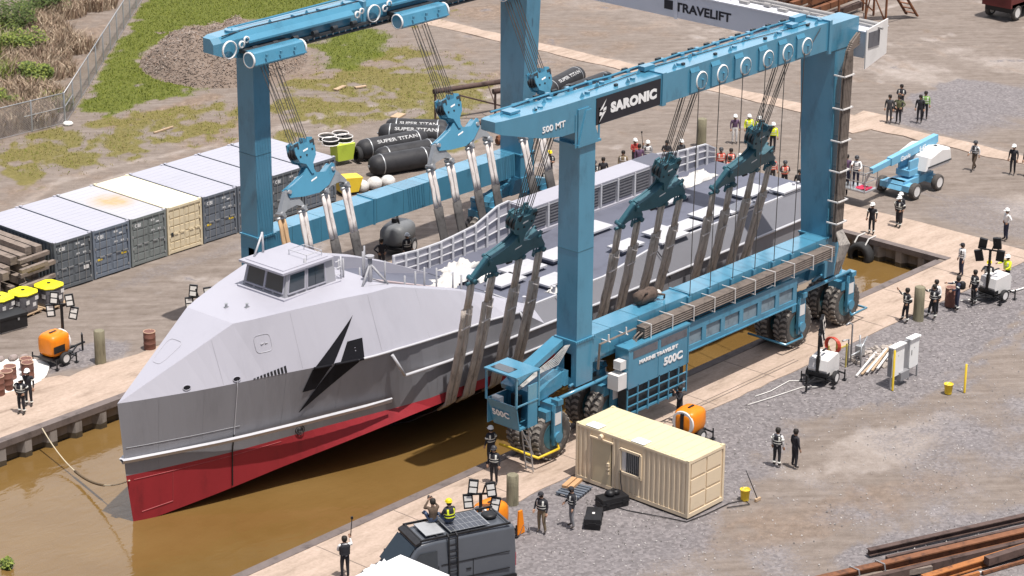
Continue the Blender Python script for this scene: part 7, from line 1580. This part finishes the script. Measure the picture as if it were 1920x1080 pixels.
def person(x, y, face, pose, top, legs, label, head='helmet_white', vest=None, z=.03, h=1.0, sleeve=True, extra=None, band=False, skin=SKIN, group=None):
    """face: heading in degrees (0 = +X)"""
    vs, fs, mi, n0, jj = body_mesh(pose)
    t = thing('person', label, 'person', (x, y, z), R(face - 90), group); t.scale = (h * 1.08, h * 1.08, h * 1.04)
    me = bpy.data.meshes.new('body'); me.from_pydata(vs, [], fs)
    for m in (top, legs, BOOT, skin, top if sleeve else skin, EYE, LIP): me.materials.append(m)
    me.polygons.foreach_set('material_index', mi); me.polygons.foreach_set('use_smooth', [i < n0 for i in range(len(fs))])
    o = bpy.data.objects.new('body', me); COL.objects.link(o); o.parent = t
    H = jj['hea']
    m = MB(); m.smooth = True
    if head.startswith('helmet'):
        m.lathe([(.135, .035), (.125, .05), (.122, .085), (.10, .135), (.055, .165), (.01, .172)], H + Vector((0, -.005, 0)), 14); m.add([H + Vector(p) for p in ((-.10, .08, .045), (.10, .08, .045), (.075, .17, .03), (-.075, .17, .03))], [(0, 1, 2, 3)])
        q = m.build('helmet', {'helmet_white': HELW, 'helmet_yellow': HELY, 'helmet_dark': HELD}[head], t)
        m = MB(); m.lathe([(.088, -.06), (.098, 0), (.092, .05)], H + Vector((0, -.022, -.01)), 10, cap=False); m.build('hair', HAIR, t)
    elif head == 'cap':
        m.lathe([(.112, .04), (.112, .08), (.08, .13), (.01, .145)], H + Vector((0, -.005, 0)), 12); m.add([H + Vector(p) for p in ((-.07, .09, .05), (.07, .09, .05), (.05, .18, .04), (-.05, .18, .04))], [(0, 1, 2, 3)]); m.build('cap', CAP, t)
        m = MB(); m.lathe([(.085, -.06), (.099, 0), (.095, .05)], H + Vector((0, -.024, -.01)), 10, cap=False); m.build('hair', HAIR, t)
    else:
        m.lathe([(.085, -.07), (.108, 0), (.112, .06), (.09, .125), (.02, .148)], H + Vector((0, -.022, .0)), 12); m.build('hair', HAIR, t)
    if vest:
        base, bnd = vest; m = MB(); m.smooth = False; p, c, n_ = jj['pel'], jj['che'], jj['nek']
        rings = []
        for f, w_, d_ in ((0.0, .20, .155), (.16, .20, .155), (.24, .20, .155), (.42, .205, .16), (.50, .208, .16), (.80, .215, .155), (.92, .195, .135), (1.0, .12, .10)):
            a = p + Vector((0, 0, .06)); q = (a.lerp(c, f / .55) if f < .55 else c.lerp(n_ - Vector((0, 0, .02)), (f - .55) / .45)) + Vector((0, .005, 0)); rings.append([q + Vector((w_ * math.copysign(abs(math.cos(k)) ** .8, math.cos(k)), d_ * math.sin(k), 0)) for k in [2 * math.pi * i / 16 for i in range(16)]])
        for i in range(len(rings) - 1):
            for k in range(16):
                m.m = 1 if (i in (1, 3) or (i in (4, 5) and k in (2, 5, 10, 13))) else 0
                m.add([rings[i][k], rings[i][(k+1) % 16], rings[i+1][(k+1) % 16], rings[i+1][k]], [(0, 1, 2, 3)])
        m.build('vest', [base, bnd], t)
    if band:                                                       # reflective bands round shins and forearms
        m = MB()
        for a, b_, f, r in (('knL', 'anL', .72, .075), ('knR', 'anR', .72, .075), ('shL', 'elL', .6, .075), ('shR', 'elR', .6, .075)):
            a, b_ = jj[a], jj[b_]; q = a.lerp(b_, f); d = (b_ - a).normalized() * .03; m.tube(q - d, q + d, r, 10)
        m.build('reflective_band', REFL, t)
    if extra == 'camera':
        w = (jj['wrL'] + jj['wrR']) / 2; m = MB(); m.cbox(w + Vector((0, .06, .05)), (.16, .09, .12)); m.tube(w + Vector((0, .08, .05)), w + Vector((0, .22, .05)), .045, 8); m.build('camera', BLACK, t)
    elif extra == 'pole':
        w = jj['wrR']; m = MB(); m.tube(w + Vector((.02, .02, -.1)), w + Vector((.10, .05, .75)), .018, 6); m.cbox(w + Vector((.10, .05, .78)), (.08, .06, .1)); m.build('camera_pole', BLACK, t)
    elif extra == 'bag':
        m = MB(); m.cbox(jj['hiR'] + Vector((.18, .05, .02)), (.16, .26, .22)); m.bar(jj['hiR'] + Vector((.16, .05, .1)), jj['shL'] + Vector((.05, .06, .03)), .04); m.build('shoulder_bag', BLACK, t)
    elif extra == 'pack':
        m = MB(); m.smooth = True; m.lathe([(.10, -.18), (.16, -.12), (.16, .12), (.10, .2)], jj['che'] + Vector((0, -.20, .03)), 10); m.build('backpack', BLACK, t)
    return t
VB = (BLK, REFL); VW = (WHT, CHR); VY = (HIVIS, REFL); VO = (HIVISO, REFL)
P = person
P(3.95, 18.95, 200, 'hands_hips', BLK, BLK, 'worker in black with a striped vest, on the left quay nearer the water', 'helmet_white', VB, band=True)
P(4.75, 19.45, 210, 'stand', BLK, BLK, 'worker in black with a white helmet on the left quay, just behind another worker', 'helmet_white', None, band=True)
P(28.4, 20.3, 250, 'hands_hips', BLK, CHR, 'bareheaded man in black on the far quay left of the grey generator', 'hair', None)
P(29.9, 19.9, 260, 'stand', BLK, BLK, 'worker with white helmet and crossed white straps by the grey generator', 'helmet_white', VB)
P(14.2, -.25, 80, 'stand', BLK, BLK, 'worker in black coverall and white helmet at the dock edge below the crane cab', 'helmet_white', (BLK, REFL), band=True, h=.97)
P(12.75, -1.75, 200, 'stand', BLK, BLK, 'worker with a pale harness cross on the back behind the four-lamp tower', 'helmet_dark', VB, h=.97)
P(2.3, -3.35, 60, 'pole', WHT, BLK, 'person in a white shirt and black vest raising a pole at the bottom edge', 'hair', (BLK, BLK), extra='pole')
P(10.6, -6.3, 190, 'look', BLK, KHA, 'person with white harness and brown trousers, left of two by the black cases', 'cap', VB)
P(11.8, -6.9, 150, 'look', BLK, GRY, 'person with white harness and grey trousers, right of two by the black cases', 'cap', VB)
P(23.2, -3.5, 160, 'photo', BLK, BLK, 'photographer in black on the apron behind the cream office', 'hair', None, extra='camera')
P(22.35, -9.5, 10, 'stand', WHT, BLK, 'person in a white top with a striped black vest right of the office', 'hair', (BLK, REFL), band=True)
P(22.75, -10.15, 340, 'stand', BLK, BLK, 'person in black with long dark hair right of the office', 'hair', None)
P(69.3, 16.2, 200, 'stand', CHR, CHR, 'leftmost of three dark figures beside the pale concrete strip beyond the lift', 'hair', None)
P(69.6, 15.7, 190, 'hands_hips', cloth('olive', (.12, .13, .07)), BLK, 'olive-clad figure in front of the trio beside the pale strip', 'hair', None, extra='bag')
P(71.8, 17.0, 210, 'arms_crossed', BLK, CHR, 'figure with a pale band across the chest at the back of the trio', 'hair', VB)
P(70.6, 14.8, 200, 'stand', BLK, BLK, 'dark-clad figure in front of a person in green far behind the lift', 'hair', None)
P(71.5, 15.0, 210, 'stand', GRN, BLK, 'person in a green vest far behind the lift, behind a dark-clad figure', 'hair', (GRN, REFL))
P(64.5, 7.0, 170, 'walk', WHT, BROWN, 'person in a white shirt and dark vest walking past the right of the boom lift', 'helmet_dark', (CHR, WHT))
P(65.4, 4.95, 190, 'stand', BLK, BLK, 'person in black with a white helmet near the right edge, behind the lift', 'helmet_white', None)
P(65.7, 4.15, 190, 'stand', BLK, BLK, 'person in black cut by the right frame edge, behind the lift', 'hair', None)
P(50.75, 4.9, 190, 'stand', BLK, BLK, 'slim worker in black with white helmet at the end wall of the dock', 'helmet_white', None, band=True)
P(52.7, 4.45, 170, 'hands_hips', BLK, BLK, 'worker in black with pale bands at the chest in front of the lift wheel', 'helmet_white', VB, band=True)
P(53.3, 4.75, 170, 'stand', BLK, BLK, 'worker with white helmet standing just behind another one in front of the lift', 'helmet_white', VB)
P(54.9, -1.0, 150, 'hands_hips', WHT, NAVY, 'person in a white top and dark blue trousers on the dirt at the right', 'helmet_white', None)
P(48.4, -2.3, 150, 'stand', WHT, NAVY, 'person with a white vest and dark trousers on the pavement near the dock corner', 'cap', (WHT, BLK))
P(40.75, -3.95, 150, 'lean', BLK, BLK, 'heavy worker in black leaning on the left of the timber post', 'hair', (BLK, REFL), band=True)
P(42.1, -4.65, 170, 'lean', BLK, BLK, 'worker in black leaning on the right of the timber post', 'hair', (BLK, REFL), band=True)
P(42.75, -4.35, 180, 'stand', WHT, BLK, 'worker in a pale vest just behind the pair at the timber post', 'hair', (WHT, BLK))
P(43.9, -4.9, 140, 'reach', NAVY, NAVY, 'person in navy with a black backpack beside the brown drum at the right', 'hair', None, extra='pack', band=True)
P(45.3, -5.0, 160, 'stand', BLK, BLK, 'worker in black with a white shoulder band left of the white light tower', 'hair', VB, band=True)
P(47.0, -4.75, 200, 'reach', BLK, BLK, 'worker with yellow helmet and pale back cross behind the white light tower', 'helmet_yellow', VB)
P(48.4, -5.0, 170, 'reach', HIVIS, BLK, 'worker in a yellow hi-vis top right of the white light tower', 'helmet_white', VY)
P(59.2, 20.6, 230, 'stand', PURP, WHT, 'person in a plum top and pale trousers, left of the yellow-vested group', 'helmet_white', None)
P(59.8, 20.0, 230, 'stand', HIVIS, BLK, 'worker in a yellow jacket with dark trousers, tallest of the yellow-vested group', 'helmet_white', VY)
P(59.9, 19.3, 230, 'stand', HIVIS, CHR, 'worker in yellow in the middle of the yellow-vested group, behind the ropes', 'helmet_white', VY)
P(59.4, 17.9, 220, 'stand', HIVIS, BLK, 'worker in yellow at the right of the group, above the stern lifting block', 'helmet_white', VY)
for i, (x, y, top, head, vest, lab) in enumerate(((45.9, 21.6, BLK, 'hair', None, 'dark figure behind the ship right beside the front crane leg'), (46.3, 20.9, CHR, 'helmet_dark', VB, 'dark figure behind the vent house, middle of three'), (47.1, 20.9, BLK, 'hair', None, 'taller dark figure behind the vent house, right of three'), (48.9, 20.9, KHA, 'hair', (KHA, WHT), 'person in beige and white behind the end of the vent house'), (51.2, 21.9, REDC, 'helmet_white', None, 'person in a red top behind the vent house'), (50.5, 21.0, PURP, 'hair', None, 'person in plum beside the one in red behind the ship'), (51.4, 21.1, GRY, 'helmet_white', VW, 'person in white and grey raising a pole behind the ship'), (52.2, 20.3, BLK, 'hair', None, 'person in black behind the port bulwark, left of two'), (52.9, 19.8, CHR, 'helmet_white', None, 'person in grey behind the port bulwark, right of two'), (53.2, 17.1, REDC, 'helmet_dark', VO, 'orange-vested worker at the stern, leftmost of the group'), (52.2, 15.7, CHR, 'hair', VO, 'orange-vested worker at the stern, second from the left'), (53.0, 15.6, BLK, 'helmet_white', VW, 'worker in a white vest at the stern below the lifting block'), (53.9, 13.9, REDC, 'helmet_dark', VO, 'orange-vested worker at the stern right of the lifting block'), (53.7, 12.9, BLK, 'helmet_dark', VO, 'orange-vested worker at the stern in front of the deck edge, rightmost'), (53.5, 16.6, CHR, 'hair', VO, 'orange-vested worker half hidden by the leftmost one at the stern'), (52.9, 11.3, BLK, 'hair', None, 'dark figure at the stern beside the rear crane leg'), (46.0, 24.0, BLK, 'helmet_yellow', VB, 'worker with a yellow helmet seen between the ropes left of the front leg'), (43.4, 22.0, CHR, 'hair', VB, 'dark worker between the ropes left of the front leg, lower of two'))):
    P(x, y, 225 + (i * 37) % 50 - 25, 'pole' if 'pole' in lab else ('arms_crossed' if i % 3 == 1 else 'stand'), top, BLK if i % 2 else CHR, lab, head, vest, extra='pole' if 'pole' in lab else None)
P(54.75, 8.75, 215, 'reach', WHT, NAVY, 'person in a white shirt standing in the lift basket', 'helmet_dark', (WHT, CHR), z=.96)
P(54.6, 9.3, 200, 'stand', PURP, NAVY, 'person in dark clothes at the back of the lift basket', 'hair', None, z=.96)
P(55.4, 9.9, 200, 'stand', CHR, BLK, 'person in black and white beyond the rear leg hose bundle', 'helmet_dark', VW)
P(3.95, -6.55, 60, 'sitphoto', BROWN, JEAN, 'person in dark clothes sitting on the van roof holding a camera', 'hair', None, z=2.86, extra='camera')
P(4.35, -7.05, 75, 'sit', BLK, JEAN, 'person with yellow helmet and harness vest sitting on the van roof', 'helmet_yellow', (BLK, HIVIS), z=2.86)
# ------------------------------------------------------------------ chain-link fence, scrub, mulch heap, grass
def fence(a, b, n, label, corner=False):
    a, b = Vector(a), Vector(b); t = thing('chain_link_fence', label, 'fence', a); d = (b - a); L_ = d.length; d.normalize(); H = 1.95
    for i in range(n + 1):
        p = a.lerp(b, i / n); m = MB(); m.lathe([(.045, 0), (.045, H + .03), (.02, H + .06)], p, 8); m.build('fence_post', STEELG, t, True)
    m = MB(); m.tube(a + Vector((0, 0, H)), b + Vector((0, 0, H)), .035, 6); m.tube(a + Vector((0, 0, .05)), b + Vector((0, 0, .05)), .012, 4)
    e = 3.0; m.tube(a + Vector((0, 0, 1.05)), a + d * e + Vector((0, 0, 1.05)), .028, 5); m.build('top_rail', STEELG, t, True)
    m = MB(); st = .15; k = int(L_ / st)
    for i in range(-int(H / st), k):
        for s in (1, -1):
            u0, u1 = i * st, i * st + H
            z0, z1 = (.05, H) if s > 0 else (H, .05)
            if u0 < 0: z0 = z0 + (-u0) * (z1 - z0) / H; u0 = 0
            if u1 > L_: z1 = z1 - (u1 - L_) * (z1 - z0) / (u1 - u0); u1 = L_
            if u1 - u0 < .02: continue
            p, q = a + d * u0 + Vector((0, 0, z0)), a + d * u1 + Vector((0, 0, z1)); w = Vector((0, 0, .015)); n_ = Vector((d.y, -d.x, 0)) * .006 * s
            m.add([p - w + n_, q - w + n_, q + w + n_, p + w + n_], [(0, 1, 2, 3)])
    m.build('wire_mesh', mat('galvanised_mesh', (0.42, 0.40, 0.41), .5, .3), t, True)
fence((34.3, 53.5, 0), (62.8, 78.3, 0), 13, 'long chain-link fence running up between the grass and the scrub')
fence((34.3, 53.55, 0), (24.5, 53.9, 0), 4, 'short chain-link fence from the corner post to the left frame edge')
t = thing('fence_footing', 'pale concrete lump at the foot of the fence corner post', 'footing', (34.3, 53.3, 0)); m = MB(); m.lathe([(.30, 0), (.34, .08), (.25, .16), (.05, .2)], (34.3, 53.25, 0), 9); m.build('concrete', CANVAS, t, True)
LG = [mat('leaf_green_a', (0.12, 0.165, 0.032), .8, var=.3, scale=2), mat('leaf_green_b', (0.215, 0.255, 0.05), .8, var=.3, scale=2), mat('leaf_green_c', (0.07, 0.10, 0.027), .8, var=.3, scale=2)]
LD = [mat('dry_stem_a', (0.40, 0.305, 0.215), .9, var=.3, scale=2), mat('dry_stem_b', (0.27, 0.19, 0.135), .9, var=.3, scale=2), mat('dry_stem_c', (0.50, 0.41, 0.30), .9, var=.3, scale=2)]
def bush(x, y, r, h, n, mats, label, seed, reed=False, group=None, z=0):
    rnd = random.Random(seed); t = thing('shrub' if not reed else 'reed_clump', label, 'shrub' if not reed else 'reeds', (x, y, z), group=group)
    m = MB(); cl = [(rnd.uniform(-r, r) * .75, rnd.uniform(-r, r) * .75, rnd.uniform(.2, .8) * h, rnd.uniform(.35, .6) * r) for _ in range(9)]
    for i in range(n):
        m.m = rnd.choice((0, 0, 1, 1, 2))
        if reed:
            a = rnd.uniform(0, 6.28); q = r * math.sqrt(rnd.random()); b = Vector((q * math.cos(a), q * math.sin(a), 0)); hh = h * rnd.uniform(.35, 1); ln = Vector((rnd.gauss(0, .3), rnd.gauss(0, .3), 1)).normalized(); mid = b + ln * hh * .6; tip = b + ln * hh + Vector((rnd.gauss(0, .2), rnd.gauss(0, .2), -.1)) * hh; w = Vector((math.cos(a + 1), math.sin(a + 1), 0)) * rnd.uniform(.02, .045)
            m.add([b - w, b + w, mid + w * .8, mid - w * .8], [(0, 1, 2, 3)]); m.add([mid - w * .8, mid + w * .8, tip], [(0, 1, 2)])
        else:
            c = rnd.choice(cl); v = Vector((rnd.gauss(0, 1), rnd.gauss(0, 1), rnd.gauss(0, .8))).normalized() * c[3] * rnd.uniform(.55, 1.05); p = Vector(c[:3]) + v
            if p.z < .02: p.z = rnd.uniform(.02, .3)
            u = Vector((rnd.gauss(0, 1), rnd.gauss(0, 1), rnd.gauss(0, .6))).normalized(); w = u.orthogonal().normalized(); s = rnd.uniform(.06, .15)
            m.add([p - u * s, p + w * s * .45, p + u * s, p - w * s * .45], [(0, 1, 2, 3)])
    m.build('foliage' if not reed else 'blades', mats, t)
    m = MB()
    for i in range(6): a = i * 1.05; m.tube((0, 0, 0), (r * .5 * math.cos(a), r * .5 * math.sin(a), h * .7), .03, 5, .01)
    m.build('stem', LD[1], t)
rnd = random.Random(21)
gx = [((30.5, 60.5), 2.3, 2.4, LG), ((33.5, 63.5), 2.4, 2.6, LG), ((37, 66.5), 2.1, 2.2, LG), ((34.8, 68.5), 2.6, 2.6, LG), ((40.5, 71.5), 2.2, 2.4, LG), ((45.3, 73.0), 1.7, 2.2, [LG[2]] * 2 + [LG[0]]), ((42.5, 68.6), 1.5, 1.8, LG), ((38.8, 62.3), 1.2, 1.3, LG), ((30.0, 65.5), 2.4, 2.4, LG), ((37.5, 74), 2.6, 2.6, LG), ((43.5, 77), 2.4, 2.4, LG), ((50.2, 76.5), 1.8, 2.2, [LG[2]] * 2 + [LG[0]]), ((33.2, 58.6), 1.2, 1.2, LG)]
for i, ((x, y), r, h, ms) in enumerate(gx):
    bush(x, y, r, h, 2300, ms, 'green bushy scrub in the rough ground left of the long fence', 100 + i, group='green scrub beyond the fence')
dx_ = [(31.5, 57.2), (34.2, 57.0), (36.6, 59.2), (35.7, 61.8), (38.9, 64.6), (40.2, 66.8), (42.7, 66.0), (44.8, 69.2), (47.0, 71.2), (48.2, 73.6), (51.5, 75.2), (53.4, 77.8), (30.2, 55.6), (33.0, 55.4), (28.2, 58.2), (40.8, 63.2), (45.9, 67.2), (54.5, 75.4)]
for i, (x, y) in enumerate(dx_):
    bush(x, y, 1.75, 1.5, 1100, LD, 'dry brown reed clump in the rough ground left of the long fence', 200 + i, reed=True, group='dry reeds beyond the fence')
for i, (x, y) in enumerate(((29.8, 62.5), (32.2, 61.0), (34.5, 65.5), (36.2, 64.2), (39.0, 69.0), (41.4, 70.2), (36.4, 70.5), (33.0, 66.5), (31.0, 59.0), (44.2, 74.8))):
    bush(x, y, 1.9, 2.3, 1200, [LG[1], LG[0], LD[2]], 'tall yellow-green reed stand in the rough ground left of the long fence', 500 + i, reed=True, group='green reeds beyond the fence')
bush(36.0, 56.5, 1.0, 1.4, 500, [LD[0], LG[1], LD[2]], 'grey-green straggly shrub just behind the short fence corner', 300, reed=True)
# mulch heap: displaced mound covered in chips
def heap():
    cx, cy = 51.2, 57.6; t = thing('mulch_heap', 'big heap of pale wood chips on the grass right of the fence', 'heap', (cx, cy, 0)); ang = .78
    m = MB(); m.smooth = True; n = 46
    def hgt(u, v):
        e = max(0, 1 - u * u - v * v); q = noise.fractal(Vector((u * 2.4, v * 2.4, 8)), .6, 2, 5)
        return 2.25 * (e ** .9) * (1 + .28 * q) - .05 + .10 * q * (e > 0)
    c, s = math.cos(ang), math.sin(ang); A_, B_ = 7.0, 5.6
    def pos(u, v): return Vector((cx + A_ * u * c - B_ * v * s, cy + A_ * u * s + B_ * v * c, hgt(u, v)))
    m.loft([[pos(i / n * 2.2 - 1.1, k / n * 2.2 - 1.1) for k in range(n + 1)] for i in range(n + 1)])
    mm = mat('wood_chips', (0.20, 0.155, 0.125), .95, var=.35, scale=7, dirt=(0.165, 0.118, 0.087), bump=.9, bscale=12); m.build('mound', mm, t, True)
    rnd = random.Random(4); m = MB(); cm = [mat('chip_pale', (0.33, 0.28, 0.24), .9, var=.15), mat('chip_brown', (0.24, 0.165, 0.12), .9, var=.2), mat('chip_pink', (0.23, 0.18, 0.15), .9, var=.2)]
    for i in range(9000):
        a = rnd.uniform(0, 6.28); q = math.sqrt(rnd.random()) * 1.0; u, v = q * math.cos(a), q * math.sin(a); p = pos(u, v) + Vector((0, 0, .03)); m.m = rnd.choice((0, 1, 2, 2))
        w = Vector((rnd.gauss(0, 1), rnd.gauss(0, 1), rnd.gauss(0, .35))).normalized(); x = Vector((0, 0, 1)).cross(w).normalized(); l_ = rnd.uniform(.04, .15); k = rnd.uniform(.012, .032)
        m.add([p - w * l_ - x * k, p + w * l_ - x * k, p + w * l_ + x * k, p - w * l_ + x * k], [(0, 1, 2, 3)])
    tag(m.build('wood_chip', cm, t, True), kind='stuff')
heap()
# grass blades and weeds: one object nobody could count
def grass():
    rnd = random.Random(9); m = MB(); N = 0; tries = 0
    while N < 34000 and tries < 200000:
        tries += 1; x, y = rnd.uniform(26, 72), rnd.uniform(36, 82); g, o, gr, s, d = zones(x, y)
        k = max(g, .7 * o)
        if rnd.random() > k: continue
        N += 1; m.m = (0 if rnd.random() < .5 else 1) if g > .4 else (2 if rnd.random() < .55 else 1)
        h = rnd.uniform(.04, .12) * (1.25 if g > .5 else 1); a = rnd.uniform(0, 6.28); w = Vector((math.cos(a), math.sin(a), 0)) * rnd.uniform(.015, .035); b = Vector((x, y, -.01)); tip = b + Vector((rnd.gauss(0, .06), rnd.gauss(0, .06), h))
        m.add([b - w, b + w, tip], [(0, 1, 2)])
    tag(m.build('grass', [mat('blade_green', (0.10, 0.135, 0.012), .8, var=.2), mat('blade_bright', (0.16, 0.185, 0.018), .8, var=.2), mat('blade_straw', (0.25, 0.205, 0.075), .9, var=.2)]), kind='stuff')
grass()
# loose stones on the gravel and dirt
def stones():
    rnd = random.Random(13); m = MB(); cm = [mat('stone_pale', (0.50, 0.47, 0.45), .9, var=.2), mat('stone_dark', (0.20, 0.185, 0.175), .9, var=.2)]
    for i in range(5200):
        x, y = rnd.uniform(4, 54), rnd.uniform(-23, -3.8)
        g, o, gr, s, d = zones(x, y)
        if rnd.random() > .15 + gr: continue
        r = rnd.uniform(.015, .05); m.m = rnd.choice((0, 0, 1)); q = [Vector((x + r * rnd.uniform(.6, 1.3) * math.cos(a), y + r * rnd.uniform(.6, 1.3) * math.sin(a), -.01)) for a in (0, 1.57, 3.14, 4.71)]; tp = Vector((x, y, r * .8))
        m.add(q + [tp], [(0, 1, 4), (1, 2, 4), (2, 3, 4), (3, 0, 4)])
    tag(m.build('gravel_stones', cm), kind='stuff')
stones()
# weeds at the water's edge, lower left corner
bush(-4.75, 9.05, .33, .35, 300, LG, 'small green water weed floating in the lower left corner', 401, z=-1.12)
# ------------------------------------------------------------------ repeated far-apart pieces become parts of their own
def split_far(names):
    for o in list(bpy.data.objects):
        if o.type != 'MESH' or o.name.split('.')[0] not in names: continue
        me = o.data; n = len(me.vertices); par = list(range(n))
        def find(i):
            while par[i] != i: par[i] = par[par[i]]; i = par[i]
            return i
        for e in me.edges:
            a, b = find(e.vertices[0]), find(e.vertices[1])
            if a != b: par[a] = b
        isl = {}
        for i, v in enumerate(me.vertices): isl.setdefault(find(i), []).append(v.co)
        ids = list(isl); bx = {k: (Vector([min(c[j] for c in isl[k]) for j in range(3)]), Vector([max(c[j] for c in isl[k]) for j in range(3)])) for k in ids}
        grp = {k: k for k in ids}
        def gf(k):
            while grp[k] != k: k = grp[k]
            return k
        for i, a in enumerate(ids):
            for b in ids[i+1:]:
                (l1, h1), (l2, h2) = bx[a], bx[b]; d = math.sqrt(sum(max(0, l1[j] - h2[j], l2[j] - h1[j]) ** 2 for j in range(3)))
                if d < .45 * max((h1 - l1).length, (h2 - l2).length) and gf(a) != gf(b): grp[gf(a)] = gf(b)
        roots = sorted({gf(k) for k in ids})
        if len(roots) < 2: continue
        fr = {}
        for p in me.polygons: fr.setdefault(gf(find(p.vertices[0])), []).append(p)
        for r in roots:
            vm = {}; vs = []; fs = []; mi = []; sm = []
            for p in fr.get(r, []):
                f = []
                for i in p.vertices:
                    if i not in vm: vm[i] = len(vs); vs.append(tuple(me.vertices[i].co))
                    f.append(vm[i])
                fs.append(f); mi.append(p.material_index); sm.append(p.use_smooth)
            if not fs: continue
            m2 = bpy.data.meshes.new(o.name); m2.from_pydata(vs, [], fs)
            for q in me.materials: m2.materials.append(q)
            m2.polygons.foreach_set('material_index', mi); m2.polygons.foreach_set('use_smooth', sm)
            c = o.copy(); c.data = m2; COL.objects.link(c)
        bpy.data.objects.remove(o)
split_far({'topside', 'bulwark', 'bulwark_rail', 'rail_ticks', 'stanchion', 'drum_end', 'end_disc', 'cabinet_mark', 'deck_bollard', 'deck_fitting', 'gunwale_strip', 'hanging_strap', 'hatch_outline', 'hose', 'hose_clamp', 'hub_machinery', 'lashing_band', 'lifting_lug', 'panel_leg', 'reflective_band', 'roof_rail', 'rope_anchor', 'rope_guard', 'sill_slots', 'sleeve_lashing', 'stake', 'tank_label', 'vent_grille', 'weld_seam'})
